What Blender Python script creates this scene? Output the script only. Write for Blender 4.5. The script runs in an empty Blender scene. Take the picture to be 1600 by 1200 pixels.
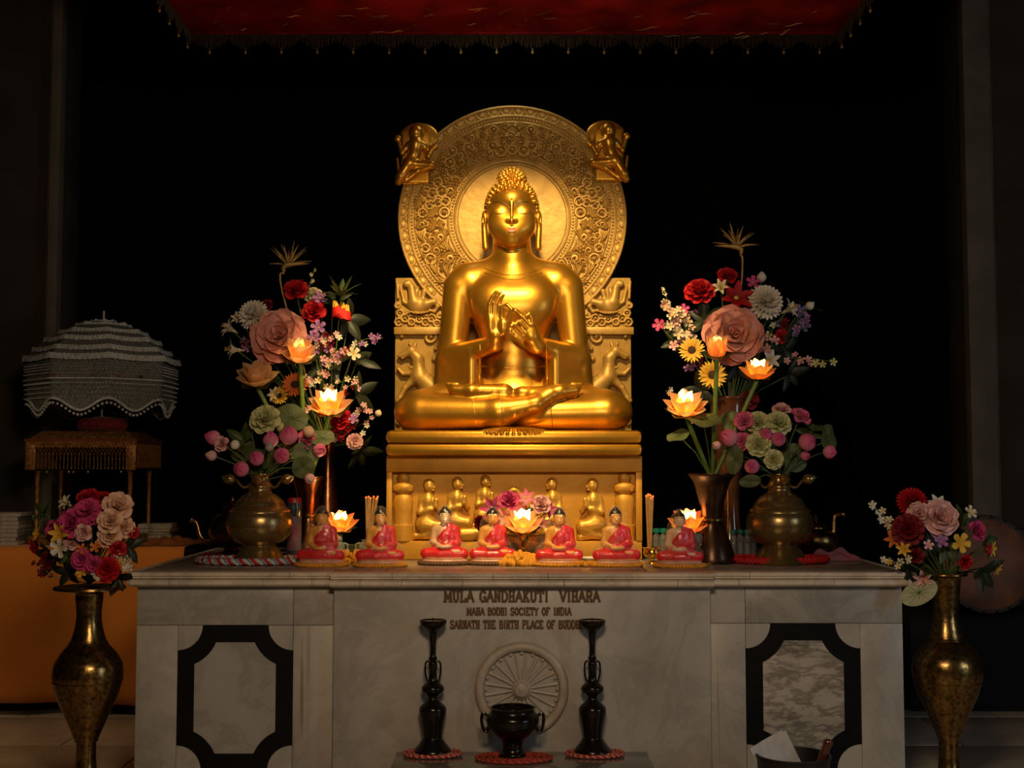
import bpy, bmesh, math, random
import numpy as np
from mathutils import Vector, Matrix, Euler
from math import sin, cos, pi, radians as RAD
random.seed(7)
SC = bpy.context.scene
COL = SC.collection

# ---------------------------------------------------------------- camera, world, lights, exposure
CAM = Vector((0, -6, 1.539)); FPX = 2000.0; PITCH = math.atan(129 / 2000)
cd = bpy.data.cameras.new('camera'); cam = bpy.data.objects.new('camera', cd); COL.objects.link(cam)
cd.sensor_width = 36; cd.lens = 45; cd.clip_start = .05
cam.location = CAM; cam.rotation_euler = (pi / 2 + PITCH, 0, 0); SC.camera = cam
SC.view_settings.view_transform = 'Standard'; SC.view_settings.look = 'None'
SC.view_settings.gamma = 1; SC.view_settings.use_curve_mapping = False
SC.view_settings.exposure = 0
W = bpy.data.worlds.new('world'); SC.world = W; W.use_nodes = True
W.node_tree.nodes['Background'].inputs[0].default_value = (1, .85, .65, 1)
W.node_tree.nodes['Background'].inputs[1].default_value = .0025


def light(name, kind, loc, aim, power, col, size=.2, **kw):
    d = bpy.data.lights.new(name, kind); d.energy = power; d.color = col
    if kind == 'AREA':
        d.shape = 'RECTANGLE'; d.size = size; d.size_y = kw.get('size_y', size)
        d.spread = kw.get('spread', pi)
    else:
        d.shadow_soft_size = size
    if kind == 'SPOT':
        d.spot_size = kw['cone']; d.spot_blend = kw['blend']
    o = bpy.data.objects.new(name, d); COL.objects.link(o); o.location = loc
    if aim is not None:
        o.rotation_euler = (Vector(aim) - Vector(loc)).to_track_quat('-Z', 'Y').to_euler()
    return o


# halogen spot hung at the front of the canopy, aimed at the statue's chest
light('statue_spot', 'SPOT', (0.02, -1.25, 4.35), (0, 1.0, 2.10), 640, (1, .70, .30), .13, cone=RAD(47), blend=.4)
# hall lamp over the visitors, lights the altar front
light('hall_lamp', 'AREA', (0.05, -4.2, 2.75), (0, 0.3, 0.75), 54, (1, .72, .45), .7, size_y=.4)
# second hall lamp, over the side table at the left
light('side_lamp', 'SPOT', (-3.1, -1.3, 3.7), (-2.95, 2.1, .25), 85, (1, .70, .40), .1, cone=RAD(44), blend=.8)
# added fill light for the halo's rim; no lamp hangs under the canopy
light('halo_rim_fill', 'AREA', (0, 1.18, 4.02), (0, 1.45, 3.45), 1.3, (.95, .95, .72), .5, size_y=.06)
# daylight from the hall's side door on the right
light('door_daylight', 'AREA', (5.2, -3.6, 2.1), (0.0, 1.0, 1.5), 26, (.72, .85, 1), .9, size_y=1.8)

# ---------------------------------------------------------------- pixel helper (a point of the place at depth Y)
_up = Vector((0, -sin(PITCH), cos(PITCH))); _fw = Vector((0, cos(PITCH), sin(PITCH)))


def P(px, py, Y):
    d = _fw + Vector(((px - 800) / FPX, 0, 0)) + _up * ((600 - py) / FPX)
    return CAM + d * ((Y - CAM.y) / d.y)


def K(Y):
    return (Y - CAM.y) / FPX          # metres per pixel at depth Y


# ---------------------------------------------------------------- materials
MATS = {}


def mat(name, col, rough=.5, metal=0., var=.12, vs=12, bump=0., bs=60, spec=.5, em=None, ems=0., coat=0., sheen=0.,
        alpha=1., trans=0., grad=None, col2=None, detail=4):
    if name in MATS: return MATS[name]
    m = bpy.data.materials.new(name); m.use_nodes = True
    N = m.node_tree.nodes; L = m.node_tree.links; b = N['Principled BSDF']
    tc = N.new('ShaderNodeTexCoord')
    no = N.new('ShaderNodeTexNoise'); no.inputs['Scale'].default_value = vs; no.inputs['Detail'].default_value = detail
    L.new(tc.outputs['Object'], no.inputs['Vector'])
    mx = N.new('ShaderNodeMix'); mx.data_type = 'RGBA'
    c2 = col2 or tuple(c * (1 - 3 * var) for c in col)
    mx.inputs[6].default_value = (*c2, 1); mx.inputs[7].default_value = (*col, 1)
    rp = N.new('ShaderNodeMapRange'); rp.inputs[1].default_value = .3; rp.inputs[2].default_value = .6
    L.new(no.outputs['Fac'], rp.inputs[0]); L.new(rp.outputs[0], mx.inputs[0])
    out = mx.outputs[2]
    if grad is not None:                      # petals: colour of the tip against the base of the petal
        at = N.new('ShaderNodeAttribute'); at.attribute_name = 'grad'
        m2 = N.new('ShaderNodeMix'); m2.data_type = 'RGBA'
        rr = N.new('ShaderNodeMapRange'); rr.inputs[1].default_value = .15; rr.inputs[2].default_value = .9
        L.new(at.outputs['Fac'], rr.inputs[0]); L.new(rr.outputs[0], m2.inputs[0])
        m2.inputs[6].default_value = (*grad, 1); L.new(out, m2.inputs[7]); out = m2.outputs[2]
    L.new(out, b.inputs['Base Color'])
    b.inputs['Roughness'].default_value = rough; b.inputs['Metallic'].default_value = metal
    b.inputs['Specular IOR Level'].default_value = spec
    b.inputs['Coat Weight'].default_value = coat; b.inputs['Coat Roughness'].default_value = .28 if name == 'gold_paint' else .12
    b.inputs['Sheen Weight'].default_value = sheen
    b.inputs['Alpha'].default_value = alpha; b.inputs['Transmission Weight'].default_value = trans
    if em:
        b.inputs['Emission Color'].default_value = (*em, 1); b.inputs['Emission Strength'].default_value = ems
    if bump:
        n2 = N.new('ShaderNodeTexNoise'); n2.inputs['Scale'].default_value = bs; n2.inputs['Detail'].default_value = 3
        L.new(tc.outputs['Object'], n2.inputs['Vector'])
        bp = N.new('ShaderNodeBump'); bp.inputs['Strength'].default_value = bump; bp.inputs['Distance'].default_value = .01
        L.new(n2.outputs['Fac'], bp.inputs['Height']); L.new(bp.outputs[0], b.inputs['Normal'])
    MATS[name] = m
    return m


def marble(name, base, vein, scale=3., amount=.6, rough=.35, warm=(.30, .22, .12), rust=0., off=0., dist=1.2, stretch=None, turn=.6):
    m = bpy.data.materials.new(name); m.use_nodes = True
    N = m.node_tree.nodes; L = m.node_tree.links; b = N['Principled BSDF']
    tc = N.new('ShaderNodeTexCoord'); mp = N.new('ShaderNodeMapping'); mp.inputs['Location'].default_value = (off, off * 2, off)
    mp.inputs['Rotation'].default_value = (0, turn, 0)
    if stretch: mp.inputs['Scale'].default_value = stretch
    L.new(tc.outputs['Object'], mp.inputs[0])
    n1 = N.new('ShaderNodeTexNoise'); n1.inputs['Scale'].default_value = scale; n1.inputs['Detail'].default_value = 9
    n1.inputs['Roughness'].default_value = .65; n1.inputs['Distortion'].default_value = dist
    L.new(mp.outputs[0], n1.inputs['Vector'])
    a = N.new('ShaderNodeMath'); a.operation = 'SUBTRACT'; a.inputs[1].default_value = .5; L.new(n1.outputs['Fac'], a.inputs[0])
    ab = N.new('ShaderNodeMath'); ab.operation = 'ABSOLUTE'; L.new(a.outputs[0], ab.inputs[0])
    r = N.new('ShaderNodeMapRange'); r.inputs[1].default_value = 0; r.inputs[2].default_value = .07
    r.inputs[3].default_value = amount; r.inputs[4].default_value = 0; L.new(ab.outputs[0], r.inputs[0])
    n2 = N.new('ShaderNodeTexNoise'); n2.inputs['Scale'].default_value = scale * .7; n2.inputs['Detail'].default_value = 5
    L.new(mp.outputs[0], n2.inputs['Vector'])
    ml = N.new('ShaderNodeMath'); ml.operation = 'MULTIPLY'; L.new(r.outputs[0], ml.inputs[0]); L.new(n2.outputs['Fac'], ml.inputs[1])
    x1 = N.new('ShaderNodeMix'); x1.data_type = 'RGBA'; x1.inputs[6].default_value = (*base, 1)
    x1.inputs[7].default_value = tuple(.72 * c for c in base) + (1,)
    r2 = N.new('ShaderNodeMapRange'); r2.inputs[1].default_value = .4; r2.inputs[2].default_value = .7; L.new(n2.outputs['Fac'], r2.inputs[0])
    L.new(r2.outputs[0], x1.inputs[0])
    x2 = N.new('ShaderNodeMix'); x2.data_type = 'RGBA'; x2.inputs[7].default_value = (*vein, 1)
    L.new(x1.outputs[2], x2.inputs[6]); L.new(ml.outputs[0], x2.inputs[0]); out = x2.outputs[2]
    if rust:                                  # brown water streaks that run down the slab
        mp2 = N.new('ShaderNodeMapping'); mp2.inputs['Scale'].default_value = (28, 28, .9); L.new(tc.outputs['Object'], mp2.inputs[0])
        n3 = N.new('ShaderNodeTexNoise'); n3.inputs['Scale'].default_value = 1; n3.inputs['Detail'].default_value = 2
        L.new(mp2.outputs[0], n3.inputs['Vector'])
        r3 = N.new('ShaderNodeMapRange'); r3.inputs[1].default_value = .60; r3.inputs[2].default_value = .72; r3.inputs[4].default_value = rust
        L.new(n3.outputs['Fac'], r3.inputs[0])
        x3 = N.new('ShaderNodeMix'); x3.data_type = 'RGBA'; x3.inputs[7].default_value = (*warm, 1)
        L.new(out, x3.inputs[6]); L.new(r3.outputs[0], x3.inputs[0]); out = x3.outputs[2]
    L.new(out, b.inputs['Base Color']); b.inputs['Roughness'].default_value = rough
    MATS[name] = m
    return m


def curve(pts, sub=4):
    """a smooth line through the points (Catmull-Rom)"""
    pts = [np.array(p, float) for p in pts]; out = []
    for i in range(len(pts) - 1):
        a, b, c, d = pts[max(i - 1, 0)], pts[i], pts[i + 1], pts[min(i + 2, len(pts) - 1)]
        for j in range(sub):
            t = j / sub
            out.append(.5 * (2 * b + (c - a) * t + (2 * a - 5 * b + 4 * c - d) * t * t + (3 * b - a - 3 * c + d) * t ** 3))
    return out + [pts[-1]]


def turned(prof, sub=3):
    """a turned profile with its long swells rounded and its short ridges kept"""
    q = curve(prof, sub); return [(max(0, float(r)), float(z)) for r, z in q]


# ---------------------------------------------------------------- mesh collector
class MB:
    def __init__(s):
        s.v = []; s.f = []; s.g = []

    def add(s, v, f, g=None, M=None):
        n = len(s.v)
        s.v += [tuple(M @ Vector(p)) for p in v] if M is not None else [tuple(p) for p in v]
        s.f += [tuple(i + n for i in q) for q in f]
        s.g += list(g) if g is not None else [0.5] * len(v)
        return s

    def box(s, c, d, bev=0., M=None):
        bm = bmesh.new(); bmesh.ops.create_cube(bm, size=1)
        for q in bm.verts: q.co = Vector((q.co.x * d[0], q.co.y * d[1], q.co.z * d[2]))
        if bev: bmesh.ops.bevel(bm, geom=bm.edges[:], offset=bev, segments=2, profile=.5, affect='EDGES')
        bm.verts.index_update()
        s.add([q.co + Vector(c) for q in bm.verts], [[q.index for q in f.verts] for f in bm.faces], None, M); bm.free()
        return s

    def lathe(s, prof, seg=24, M=None, c=(0, 0, 0), sy=1., wob=None):
        v = []; f = []; g = []
        n = len(prof)
        for i, (r, z) in enumerate(prof):
            for j in range(seg):
                a = 2 * pi * j / seg
                rr = r * (wob(a, i / max(1, n - 1)) if wob else 1)
                v.append((c[0] + rr * cos(a), c[1] + rr * sin(a) * sy, c[2] + z)); g.append(i / max(1, n - 1))
        for i in range(n - 1):
            for j in range(seg):
                k = (j + 1) % seg
                f.append((i * seg + j, i * seg + k, (i + 1) * seg + k, (i + 1) * seg + j))
        if prof[0][0] > 1e-6: f.append(tuple(reversed(range(seg))))
        if prof[-1][0] > 1e-6: f.append(tuple(range((n - 1) * seg, n * seg)))
        return s.add(v, f, g, M)

    def tube(s, pts, rad, seg=8, closed=False, M=None, cap=True, sm=0):
        pts = [Vector(p) for p in pts]
        if sm:
            if hasattr(rad, '__len__'): rad = [float(r[0]) for r in curve([(r,) for r in rad], sm)]
            pts = [Vector(p) for p in curve([tuple(p) for p in pts], sm)]
        n = len(pts)
        if not hasattr(rad, '__len__'): rad = [rad] * n
        v = []; f = []; g = []; ref = None
        for i, p in enumerate(pts):
            if closed: t = pts[(i + 1) % n] - pts[i - 1]
            else: t = pts[min(i + 1, n - 1)] - pts[max(i - 1, 0)]
            t = t.normalized() if t.length > 1e-9 else Vector((0, 0, 1))
            if ref is None:
                ref = t.cross(Vector((0, 1, 0.01)))
                if ref.length < .1: ref = t.cross(Vector((1, 0, 0)))
            ref = (ref - t * ref.dot(t)).normalized(); b = t.cross(ref)
            for j in range(seg):
                a = 2 * pi * j / seg
                v.append(p + (ref * cos(a) + b * sin(a)) * rad[i]); g.append(i / max(1, n - 1))
        for i in range(n if closed else n - 1):
            k = (i + 1) % n
            for j in range(seg):
                l = (j + 1) % seg
                f.append((i * seg + j, i * seg + l, k * seg + l, k * seg + j))
        if not closed and cap:
            f.append(tuple(reversed(range(seg)))); f.append(tuple(range((n - 1) * seg, n * seg)))
        return s.add(v, f, g, M)

    def ball(s, c, r, seg=10, rings=6, M=None):
        if not hasattr(r, '__len__'): r = (r, r, r)
        prof = [(sin(pi * i / rings), -cos(pi * i / rings)) for i in range(rings + 1)]
        v = []; f = []
        for i in range(1, rings):
            for j in range(seg):
                a = 2 * pi * j / seg
                v.append((c[0] + r[0] * prof[i][0] * cos(a), c[1] + r[1] * prof[i][0] * sin(a), c[2] + r[2] * prof[i][1]))
        for i in range(rings - 2):
            for j in range(seg):
                k = (j + 1) % seg
                f.append((i * seg + j, i * seg + k, (i + 1) * seg + k, (i + 1) * seg + j))
        v.append((c[0], c[1], c[2] - r[2])); v.append((c[0], c[1], c[2] + r[2])); a, b = len(v) - 2, len(v) - 1
        for j in range(seg):
            k = (j + 1) % seg
            f.append((k, j, a)); f.append(((rings - 2) * seg + j, (rings - 2) * seg + k, b))
        return s.add(v, f, None, M)

    def prism(s, poly, y0, y1, holes=None, M=None):
        """a polygon in x, z (counter-clockwise from the front) given thickness from y0 (front) to y1"""
        n = len(poly)
        v = [(x, y0, z) for x, z in poly] + [(x, y1, z) for x, z in poly]
        f = [tuple(range(n)), tuple(reversed(range(n, 2 * n)))]
        f += [(i, i + n, (i + 1) % n + n, (i + 1) % n) for i in range(n)]
        return s.add(v, f, None, M)

    def strip(s, outer, inner, y0, y1):
        """a closed band between two outlines of equal count"""
        n = len(outer)
        v = [(x, y0, z) for x, z in outer] + [(x, y0, z) for x, z in inner] + [(x, y1, z) for x, z in outer] + [(x, y1, z) for x, z in inner]
        f = []
        for i in range(n):
            k = (i + 1) % n
            f += [(i, k, n + k, n + i), (i, 2 * n + i, 2 * n + k, k), (n + i, n + k, 3 * n + k, 3 * n + i)]
        return s.add(v, f)

    def mesh(s, name, m, smooth=True, ang=40):
        me = bpy.data.meshes.new(name); me.from_pydata(s.v, [], s.f)
        if s.g and any(abs(x - .5) > 1e-3 for x in s.g):
            a = me.attributes.new('grad', 'FLOAT', 'POINT'); a.data.foreach_set('value', s.g)
        for q in (m if isinstance(m, (list, tuple)) else [m]): me.materials.append(q)
        bm = bmesh.new(); bm.from_mesh(me); bmesh.ops.recalc_face_normals(bm, faces=bm.faces); bm.to_mesh(me); bm.free()
        if smooth:
            me.polygons.foreach_set('use_smooth', [True] * len(me.polygons))
            if ang < 180: me.set_sharp_from_angle(angle=RAD(ang))
        me.update()
        return me

    def build(s, name, m, parent=None, **kw):
        return link(name, s.mesh(name, m, **kw), parent)


def link(name, me, parent=None, loc=None, rot=None, sc=None, Mx=None):
    o = bpy.data.objects.new(name, me); COL.objects.link(o)
    if parent is not None: o.parent = parent
    if Mx is not None: o.matrix_local = Mx
    if loc is not None: o.location = loc
    if rot is not None: o.rotation_euler = rot
    if sc is not None: o.scale = sc if hasattr(sc, '__len__') else (sc, sc, sc)
    return o


def tag(o, label=None, cat=None, group=None, kind=None):
    if label: o['label'] = label
    if cat: o['category'] = cat
    if group: o['group'] = group
    if kind: o['kind'] = kind
    return o


def thing(name, label, cat, loc=(0, 0, 0), rot=(0, 0, 0), group=None, sc=1.):
    o = bpy.data.objects.new(name, None); COL.objects.link(o); o.location = loc; o.rotation_euler = rot; o.scale = (sc, sc, sc)
    o.empty_display_size = .05
    return tag(o, label, cat, group)


def copy_tree(o, parent=None, flip=False):
    c = o.copy(); COL.objects.link(c)
    if parent is not None: c.parent = parent
    for ch in list(o.children): copy_tree(ch, c)
    return c


# ---------------------------------------------------------------- implicit sculpting: smooth union of rounded shapes, then surface nets
def cap(a, b, ra, rb=None, k=6.):
    return ('c', np.array(a, float), np.array(b, float), ra, ra if rb is None else rb, k, 1)


def ell(c, r, k=6., rot=None, op=1):
    return ('e', np.array(c, float), np.array(r, float), None if rot is None else np.array(Euler(rot).to_matrix()), k, op)


def rbx(c, h, rd, k=6., rot=None, op=1):
    return ('b', np.array(c, float), np.array(h, float), None if rot is None else np.array(Euler(rot).to_matrix()), k, op, rd)


def sculpt(prims, ax, ay, az):
    ax, ay, az = (np.asarray(q, np.float32) for q in (ax, ay, az))
    F = np.full((len(ax), len(ay), len(az)), 1e3, np.float32)
    for p in prims:
        k = p[5] if p[0] == 'c' else p[4]; op = p[6] if p[0] == 'c' else p[5]
        if p[0] == 'c':
            rm = max(p[3], p[4]); lo = np.minimum(p[1], p[2]) - rm; hi = np.maximum(p[1], p[2]) + rm
        else:
            rm = np.linalg.norm(p[2]) if p[3] is not None else p[2]
            lo = p[1] - rm; hi = p[1] + rm
        mg = k + 4 * max(ax[1] - ax[0], (ax[-1] - ax[0]) / len(ax))
        sl = []
        for q, l, h in zip((ax, ay, az), lo - mg, hi + mg):
            i, j = np.searchsorted(q, (l, h)); sl.append(slice(i, j))
        if any(q.stop <= q.start for q in sl): continue
        X = ax[sl[0]][:, None, None]; Y = ay[sl[1]][None, :, None]; Z = az[sl[2]][None, None, :]
        if p[0] == 'c':
            a, b = p[1], p[2]; d = b - a; L = max(float(d @ d), 1e-9)
            t = np.clip(((X - a[0]) * d[0] + (Y - a[1]) * d[1] + (Z - a[2]) * d[2]) / L, 0, 1)
            D = np.sqrt((X - a[0] - t * d[0]) ** 2 + (Y - a[1] - t * d[1]) ** 2 + (Z - a[2] - t * d[2]) ** 2) - (p[3] + (p[4] - p[3]) * t)
        else:
            x, y, z = X - p[1][0], Y - p[1][1], Z - p[1][2]
            if p[3] is not None:
                R = p[3]; x, y, z = (R[0, 0] * x + R[1, 0] * y + R[2, 0] * z, R[0, 1] * x + R[1, 1] * y + R[2, 1] * z, R[0, 2] * x + R[1, 2] * y + R[2, 2] * z)
            if p[0] == 'e':
                r = p[2]
                k0 = np.sqrt((x / r[0]) ** 2 + (y / r[1]) ** 2 + (z / r[2]) ** 2)
                k1 = np.sqrt((x / r[0] ** 2) ** 2 + (y / r[1] ** 2) ** 2 + (z / r[2] ** 2) ** 2) + 1e-9
                D = k0 * (k0 - 1) / k1
            else:
                h = p[2] - p[6]; qx, qy, qz = np.abs(x) - h[0], np.abs(y) - h[1], np.abs(z) - h[2]
                D = np.sqrt(np.maximum(qx, 0) ** 2 + np.maximum(qy, 0) ** 2 + np.maximum(qz, 0) ** 2) + np.minimum(np.maximum(np.maximum(qx, qy), qz), 0) - p[6]
        D = D.astype(np.float32); G = F[tuple(sl)]
        if op > 0:
            h = np.maximum(k - np.abs(G - D), 0) / k; F[tuple(sl)] = np.minimum(G, D) - h * h * k * .25
        else:
            D = -D; h = np.maximum(k - np.abs(G - D), 0) / k; F[tuple(sl)] = np.maximum(G, D) + h * h * k * .25
    ins = F < 0
    nx, ny, nz = F.shape
    cnt = np.zeros((nx - 1, ny - 1, nz - 1), np.int8)
    for i in (0, 1):
        for j in (0, 1):
            for l in (0, 1): cnt += ins[i:nx - 1 + i, j:ny - 1 + j, l:nz - 1 + l]
    ci = np.argwhere((cnt > 0) & (cnt < 8)); n = len(ci)
    idx = np.full(cnt.shape, -1, np.int64); idx[ci[:, 0], ci[:, 1], ci[:, 2]] = np.arange(n)
    co = [(i, j, l) for i in (0, 1) for j in (0, 1) for l in (0, 1)]
    val = {c: F[ci[:, 0] + c[0], ci[:, 1] + c[1], ci[:, 2] + c[2]] for c in co}
    acc = np.zeros((n, 3)); w = np.zeros(n)
    for a in co:
        for b in co:
            if sum(b) == sum(a) + 1 and sum(abs(p - q) for p, q in zip(a, b)) == 1:
                va, vb = val[a], val[b]; m = (va < 0) != (vb < 0)
                t = np.where(m, va / np.where(m, va - vb, 1), 0)[:, None]
                pt = np.array(a) + t * (np.array(b) - np.array(a))
                acc[m] += pt[m]; w += m
    fr = acc / w[:, None]
    V = np.empty((n, 3))
    for d, q in enumerate((ax, ay, az)): V[:, d] = q[ci[:, d]] + fr[:, d] * (q[ci[:, d] + 1] - q[ci[:, d]])
    Q = []
    for d in range(3):
        A = np.moveaxis(ins, d, 0); s = A[:-1] != A[1:]
        I = np.moveaxis(idx, d, 0)
        e = np.argwhere(s[:, 1:-1, 1:-1]); e[:, 1:] += 1
        if not len(e): continue
        q = np.stack([I[e[:, 0], e[:, 1] - 1, e[:, 2] - 1], I[e[:, 0], e[:, 1], e[:, 2] - 1], I[e[:, 0], e[:, 1], e[:, 2]], I[e[:, 0], e[:, 1] - 1, e[:, 2]]], 1)
        fl = A[e[:, 0], e[:, 1], e[:, 2]]
        if d == 1: fl = ~fl
        q[~fl] = q[~fl][:, ::-1]
        Q.append(q)
    Q = np.concatenate(Q); Q = Q[(Q >= 0).all(1)]
    return V, Q


def sculpt_mesh(name, prims, ax, ay, az, m, fn=None):
    V, Q = sculpt(prims, ax, ay, az)
    if fn is not None: V = fn(V)
    me = bpy.data.meshes.new(name)
    me.vertices.add(len(V)); me.vertices.foreach_set('co', np.asarray(V, np.float32).ravel())
    me.loops.add(Q.size); me.loops.foreach_set('vertex_index', Q.ravel().astype(np.int32))
    me.polygons.add(len(Q)); me.polygons.foreach_set('loop_start', np.arange(0, Q.size, 4, dtype=np.int32))
    me.polygons.foreach_set('use_smooth', np.ones(len(Q), bool))
    me.materials.append(m); me.update(calc_edges=True); me.validate()
    return me


def rng(*segs):
    """axis with its own step per stretch: rng(a, step, b, step, c)"""
    out = []
    for i in range(0, len(segs) - 1, 2): out.append(np.arange(segs[i], segs[i + 2], segs[i + 1]))
    return np.concatenate(out)


GOLD = mat('gold_paint', (.68, .335, .030), .35, .85, var=.05, vs=9, bump=.06, bs=30, coat=.25)
GOLD_WALL = mat('gold_leaf', (.50, .295, .065), .48, .38, var=.07, vs=14, bump=.25, bs=24)
GOLD_BASE = mat('gold_matte_paint', (.66, .33, .035), .5, .35, var=.06, vs=8, bump=.12, bs=40)
BRASS = mat('engraved_brass', (.38, .23, .075), .25, .95, var=.25, vs=55, bump=.07, bs=150)
PALE_BRASS = mat('pale_engraved_brass', (.38, .26, .10), .28, .8, var=.12, vs=90, bump=.06, bs=160)
BRASS_DARK = mat('tarnished_brass', (.27, .165, .06), .30, 1., var=.2, vs=30, bump=.15, bs=90)
COPPER = mat('dark_copper', (.30, .13, .055), .27, 1., var=.18, vs=20, bump=.05, bs=60)
BLACK = mat('black_glazed_metal', (.012, .009, .007), .22, .3, var=.1, vs=20)
GREEN = mat('leaf_green', (.055, .085, .022), .5, 0, var=.15, vs=25, bump=.1, bs=60)
LOTUSLEAF = mat('lotus_leaf_green', (.10, .12, .04), .55, 0, var=.12, vs=30, bump=.15, bs=50)
DKGREEN = mat('dark_leaf', (.018, .028, .010), .5, 0, var=.2, vs=25)
STEM = mat('stem_green', (.09, .15, .025), .5, 0, var=.1, vs=40)
# ================================================================ SETTING
tile_a = marble('floor_marble_pale', (.60, .48, .34), (.25, .22, .18), 2., .5, .4)
grout = mat('grout', (.10, .085, .07), .8)
MB().box((0, 0, -.06), (14, 18, .10)).build('floor', grout, None, smooth=False)
floor = bpy.data.objects['floor']; tag(floor, kind='structure')
slab_me = MB().box((0, 0, 0), (.992, .792, .014), .004).mesh('floor_slab', tile_a)
for ix in range(-5, 6):
    for iy in range(-3, 6):
        if abs(ix) < 1 and 0 <= iy < 2: continue
        link('floor_slab', slab_me, floor, (ix + (.5 if iy % 2 else 0), iy * .8, -.007 + .002 * (random.random() - .5)))
dark_wall = mat('unlit_dark_plaster', (.010, .009, .008), .95, spec=.05, bump=.05)  # near-black: the unlit depth of the room is put into the colour
stone = mat('lit_wall_stone', (.16, .145, .11), .8, var=.1, vs=3, spec=.2, bump=.1, bs=12)  # lit tone of the piers' stone, put into the colour
stone2 = mat('shaded_wall_stone', (.055, .047, .037), .85, var=.1, vs=3, spec=.2, bump=.1, bs=12)  # the same stone with its shade put into the colour
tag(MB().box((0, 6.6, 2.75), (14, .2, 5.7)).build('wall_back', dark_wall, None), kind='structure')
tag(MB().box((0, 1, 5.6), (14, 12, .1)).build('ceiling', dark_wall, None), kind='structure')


def pillar(name, x_in, sgn, wstrip):
    """a stone pier in the shaded tone whose inner front edge carries a pilaster strip in the lit tone"""
    Y = 3.15
    a = P(x_in, 620, Y).x
    o = MB().box((a + sgn * 1.0, Y + .27, 2.75), (2.0, .34, 5.5), .01).build(name, stone2, None); tag(o, kind='structure')
    w = wstrip * K(Y)
    MB().box((a + sgn * (w / 2), Y + .07, 3.3), (w, .14, 4.4), .008).build('pilaster_strip', stone, o)
    MB().box((a + sgn * (w + .025), Y + .085, 3.3), (.016, .05, 4.4), .004).build('pilaster_bead', stone, o)
    for i, (z0, z1, e) in enumerate(((0, .95, .06), (.95, 1.05, .10), (1.05, 1.10, .07))):
        MB().box((a + sgn * .5, Y + .02, (z0 + z1) / 2), (1.0 + 2 * e, .2 + 2 * e, z1 - z0 - .003), .01).build('base_block', stone2, o)
    return o


pillar('wall_left', 84, -1, 16)
pillar('wall_right', 1517, 1, 42)

# ================================================================ CANOPY over the statue
velvet = mat('red_velvet', (.22, .006, .004), .8, spec=.1, var=.2, vs=4, bump=.5, bs=5)
fringe_m = mat('dark_gold_fringe', (.05, .028, .010), .55, .35, var=.2, vs=60)
gold_thread = mat('gold_thread', (.35, .20, .05), .45, .7)
cz = 4.12
cl = P(300, 50, 1.5).x; cr = P(1308, 50, 1.5).x
can = thing('canopy', 'red velvet canopy with gold fringed edge hanging above the golden statue', 'canopy', (0, .5, cz))
b = MB(); nx, ny = 60, 34
vv = []; ff = []
for i in range(nx + 1):
    for j in range(ny + 1):
        x = cl + (cr - cl) * i / nx; y = -1.0 + 2.0 * j / ny
        edge = min(i, nx - i, 6) / 6 * min(j, ny - j, 6) / 6
        z = .022 * sin(5 * x + 2.2 * sin(3 * y)) * edge + .03 * sin(2.3 * x + 9 * y) * edge * .5 + .012 * sin(21 * x + 6 * y) * edge
        vv.append((x, y, z))
for i in range(nx):
    for j in range(ny):
        k = i * (ny + 1) + j; ff.append((k, k + 1, k + ny + 2, k + ny + 1))
b.add(vv, ff); o = b.build('cloth', velvet, can)
fr = MB()
for (x0, y0, x1, y1) in ((cl, -1, cr, -1), (cr, -1, cr, 1), (cr, 1, cl, 1), (cl, 1, cl, -1)):
    fr.box(((x0 + x1) / 2, (y0 + y1) / 2, .02), (abs(x1 - x0) + .05, abs(y1 - y0) + .05, .05), .01)
fr.build('frame', velvet, can)
pt = MB()                                    # gold thread wisps embroidered on the cloth
for i in range(70):
    x = random.uniform(cl + .15, cr - .15); y = random.uniform(.45, .95); a = random.uniform(-.6, 1.4); l = random.uniform(.015, .08)
    pt.tube([(x + cos(a) * l * t, y + sin(a) * l * t, -.045 + .01 * sin(9 * t)) for t in (-1, -.3, .3, 1)], [.0005, .002, .002, .0005], 5)
tag(pt.build('gold_embroidery', gold_thread, can), kind='stuff')
tas_strand = []
for side, (ax0, ay0, ax1, ay1) in enumerate(((cr, 1, cl, 1), (cl, 1, cl, -1), (cr, -1, cr, 1))):
    fb = MB(); Lq = math.hypot(ax1 - ax0, ay1 - ay0); n = int(Lq / .011)
    sc_n = round(Lq / .21); tp = []
    for i in range(n):
        t = (i + .5) / n; x = ax0 + (ax1 - ax0) * t; y = ay0 + (ay1 - ay0) * t
        l = .045 + .045 * abs(sin(pi * t * sc_n)) + random.uniform(-.006, .006)
        fb.tube([(x, y, 0), (x + random.uniform(-.004, .004), y, -l * .5), (x + random.uniform(-.006, .006), y, -l)], [.0055, .005, .003], 4, cap=False)
    fbo = fb.build('fringe', fringe_m, can); tag(fbo, kind='stuff')
    for q in range(sc_n):
        t = (q + .5) / sc_n; x = ax0 + (ax1 - ax0) * t; y = ay0 + (ay1 - ay0) * t
        tb = MB().ball((x, y, -.112), (.010, .010, .013), 8, 5).tube([(x, y, -.09), (x, y, -.10)], .004, 6)
        tb.build('tassel_bead', gold_thread, can)
for x in (cl + .05, cr - .05):
    for y in (-.9, .9): MB().tube([(x, y, 0.03), (x, y, 5.55 - cz)], .012, 8).build('hanging_rod', BLACK, can)

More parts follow.
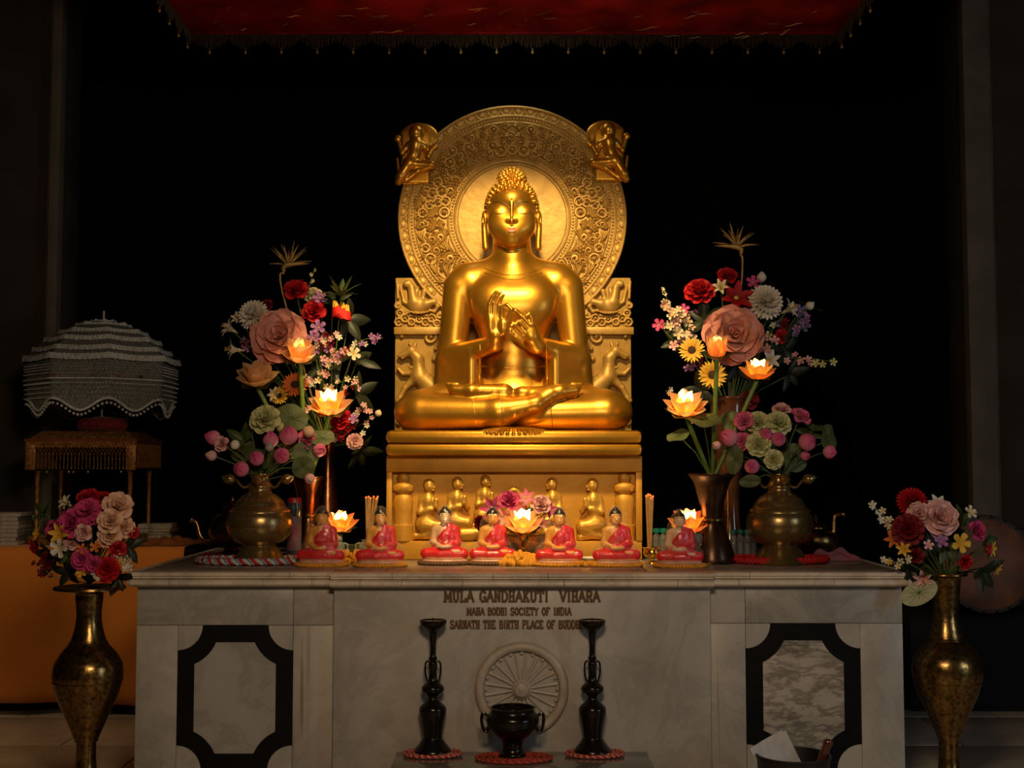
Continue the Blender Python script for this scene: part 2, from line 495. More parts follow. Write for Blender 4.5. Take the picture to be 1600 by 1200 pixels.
# ================================================================ ALTAR
AX0 = P(213, 1000, 0).x; AX1 = P(1411, 1000, 0).x; TOPZ = 1.05
MW = marble('altar_marble', (.47, .44, .385), (.20, .19, .18), 2.6, .55, .38)
MS = marble('altar_marble_stained', (.47, .435, .375), (.20, .19, .18), 2.6, .5, .4, (.17, .11, .045), .8, 3.1)
MG = marble('altar_marble_grey', (.40, .38, .345), (.16, .16, .16), 4., .7, .38, off=7.)
MV = marble('altar_marble_veined', (.52, .47, .39), (.12, .105, .09), 5.5, 1.5, .35, off=11., dist=.35, stretch=(.8, 1, 2.4), turn=.75)
MT = marble('altar_moulding_marble', (.70, .60, .48), (.25, .18, .12), 5., .6, .35, off=4.)  # lamplight along the altar's top edge is put into this paler colour
MTOP = marble('altar_top_marble', (.30, .25, .21), (.12, .10, .09), 5., .5, .22, off=2.)
KB = mat('black_marble', (.006, .006, .006), .55, spec=.15)
altar = thing('altar', 'long white marble altar with black inlaid side panels and carved inscription', 'altar', (0, 0, 0))
MB().box(((AX0 + AX1) / 2, .93, .50), (AX1 - AX0 - .03, 1.80, 1.0)).build('core', MG, altar)
for (xa, xb) in ((AX0 - .01, -.60), (-.597, .63), (.633, AX1 + .01)):      # stones of the altar top
    MB().box(((xa + xb) / 2, .90, TOPZ - .012), (xb - xa, 1.86, .024), .004).build('top_slab', MTOP, altar)


def wx(px): return P(px, 1000, 0).x
def wz(py): return P(800, py, 0).z


def slab(x0, x1, y0, y1, m, yf=0., th=.03, name='marble_slab'):
    g = .0012
    a, b_, c, d = wx(x0) + g, wx(x1) - g, wz(y1) + g, wz(y0) - g
    return MB().box(((a + b_) / 2, yf + th / 2, (c + d) / 2), (b_ - a, th, d - c), .0015).build(name, m, altar)


BOT = 1258                                  # where the altar meets the floor, below the picture
slab(213, 458, 913, 977, MG); slab(458, 524, 913, 977, MW)
slab(1107, 1165, 911, 974, MW); slab(1165, 1411, 911, 974, MG)
slab(213, 278, 977, 1380, MS); slab(458, 524, 977, 1380, MS)
slab(1107, 1165, 974, 1380, MS); slab(1344, 1411, 974, 1380, MW)
slab(523, 1108, 911, 1380, MW, -.045, .06)


def inlay(x0, x1, y0, y1, mc):
    a, b_, c, d = wx(x0) + .001, wx(x1) - .001, wz(y1), wz(y0) - .001
    u = K(0); r1, r2 = 38 * u, 64 * u; ins = 25.5 * u
    cs = [(a, d, -90, 0), (b_, d, -180, -90), (b_, c, 90, 180), (a, c, 0, 90)]
    cs = [(b_, d, 270, 180), (a, d, 360, 270), (a, c, 90, 0), (b_, c, 180, 90)]
    outer = []; inner = []
    th = math.degrees(math.asin(ins / r2))
    for (x, z, t0, t1) in cs:
        for i in range(13):
            t = RAD(t0 + (t1 - t0) * i / 12); outer.append((x + r1 * cos(t), z + r1 * sin(t)))
            s0, s1 = t0 - th, t1 + th
            t = RAD(s0 + (s1 - s0) * i / 12); inner.append((x + r2 * cos(t), z + r2 * sin(t)))
    MB().strip(outer, inner, .0, .03).build('inlay_band', KB, altar, smooth=False)
    cxm, czm = (a + b_) / 2, (c + d) / 2
    MB().prism([(cxm + (x - cxm) * .994, czm + (z - czm) * .996) for x, z in inner], -.001, .03).build('panel_stone', mc, altar, smooth=False)
    for (x, z, t0, t1) in cs:
        q = [(x, z)] + [(x + (r1 - .001) * cos(RAD(t0 + (t1 - t0) * i / 12)), z + (r1 - .001) * sin(RAD(t0 + (t1 - t0) * i / 12))) for i in range(13)]
        if t0 > t1: q = [q[0]] + q[:0:-1]
        MB().prism(q, -.001, .03).build('corner_stone', MW, altar, smooth=False)


inlay(278, 458, 977, 1204, MG); inlay(1165, 1344, 974, 1202, MV)
for (x0, x1) in ((278, 458), (1165, 1344)): slab(x0, x1, 1206, 1380, MW)


# moulding: two courses of stones with open joints
def course(prof, cuts, yoff):
    for xa, xb in zip(cuts, cuts[1:]):
        n = len(prof); v = [(xa + .0012, yoff(xa, xb) + y, z) for y, z in prof] + [(xb - .0012, yoff(xa, xb) + y, z) for y, z in prof]
        f = [tuple(range(n)), tuple(reversed(range(n, 2 * n)))] + [(i, (i + 1) % n, (i + 1) % n + n, i + n) for i in range(n)]
        MB().add(v, f).build('moulding_stone', MT, altar, ang=35)


def proj(xa, xb): return -.045 if wx(519) < (xa + xb) / 2 < wx(1112) else 0.


top_p = [(.06, TOPZ + .001), (-.045, TOPZ + .001), (-.052, TOPZ - .006), (-.052, TOPZ - .014), (-.040, TOPZ - .019), (-.040, TOPZ - .026), (-.030, TOPZ - .030), (.06, TOPZ - .030)]
bot_p = [(.06, TOPZ - .031)] + [(-.042 - .024 * sin(pi * i / 8), TOPZ - .031 - .016 * (1 - cos(pi * i / 8))) for i in range(9)] + [(-.02, TOPZ - .068), (.06, TOPZ - .068)]
course(top_p, [wx(q) for q in (209, 454, 519, 615, 771, 856, 1112, 1170, 1411)], proj)
course(bot_p, [wx(q) for q in (207, 268, 490, 519, 566, 630, 724, 880, 1055, 1112, 1152, 1300, 1413)], proj)
for sx, x in ((-1, AX0), (1, AX1)):           # returns along the altar's ends
    MB().box((x + sx * .02, .93, TOPZ - .016), (.07, 1.80, .03), .008).build('moulding_return', MT, altar)
    MB().box((x + sx * .025, .93, TOPZ - .05), (.08, 1.80, .034), .014).build('moulding_return', MT, altar)

# inscription: slab-serif strokes, each letter raised a little from the stone
LET = {
    'A': [((0, 0), (.5, 1)), ((.5, 1), (1, 0)), ((.2, .36), (.8, .36)), 's0', 's1'], 'B': [((.15, 0), (.15, 1)), ((.15, 1), (.75, .95)), ((.75, .95), (.8, .6)), ((.8, .6), (.2, .52)), ((.75, .5), (.92, .25)), ((.92, .25), (.8, .03)), ((.8, .03), (.15, 0))],
    'C': [((.9, .75), (.8, .95)), ((.8, .95), (.45, 1)), ((.45, 1), (.1, .75)), ((.1, .75), (.1, .25)), ((.1, .25), (.45, 0)), ((.45, 0), (.8, .05)), ((.8, .05), (.9, .25))],
    'D': [((.15, 0), (.15, 1)), ((.05, 1), (.6, 1)), ((.6, 1), (.92, .7)), ((.92, .7), (.92, .3)), ((.92, .3), (.6, 0)), ((.6, 0), (.05, 0))],
    'E': [((.2, 0), (.2, 1)), ((.05, 1), (.85, 1)), ((.05, 0), (.9, 0)), ((.2, .52), (.65, .52)), ((.85, 1), (.85, .82)), ((.9, 0), (.9, .2))],
    'F': [((.2, 0), (.2, 1)), ((.05, 1), (.88, 1)), ((.2, .5), (.65, .5)), ((.88, 1), (.88, .8)), ('t', .2, 0)],
    'G': [((.9, .78), (.75, .97)), ((.75, .97), (.4, 1)), ((.4, 1), (.1, .75)), ((.1, .75), (.1, .25)), ((.1, .25), (.4, 0)), ((.4, 0), (.88, .08)), ((.88, 0), (.88, .42)), ((.6, .42), (1, .42))],
    'H': [((.2, 0), (.2, 1)), ((.8, 0), (.8, 1)), ((.2, .5), (.8, .5)), ('t', .2, 0), ('t', .8, 0), ('t', .2, 1), ('t', .8, 1)],
    'I': [((.5, 0), (.5, 1)), ('t', .5, 0), ('t', .5, 1)], 'K': [((.2, 0), (.2, 1)), ((.25, .45), (.85, 1)), ((.4, .6), (.9, 0)), ('t', .2, 0), ('t', .2, 1), ('t', .85, 0), ('t', .8, 1)],
    'L': [((.25, 0), (.25, 1)), ((.05, 0), (.9, 0)), ((.9, 0), (.9, .28)), ('t', .25, 1)], 'M': [((.12, 0), (.12, 1)), ((.88, 0), (.88, 1)), ((.12, 1), (.5, .25)), ((.5, .25), (.88, 1)), ('t', .12, 0), ('t', .88, 0)],
    'N': [((.18, 0), (.18, 1)), ((.82, 0), (.82, 1)), ((.18, 1), (.82, 0)), ('t', .18, 0), ('t', .82, 1)], 'O': [((.45, 1), (.1, .72)), ((.1, .72), (.1, .28)), ((.1, .28), (.45, 0)), ((.45, 0), (.58, 0)), ((.58, 0), (.9, .28)), ((.9, .28), (.9, .72)), ((.9, .72), (.58, 1)), ((.58, 1), (.45, 1))],
    'P': [((.2, 0), (.2, 1)), ((.05, 1), (.7, 1)), ((.7, 1), (.9, .8)), ((.9, .8), (.85, .55)), ((.85, .55), (.2, .47)), ('t', .2, 0)],
    'R': [((.18, 0), (.18, 1)), ((.05, 1), (.7, 1)), ((.7, 1), (.88, .8)), ((.88, .8), (.75, .52)), ((.75, .52), (.18, .5)), ((.55, .5), (.88, 0)), ('t', .18, 0), ('t', .9, 0)],
    'S': [((.88, .8), (.7, 1)), ((.7, 1), (.3, 1)), ((.3, 1), (.1, .78)), ((.1, .78), (.3, .55)), ((.3, .55), (.72, .46)), ((.72, .46), (.9, .24)), ((.9, .24), (.7, 0)), ((.7, 0), (.28, 0)), ((.28, 0), (.1, .2))],
    'T': [((.5, 0), (.5, 1)), ((.05, 1), (.95, 1)), ((.05, 1), (.05, .78)), ((.95, 1), (.95, .78)), ('t', .5, 0)], 'U': [((.18, 1), (.18, .25)), ((.18, .25), (.4, 0)), ((.4, 0), (.62, 0)), ((.62, 0), (.84, .25)), ((.84, .25), (.84, 1)), ('t', .18, 1), ('t', .84, 1)],
    'V': [((.05, 1), (.5, 0)), ((.5, 0), (.95, 1)), ('t', .08, 1), ('t', .92, 1)], 'Y': [((.05, 1), (.5, .5)), ((.95, 1), (.5, .5)), ((.5, .5), (.5, 0)), ('t', .5, 0)]}
ink = mat('bronze_lettering', (.13, .06, .018), .6, .2, var=.08, vs=80)


def inscribe(text, x0, x1, ytop, ybot, th):
    u = K(-.05); z0 = P(800, ybot, -.05).z; h = P(800, ytop, -.05).z - z0
    wd = {' ': .75, 'I': .62, 'M': 1.2}; tot = sum(wd.get(c, 1) for c in text)
    px = (x1 - x0) / tot; cx = x0; words = MB(); n = 0
    for ch in text:
        w = wd.get(ch, 1) * px
        if ch != ' ':
            a = P(cx + w * .07, 1000, -.05).x; lw = w * .84 * u; st = LET[ch]
            segs = []
            for q in st:
                if q in ('s0', 's1'): x = 0 if q == 's0' else 1; segs.append((((x - .12), 0), ((x + .12), 0), .7))
                elif q[0] == 't': segs.append(((q[1] - .2, q[2]), (q[1] + .2, q[2]), .7))
                else: segs.append((q[0], q[1], 1.))
            lt = MB()
            for si, (p, q, tk) in enumerate(segs):
                ax, az, bx, bz = a + p[0] * lw, z0 + p[1] * h, a + q[0] * lw, z0 + q[1] * h
                L = math.hypot(bx - ax, bz - az) + th * .5; an = math.atan2(bz - az, bx - ax)
                lt.box((0, 0, 0), (L, .005, th * tk), 0, Matrix.Translation(((ax + bx) / 2, -.0462 - .00025 * si, (az + bz) / 2)) @ Matrix.Rotation(-an, 4, 'Y'))
            lt.build('letter', ink, altar, smooth=False)
        cx += w


inscribe('MULA GANDHAKUTI  VIHARA', 693, 938, 924, 940, .0105)
inscribe('MAHA BODHI SOCIETY OF INDIA', 729, 893, 950, 961, .0072)
inscribe('SARNATH THE BIRTH PLACE OF BUDDHISM', 703, 925, 970, 982, .0072)

# carved wheel
wheel_m = marble('wheel_marble', (.52, .45, .36), (.25, .2, .15), 8., .4, .45, off=9.)
wc = P(815, 1077, -.05); u = K(-.05)
MB().tube([(wc.x + 65 * u * cos(2 * pi * i / 64), -.052, wc.z + 65 * u * sin(2 * pi * i / 64)) for i in range(64)], 7.5 * u, 10, True).build('wheel_rim', wheel_m, altar)
wr = bpy.data.objects['wheel_rim']
MB().lathe([(16 * u, 0), (15 * u, .02), (11 * u, .03), (10 * u, .038), (0.0, .045)], 24, Matrix.Translation((wc.x, -.043, wc.z)) @ Matrix.Rotation(pi / 2, 4, 'X')).build('wheel_hub', wheel_m, wr)
sp = MB().tube([(12 * u, 0, 0), (56 * u, 0, 0)], [.0055, .0085], 8).mesh('wheel_spoke', wheel_m)
bd = MB().ball((0, 0, 0), .009, 8, 6).mesh('wheel_bead', wheel_m)
for i in range(20):
    a = 2 * pi * (i + .5) / 20
    link('wheel_spoke', sp, wr, (wc.x, -.05, wc.z), (0, -a, 0))
    a += pi / 20
    link('wheel_bead', bd, wr, (wc.x + 55 * u * cos(a), -.05, wc.z + 55 * u * sin(a)))
# ================================================================ GOLDEN STATUE
ST = 1 / 284.0                                # metres per statue unit
SX, SY, SZ = P(802, 674, 1.05)


def SW(V):
    """statue units, measured on the statue's middle plane, to metres from its base point; what stands nearer is smaller than it looks"""
    V = np.array(V, float); q = 1 - V[..., 1] / 2003.
    return np.stack([V[..., 0] * q * ST, -V[..., 1] * ST, ((V[..., 2] + 55) * q - 55) * ST], -1)


def sv(u, v, w): return tuple(SW((u, v, w)))


def mir(p):
    p = list(p)
    for i in (1, 2) if p[0] == 'c' else (1,): p[i] = p[i] * np.array((-1, 1, 1))
    if p[0] != 'c' and p[3] is not None:
        D = np.diag((-1., 1, 1)); p[3] = D @ p[3] @ D
    return tuple(p)


def h(x, y, v): return (x - 802, v, 674 - y)


statue = thing('seated_statue', 'large golden seated Buddha statue with carved round halo and throne back', 'statue', (SX, SY, SZ))
half = [
    cap((-62, -6, 236), (0, -6, 238), 27, 30, 18), ell((-80, -4, 230), (27, 25, 27), 14), cap((-30, -8, 258), (-68, -6, 244), 14, 20, 16),
    ell((-30, 28, 205), (34, 20, 30), 22),
    cap((-86, -2, 226), (-96, 6, 120), 24.5, 22, 5),
    cap((-95, 10, 116), (-30, 66, 138), 21, 13, 6),
    # robe sleeve that hangs from the forearm to the lap
    rbx((-83, 25, 98), (35, 15, 37), 9, 5, (0, 0, .66)), cap((-109, 4, 112), (-110, 2, 72), 14, 15, 8),
    # thigh and knee
    cap((-62, 5, 42), (-140, 40, 33), 44, 33, 14), ell((-150, 46, 30), (37, 36, 30), 12),
    ell((-43, -2, 335), (5, 9, 14), 3), cap((-43.5, 0, 324), (-41.5, 3, 290), 4.6, 5.2, 3), ell((-45, 8, 334), (2.4, 5, 9), 1.5, None, -1),
    # eye socket, lid, cheek, wing of the nose
    ell((-19.5, 52.5, 351), (13, 8, 8), 12, None, -1), ell((-19, 34.2, 349.0), (11, 6.6, 7.2), 6), ell((-21, 27, 328), (14, 12, 18), 16),
    ell((-5, 46.5, 332.5), (3.2, 3.6, 2.6), 3),
]
body = half + [mir(p) for p in half]
body = [
    ell((0, 0, 45), (92, 52, 52), 14), ell((0, 0, 110), (55, 42, 74), 16), ell((0, 2, 190), (66, 47, 66), 18),
    cap((0, -4, 240), (0, -6, 300), 33, 30, 14), cap((0, -5, 270), (0, -5, 271), 31.8, 31.8, 2), ell((0, 26, 32), (100, 44, 30), 12),
] + [
    ell((0, -2, 352), (39, 42, 43), 4), ell((0, 8, 342), (36.5, 38, 50), 8), ell((0, 9, 369), (33, 37, 27), 5), ell((0, 14, 318), (29, 27, 27), 12), ell((0, 34, 301), (12, 9, 9.5), 10),
    ell((0, 0, 398), (20, 21, 17), 5), ell((0, 39, 318), (14, 6.5, 10), 10),
] + body + [
    ell((0, 49, 331), (4, 3.4, 2.6), 2),
    cap((0, 45, 362), (0, 52.5, 337), 1.7, 2.6, 4), ell((0, 53, 333.5), (3.8, 4, 3.8), 3),
    # the legs: the viewer-right shin lies below, the viewer-left one crosses over it; each foot on the other thigh
    cap((146, 54, 30), (20, 60, 27), 29, 24, 6), ell((-14, 70, 62), (14, 12, 10), 6), cap((-14, 70, 63), (-66, 75, 64), 11, 10.5, 8),
    cap((-66, 75, 64), (-92, 72, 65), 10.5, 8, 6),
    cap((-146, 56, 30), (-22, 78, 30), 29, 24.5, 5), cap((-22, 78, 30), (36, 88, 43), 24.5, 13, 8), cap((34, 87, 43), (58, 80, 57), 13, 12, 6),
    ell((14, 72, 61), (14, 12, 10), 6), cap((30, 76, 59), (74, 77, 63), 11, 10.5, 8), cap((74, 77, 63), (96, 72, 65), 10.5, 8, 6),
]
for i in range(5):                            # toes of both feet
    body += [cap((92 + i * .6, 72 - i * .8, 74 - i * 3.9), (106.5 - i * 1.6, 69 - i, 74 - i * 4.3), 3.3 - .2 * i, 3.4 - .3 * i, 1)]
    body += [cap((-88 - i * .6, 72 - i * .8, 74 - i * 3.9), (-104 + i * 1.6, 69 - i, 74 - i * 4.3), 3.3 - .2 * i, 3.4 - .3 * i, 1)]
# right hand (at the viewer's left): palm to the front, ring of thumb and index finger
hv = 84
body += [cap(h(772, 536, 66), h(774, 522, hv - 6), 12.5, 11.5, 6), ell(h(774, 503, hv - 4), (13.5, 7, 20), 5), ell(h(786, 509, hv + 2), (6.5, 6, 14), 5), ell(h(766, 506, hv - 1), (6, 6, 17), 4)]
for pts in (((763.5, 494), (764.5, 473), (770, 461), (776, 453.5)), ((770.5, 494), (772, 472), (776.5, 461.5), (781.5, 455.5)), ((777.5, 494), (779, 474), (783, 464.5), (786.5, 459.5))):
    for j in range(3): body.append(cap(h(*pts[j], hv - 2 + j * 2.0), h(*pts[j + 1], hv + j * 2.0), 3.9 - j * .45, 3.5 - j * .45, 2.2 if j == 0 else 1))
for pts, r in ((((783, 493), (784.5, 478), (792, 474.5), (799, 481)), 4), (((785, 514), (792, 500), (796.5, 491), (799, 482)), 4.4)):
    for j in range(3): body.append(cap(h(*pts[j], hv + j * 3), h(*pts[j + 1], hv + 3 + j * 3), r - j * .5, r - .3 - j * .5, 2.2 if j == 0 else 1))
# left hand: back of the hand to the front, fingertips meeting the ring
body += [cap(h(840, 540, 68), h(832, 526, hv - 8), 13, 12, 6), ell(h(824, 514, hv - 5), (13, 8, 17), 5, (0, -.55, 0)), ell(h(829, 519, hv - 4), (12, 8, 15), 5)]
for pts, r in ((((828, 506), (815, 492), (806, 484), (800, 482)), 4.3), (((832, 506), (830, 494), (827, 489), (822.5, 492)), 3.9), (((822, 511), (813, 501.5), (808.5, 502), (805, 506)), 4.2),
               (((817, 519), (806, 508), (801.5, 504), (799, 508)), 4.2), (((814, 527), (803, 517), (798, 511), (797, 515)), 4.), (((816, 532), (806, 526), (800, 521), (797, 519)), 4.)):
    for j in range(3): body.append(cap(h(*pts[j], hv + 1 + j * 1.5), h(*pts[j + 1], hv + 3 + j * 1.5), r - j * .45, r - .3 - j * .45, 2 if j == 0 else 1))
HSH = lambda w: -2.5 * min(1, max(0, (w - 258) / 40))


def SWH(V):                                  # the head sits a little to the viewer's left of the body's axis
    V = np.array(V, float); V[..., 0] += -2.5 * np.clip((V[..., 2] - 258) / 40, 0, 1); return SW(V)


me = sculpt_mesh('body', body, rng(-192, 3, -110, 2, -54, 1, 55, 2, 110, 3, 194), rng(-58, 3, -20, 1.3, 108), rng(-4, 2.5, 130, 1.1, 226, 2.2, 282, .9, 420), GOLD, SWH)
link('body', me, statue)
from mathutils.bvhtree import BVHTree
_vs = [v.co[:] for v in me.vertices]
bvh = BVHTree.FromPolygons(_vs, [p.vertices[:] for p in me.polygons])


def on(u, w, out=.3):                        # the point of the statue's front skin at (u, w)
    a = Vector(SW((u + HSH(w), 220, w))); d = (Vector(SW((u + HSH(w), 0, w))) - a).normalized()
    q = bvh.ray_cast(a, d)[0]
    if q is None: return Vector(sv(u, 0, w))
    return q - d * (out * ST)


DARK = mat('brow_paint', (.16, .07, .015), .5, .3)
PINKLIP = mat('lip_paint', (.62, .21, .13), .35, var=.03)
for s in (-1, 1):
    bl = [(3.2, 353.5), (5, 356), (9, 359.3), (14, 361.9), (19, 363.4), (24, 363.6), (28, 362.2), (32, 359)]
    MB().tube([on(s * a, b_, .1) for a, b_ in bl], [ST * r for r in (.4, .6, .75, .8, .8, .75, .6, .3)], 6).build('eyebrow', DARK, statue)
    MB().tube([on(s * (19 + 10.5 * t), 345.2 - 1.4 * (1 - t * t) + 2.2 * abs(t) ** 3, .1) for t in np.linspace(-1, 1, 11)], [ST * (.3 + .55 * (1 - t * t)) for t in np.linspace(-1, 1, 11)], 6).build('eyelid_line', DARK, statue)
L0 = -on(0, 319, 0).y / ST
lip = [cap((-11, L0 - 4.0, 319.2), (-3, L0 - .5, 320.4), .9, 1.9, 1.5), cap((11, L0 - 4.0, 319.2), (3, L0 - .5, 320.4), .9, 1.9, 1.5), cap((-3, L0 - .5, 320.4), (3, L0 - .5, 320.4), 1.9, 1.9, 1),
       cap((-9, L0 - 3, 317.8), (-3, L0, 316.2), .9, 2.3, 1), cap((9, L0 - 3, 317.8), (3, L0, 316.2), .9, 2.3, 1), cap((-3, L0, 316.2), (3, L0, 316.2), 2.4, 2.4, .8), cap((-10, L0 + 1, 318.6), (10, L0 + 1, 318.6), .5, .5, .8)[:6] + (-1,)]
link('lips', sculpt_mesh('lips', lip, np.arange(-13, 13, .5), np.arange(L0 - 8, L0 + 6, .5), np.arange(309, 327, .5), PINKLIP, SWH), statue)
q = on(0, 367, 0)
MB().ball(q, (ST * 1.5, ST * .8, ST * 2.2)).build('forehead_mark', DARK, statue)

# hair: rows of snail curls over the crown and the topknot
cu = MB(); cuf = MB()
for (c, r, n) in (((0, -2, 352), (40.2, 42.2, 43.2), 470), ((0, 0, 398), (20.4, 21.4, 17.4), 130)):
    for i in range(n):
        z = 1 - 2 * (i + .5) / n; a = i * pi * (3 - 5 ** .5); q = (1 - z * z) ** .5
        p = (c[0] + r[0] * q * cos(a), c[1] + r[1] * q * sin(a), c[2] + r[2] * z)
        lim = 378 - 8 * (p[0] / 34) ** 2 - max(0, 24 - p[1]) * 1.25
        if p[2] < max(lim, 322) or (r[0] < 30 and z < -.1): continue
        if r[0] > 30 and (p[0] / 20) ** 2 + ((p[1]) / 20) ** 2 < 1: continue
        o_ = Vector(sv(c[0] + HSH(p[2]), c[1], c[2])); d_ = (Vector(sv(p[0] + HSH(p[2]), p[1], p[2])) - o_).normalized()
        q_ = bvh.ray_cast(o_ + d_ * 100 * ST, -d_)[0]
        if q_ is None or (abs(q_.x) > 41.5 * ST and q_.z < 350 * ST): continue
        cu.ball(q_, ST * 4.2, 8, 5)
        cu.ball(q_ + d_ * ST * 3.2, ST * 1.9, 6, 4)
tag(cu.build('hair_curls', GOLD, statue, ang=180), kind='stuff')

# robe hems
for pts in ([(-52.5, 136), (-52, 128), (-52.5, 116), (-53, 100), (-53, 84), (-52.5, 70)],):
    for s in (-1, 1): MB().tube([on(s * a, b_, .2) for a, b_ in pts], ST * 1.2, 6).build('robe_hem', GOLD, statue)
MB().tube([on(u, 99 + 3.5 * (u / 52) ** 2, .2) for u in np.linspace(-50, 50, 15)], ST * 1.1, 6).build('robe_hem', GOLD, statue)
for u0, w0, w1 in ((-60, 4, 56), (-17, 8, 56), (60, 4, 56)):
    MB().tube([on(u0 + 1.2 * sin(t / 8), t, .1) for t in np.linspace(w0, w1, 16)], ST * .8, 5).build('robe_hem', GOLD, statue)
for dw in (0, 7):
    MB().tube([on(r, 262 - dw - 16 * cos(r / 36), .1) for r in np.linspace(-46, 46, 19)], ST * .7, 5).build('robe_hem', GOLD, statue)
# fan of the robe's edge spread on the cushion
fan = MB()
fan.ball(sv(0, 92, 2), (48 * ST, 16 * ST, 4 * ST), 24, 8)
for i in range(17):
    a = pi * (i + .5) / 17; fan.tube([sv(14 * cos(a), 98, 6), sv(32 * cos(a), 102 + 6 * sin(a), 4), sv(48 * cos(a), 102 + 12 * sin(a), 0)], [ST, ST * 1.6, ST * 2.2], 6)
    fan.ball(sv(51 * cos(a), 102 + 13 * sin(a), -1 - 2 * sin(a)), ST * 3.4, 7, 5)
tag(fan.build('robe_fan', GOLD, statue), kind='stuff')

# cushion slab
MB().box(sv(1, 14, -11), (379 * ST, 196 * ST, 20 * ST), .026).build('cushion_slab', GOLD, statue)
CB = (P(803.5, 712, .75).z + .001 - SZ) / ST
MB().box(sv(1, 14, (CB - 21) / 2), (379 * ST, 196 * ST, (-21 - CB) * ST), .022).build('cushion_slab', GOLD, statue)

# ---- halo and throne back
HY = 1.40; hk = K(HY) * 1.0
HC = P(800.5, 341, HY)


def hl(dx, dz, dy=0.):                      # halo pixels about the halo's centre, in the statue's frame
    return (HC.x - SX + dx * hk, HY - SY - dy, HC.z - SZ - 0 + dz * hk)


def hp(px, py, dy=0.):
    q = P(px, py, HY - dy); return (q.x - SX, q.y - SY, q.z - SZ)


n = 96
disc = MB().prism([(hl(180 * cos(2 * pi * i / n), 0)[0], hl(0, 180 * sin(2 * pi * i / n))[2]) for i in range(n)], HY - SY, HY - SY + .15)
halo = disc.build('halo', GOLD_WALL, statue)
p0, p1 = hp(617, 433), (hp(988, 720)[0], 0, CB * ST)
MB().box(((p0[0] + p1[0]) / 2, HY - SY + .095, (p0[2] + p1[2]) / 2), (p1[0] - p0[0], .15, p0[2] - p1[2]), .008).build('throne_back', GOLD_WALL, statue)
throne = bpy.data.objects['throne_back']
for x0, x1 in ((617, 700), (900, 989)):
    a, b_ = hp(x0, 511), hp(x1, 523)
    MB().box(((a[0] + b_[0]) / 2, HY - SY + .01, (a[2] + b_[2]) / 2), (b_[0] - a[0] + .01, .05, a[2] - b_[2]), .006).build('cross_bar', GOLD_WALL, throne)


def ring(r, rad, dy, name, m=GOLD_WALL):
    return MB().tube([hl(r * cos(2 * pi * i / 96), r * sin(2 * pi * i / 96), dy) for i in range(96)], rad * hk, 8, True).build(name, m, halo)


for r, rad in ((178.5, 2.2), (164, 1.8), (153.5, 2.0), (101.5, 2.0), (91, 2.2), (86, 1.0)): ring(r, rad, .004, 'halo_ring')
for r, nb, br in ((158.8, 190, 2.2), (96.3, 124, 2.1)):
    q = MB()
    for i in range(nb):
        a = 2 * pi * i / nb; q.ball(hl(r * cos(a), r * sin(a), .003), br * hk, 6, 4)
    tag(q.build('bead_row', GOLD_WALL, halo), kind='stuff')
scp = MB().tube([(9.2 * hk * cos(t), 0, -9.2 * hk * sin(t)) for t in np.linspace(0, pi, 9)], 1.1 * hk, 5).ball((0, .006, 0), (8 * hk, .010, 7 * hk), 10, 6).mesh('scallop', GOLD_WALL)
for i in range(56):
    a = 2 * pi * (i + .5) / 56
    if -2.35 < (a if a < pi else a - 2 * pi) < -.79: continue
    link('scallop', scp, halo, hl(174 * cos(a), 174 * sin(a), .002), (0, -(a - pi / 2), 0))
# carving motifs, each cut as its own piece
mz = []
q = MB().tube([(7.5 * hk * cos(t), 0, 7.5 * hk * sin(t)) for t in np.linspace(0, 2 * pi, 17)[:-1]], 2.2 * hk, 6, True).ball((0, -.004, 0), (3.4 * hk, 3.4 * hk, 3.4 * hk), 8, 6)
mz.append(('rosette', q.mesh('rosette', GOLD_WALL)))
q = MB().tube([((1.5 + t * 1.35) * hk * cos(t * 1.9), -.004 * (1 - t / 6), (1.5 + t * 1.35) * hk * sin(t * 1.9)) for t in np.linspace(0, 6, 34)], [hk * x for x in np.linspace(2.6, 1.5, 34)], 6)
mz.append(('scroll', q.mesh('scroll', GOLD_WALL)))
q = MB()
for i in range(7):
    a = pi / 2 + (i - 3) * .33
    q.tube([(0, 0, 0), (7 * hk * cos(a), -.006, 7 * hk * sin(a)), (13 * hk * cos(a), -.002, 13 * hk * sin(a))], [hk * .8, hk * 2, hk * 1.3], 5)
q.ball((0, -.004, 0), hk * 3, 8, 5)
mz.append(('shell_leaf', q.mesh('shell_leaf', GOLD_WALL)))
q = MB()
for i in range(4):
    q.tube([((-10 + 20 * t) * hk, -.006 * sin(pi * t), (4 * sin(2.6 * t + i * .5) + i * 3 - 4) * hk) for t in np.linspace(0, 1, 8)], [hk * x for x in (.6, 1.4, 1.7, 1.7, 1.6, 1.4, 1.1, .5)], 5)
mz.append(('acanthus_leaf', q.mesh('acanthus_leaf', GOLD_WALL)))
cluster = MB()
for i in range(6):
    a = i * pi / 3; cluster.ball((4.6 * hk * cos(a), -.002, 4.6 * hk * sin(a)), hk * 2.5, 7, 5)
cluster.ball((0, -.004, 0), hk * 2.6, 7, 5)
mz.append(('berry_cluster', cluster.mesh('berry_cluster', GOLD_WALL)))
rnd = random.Random(3)
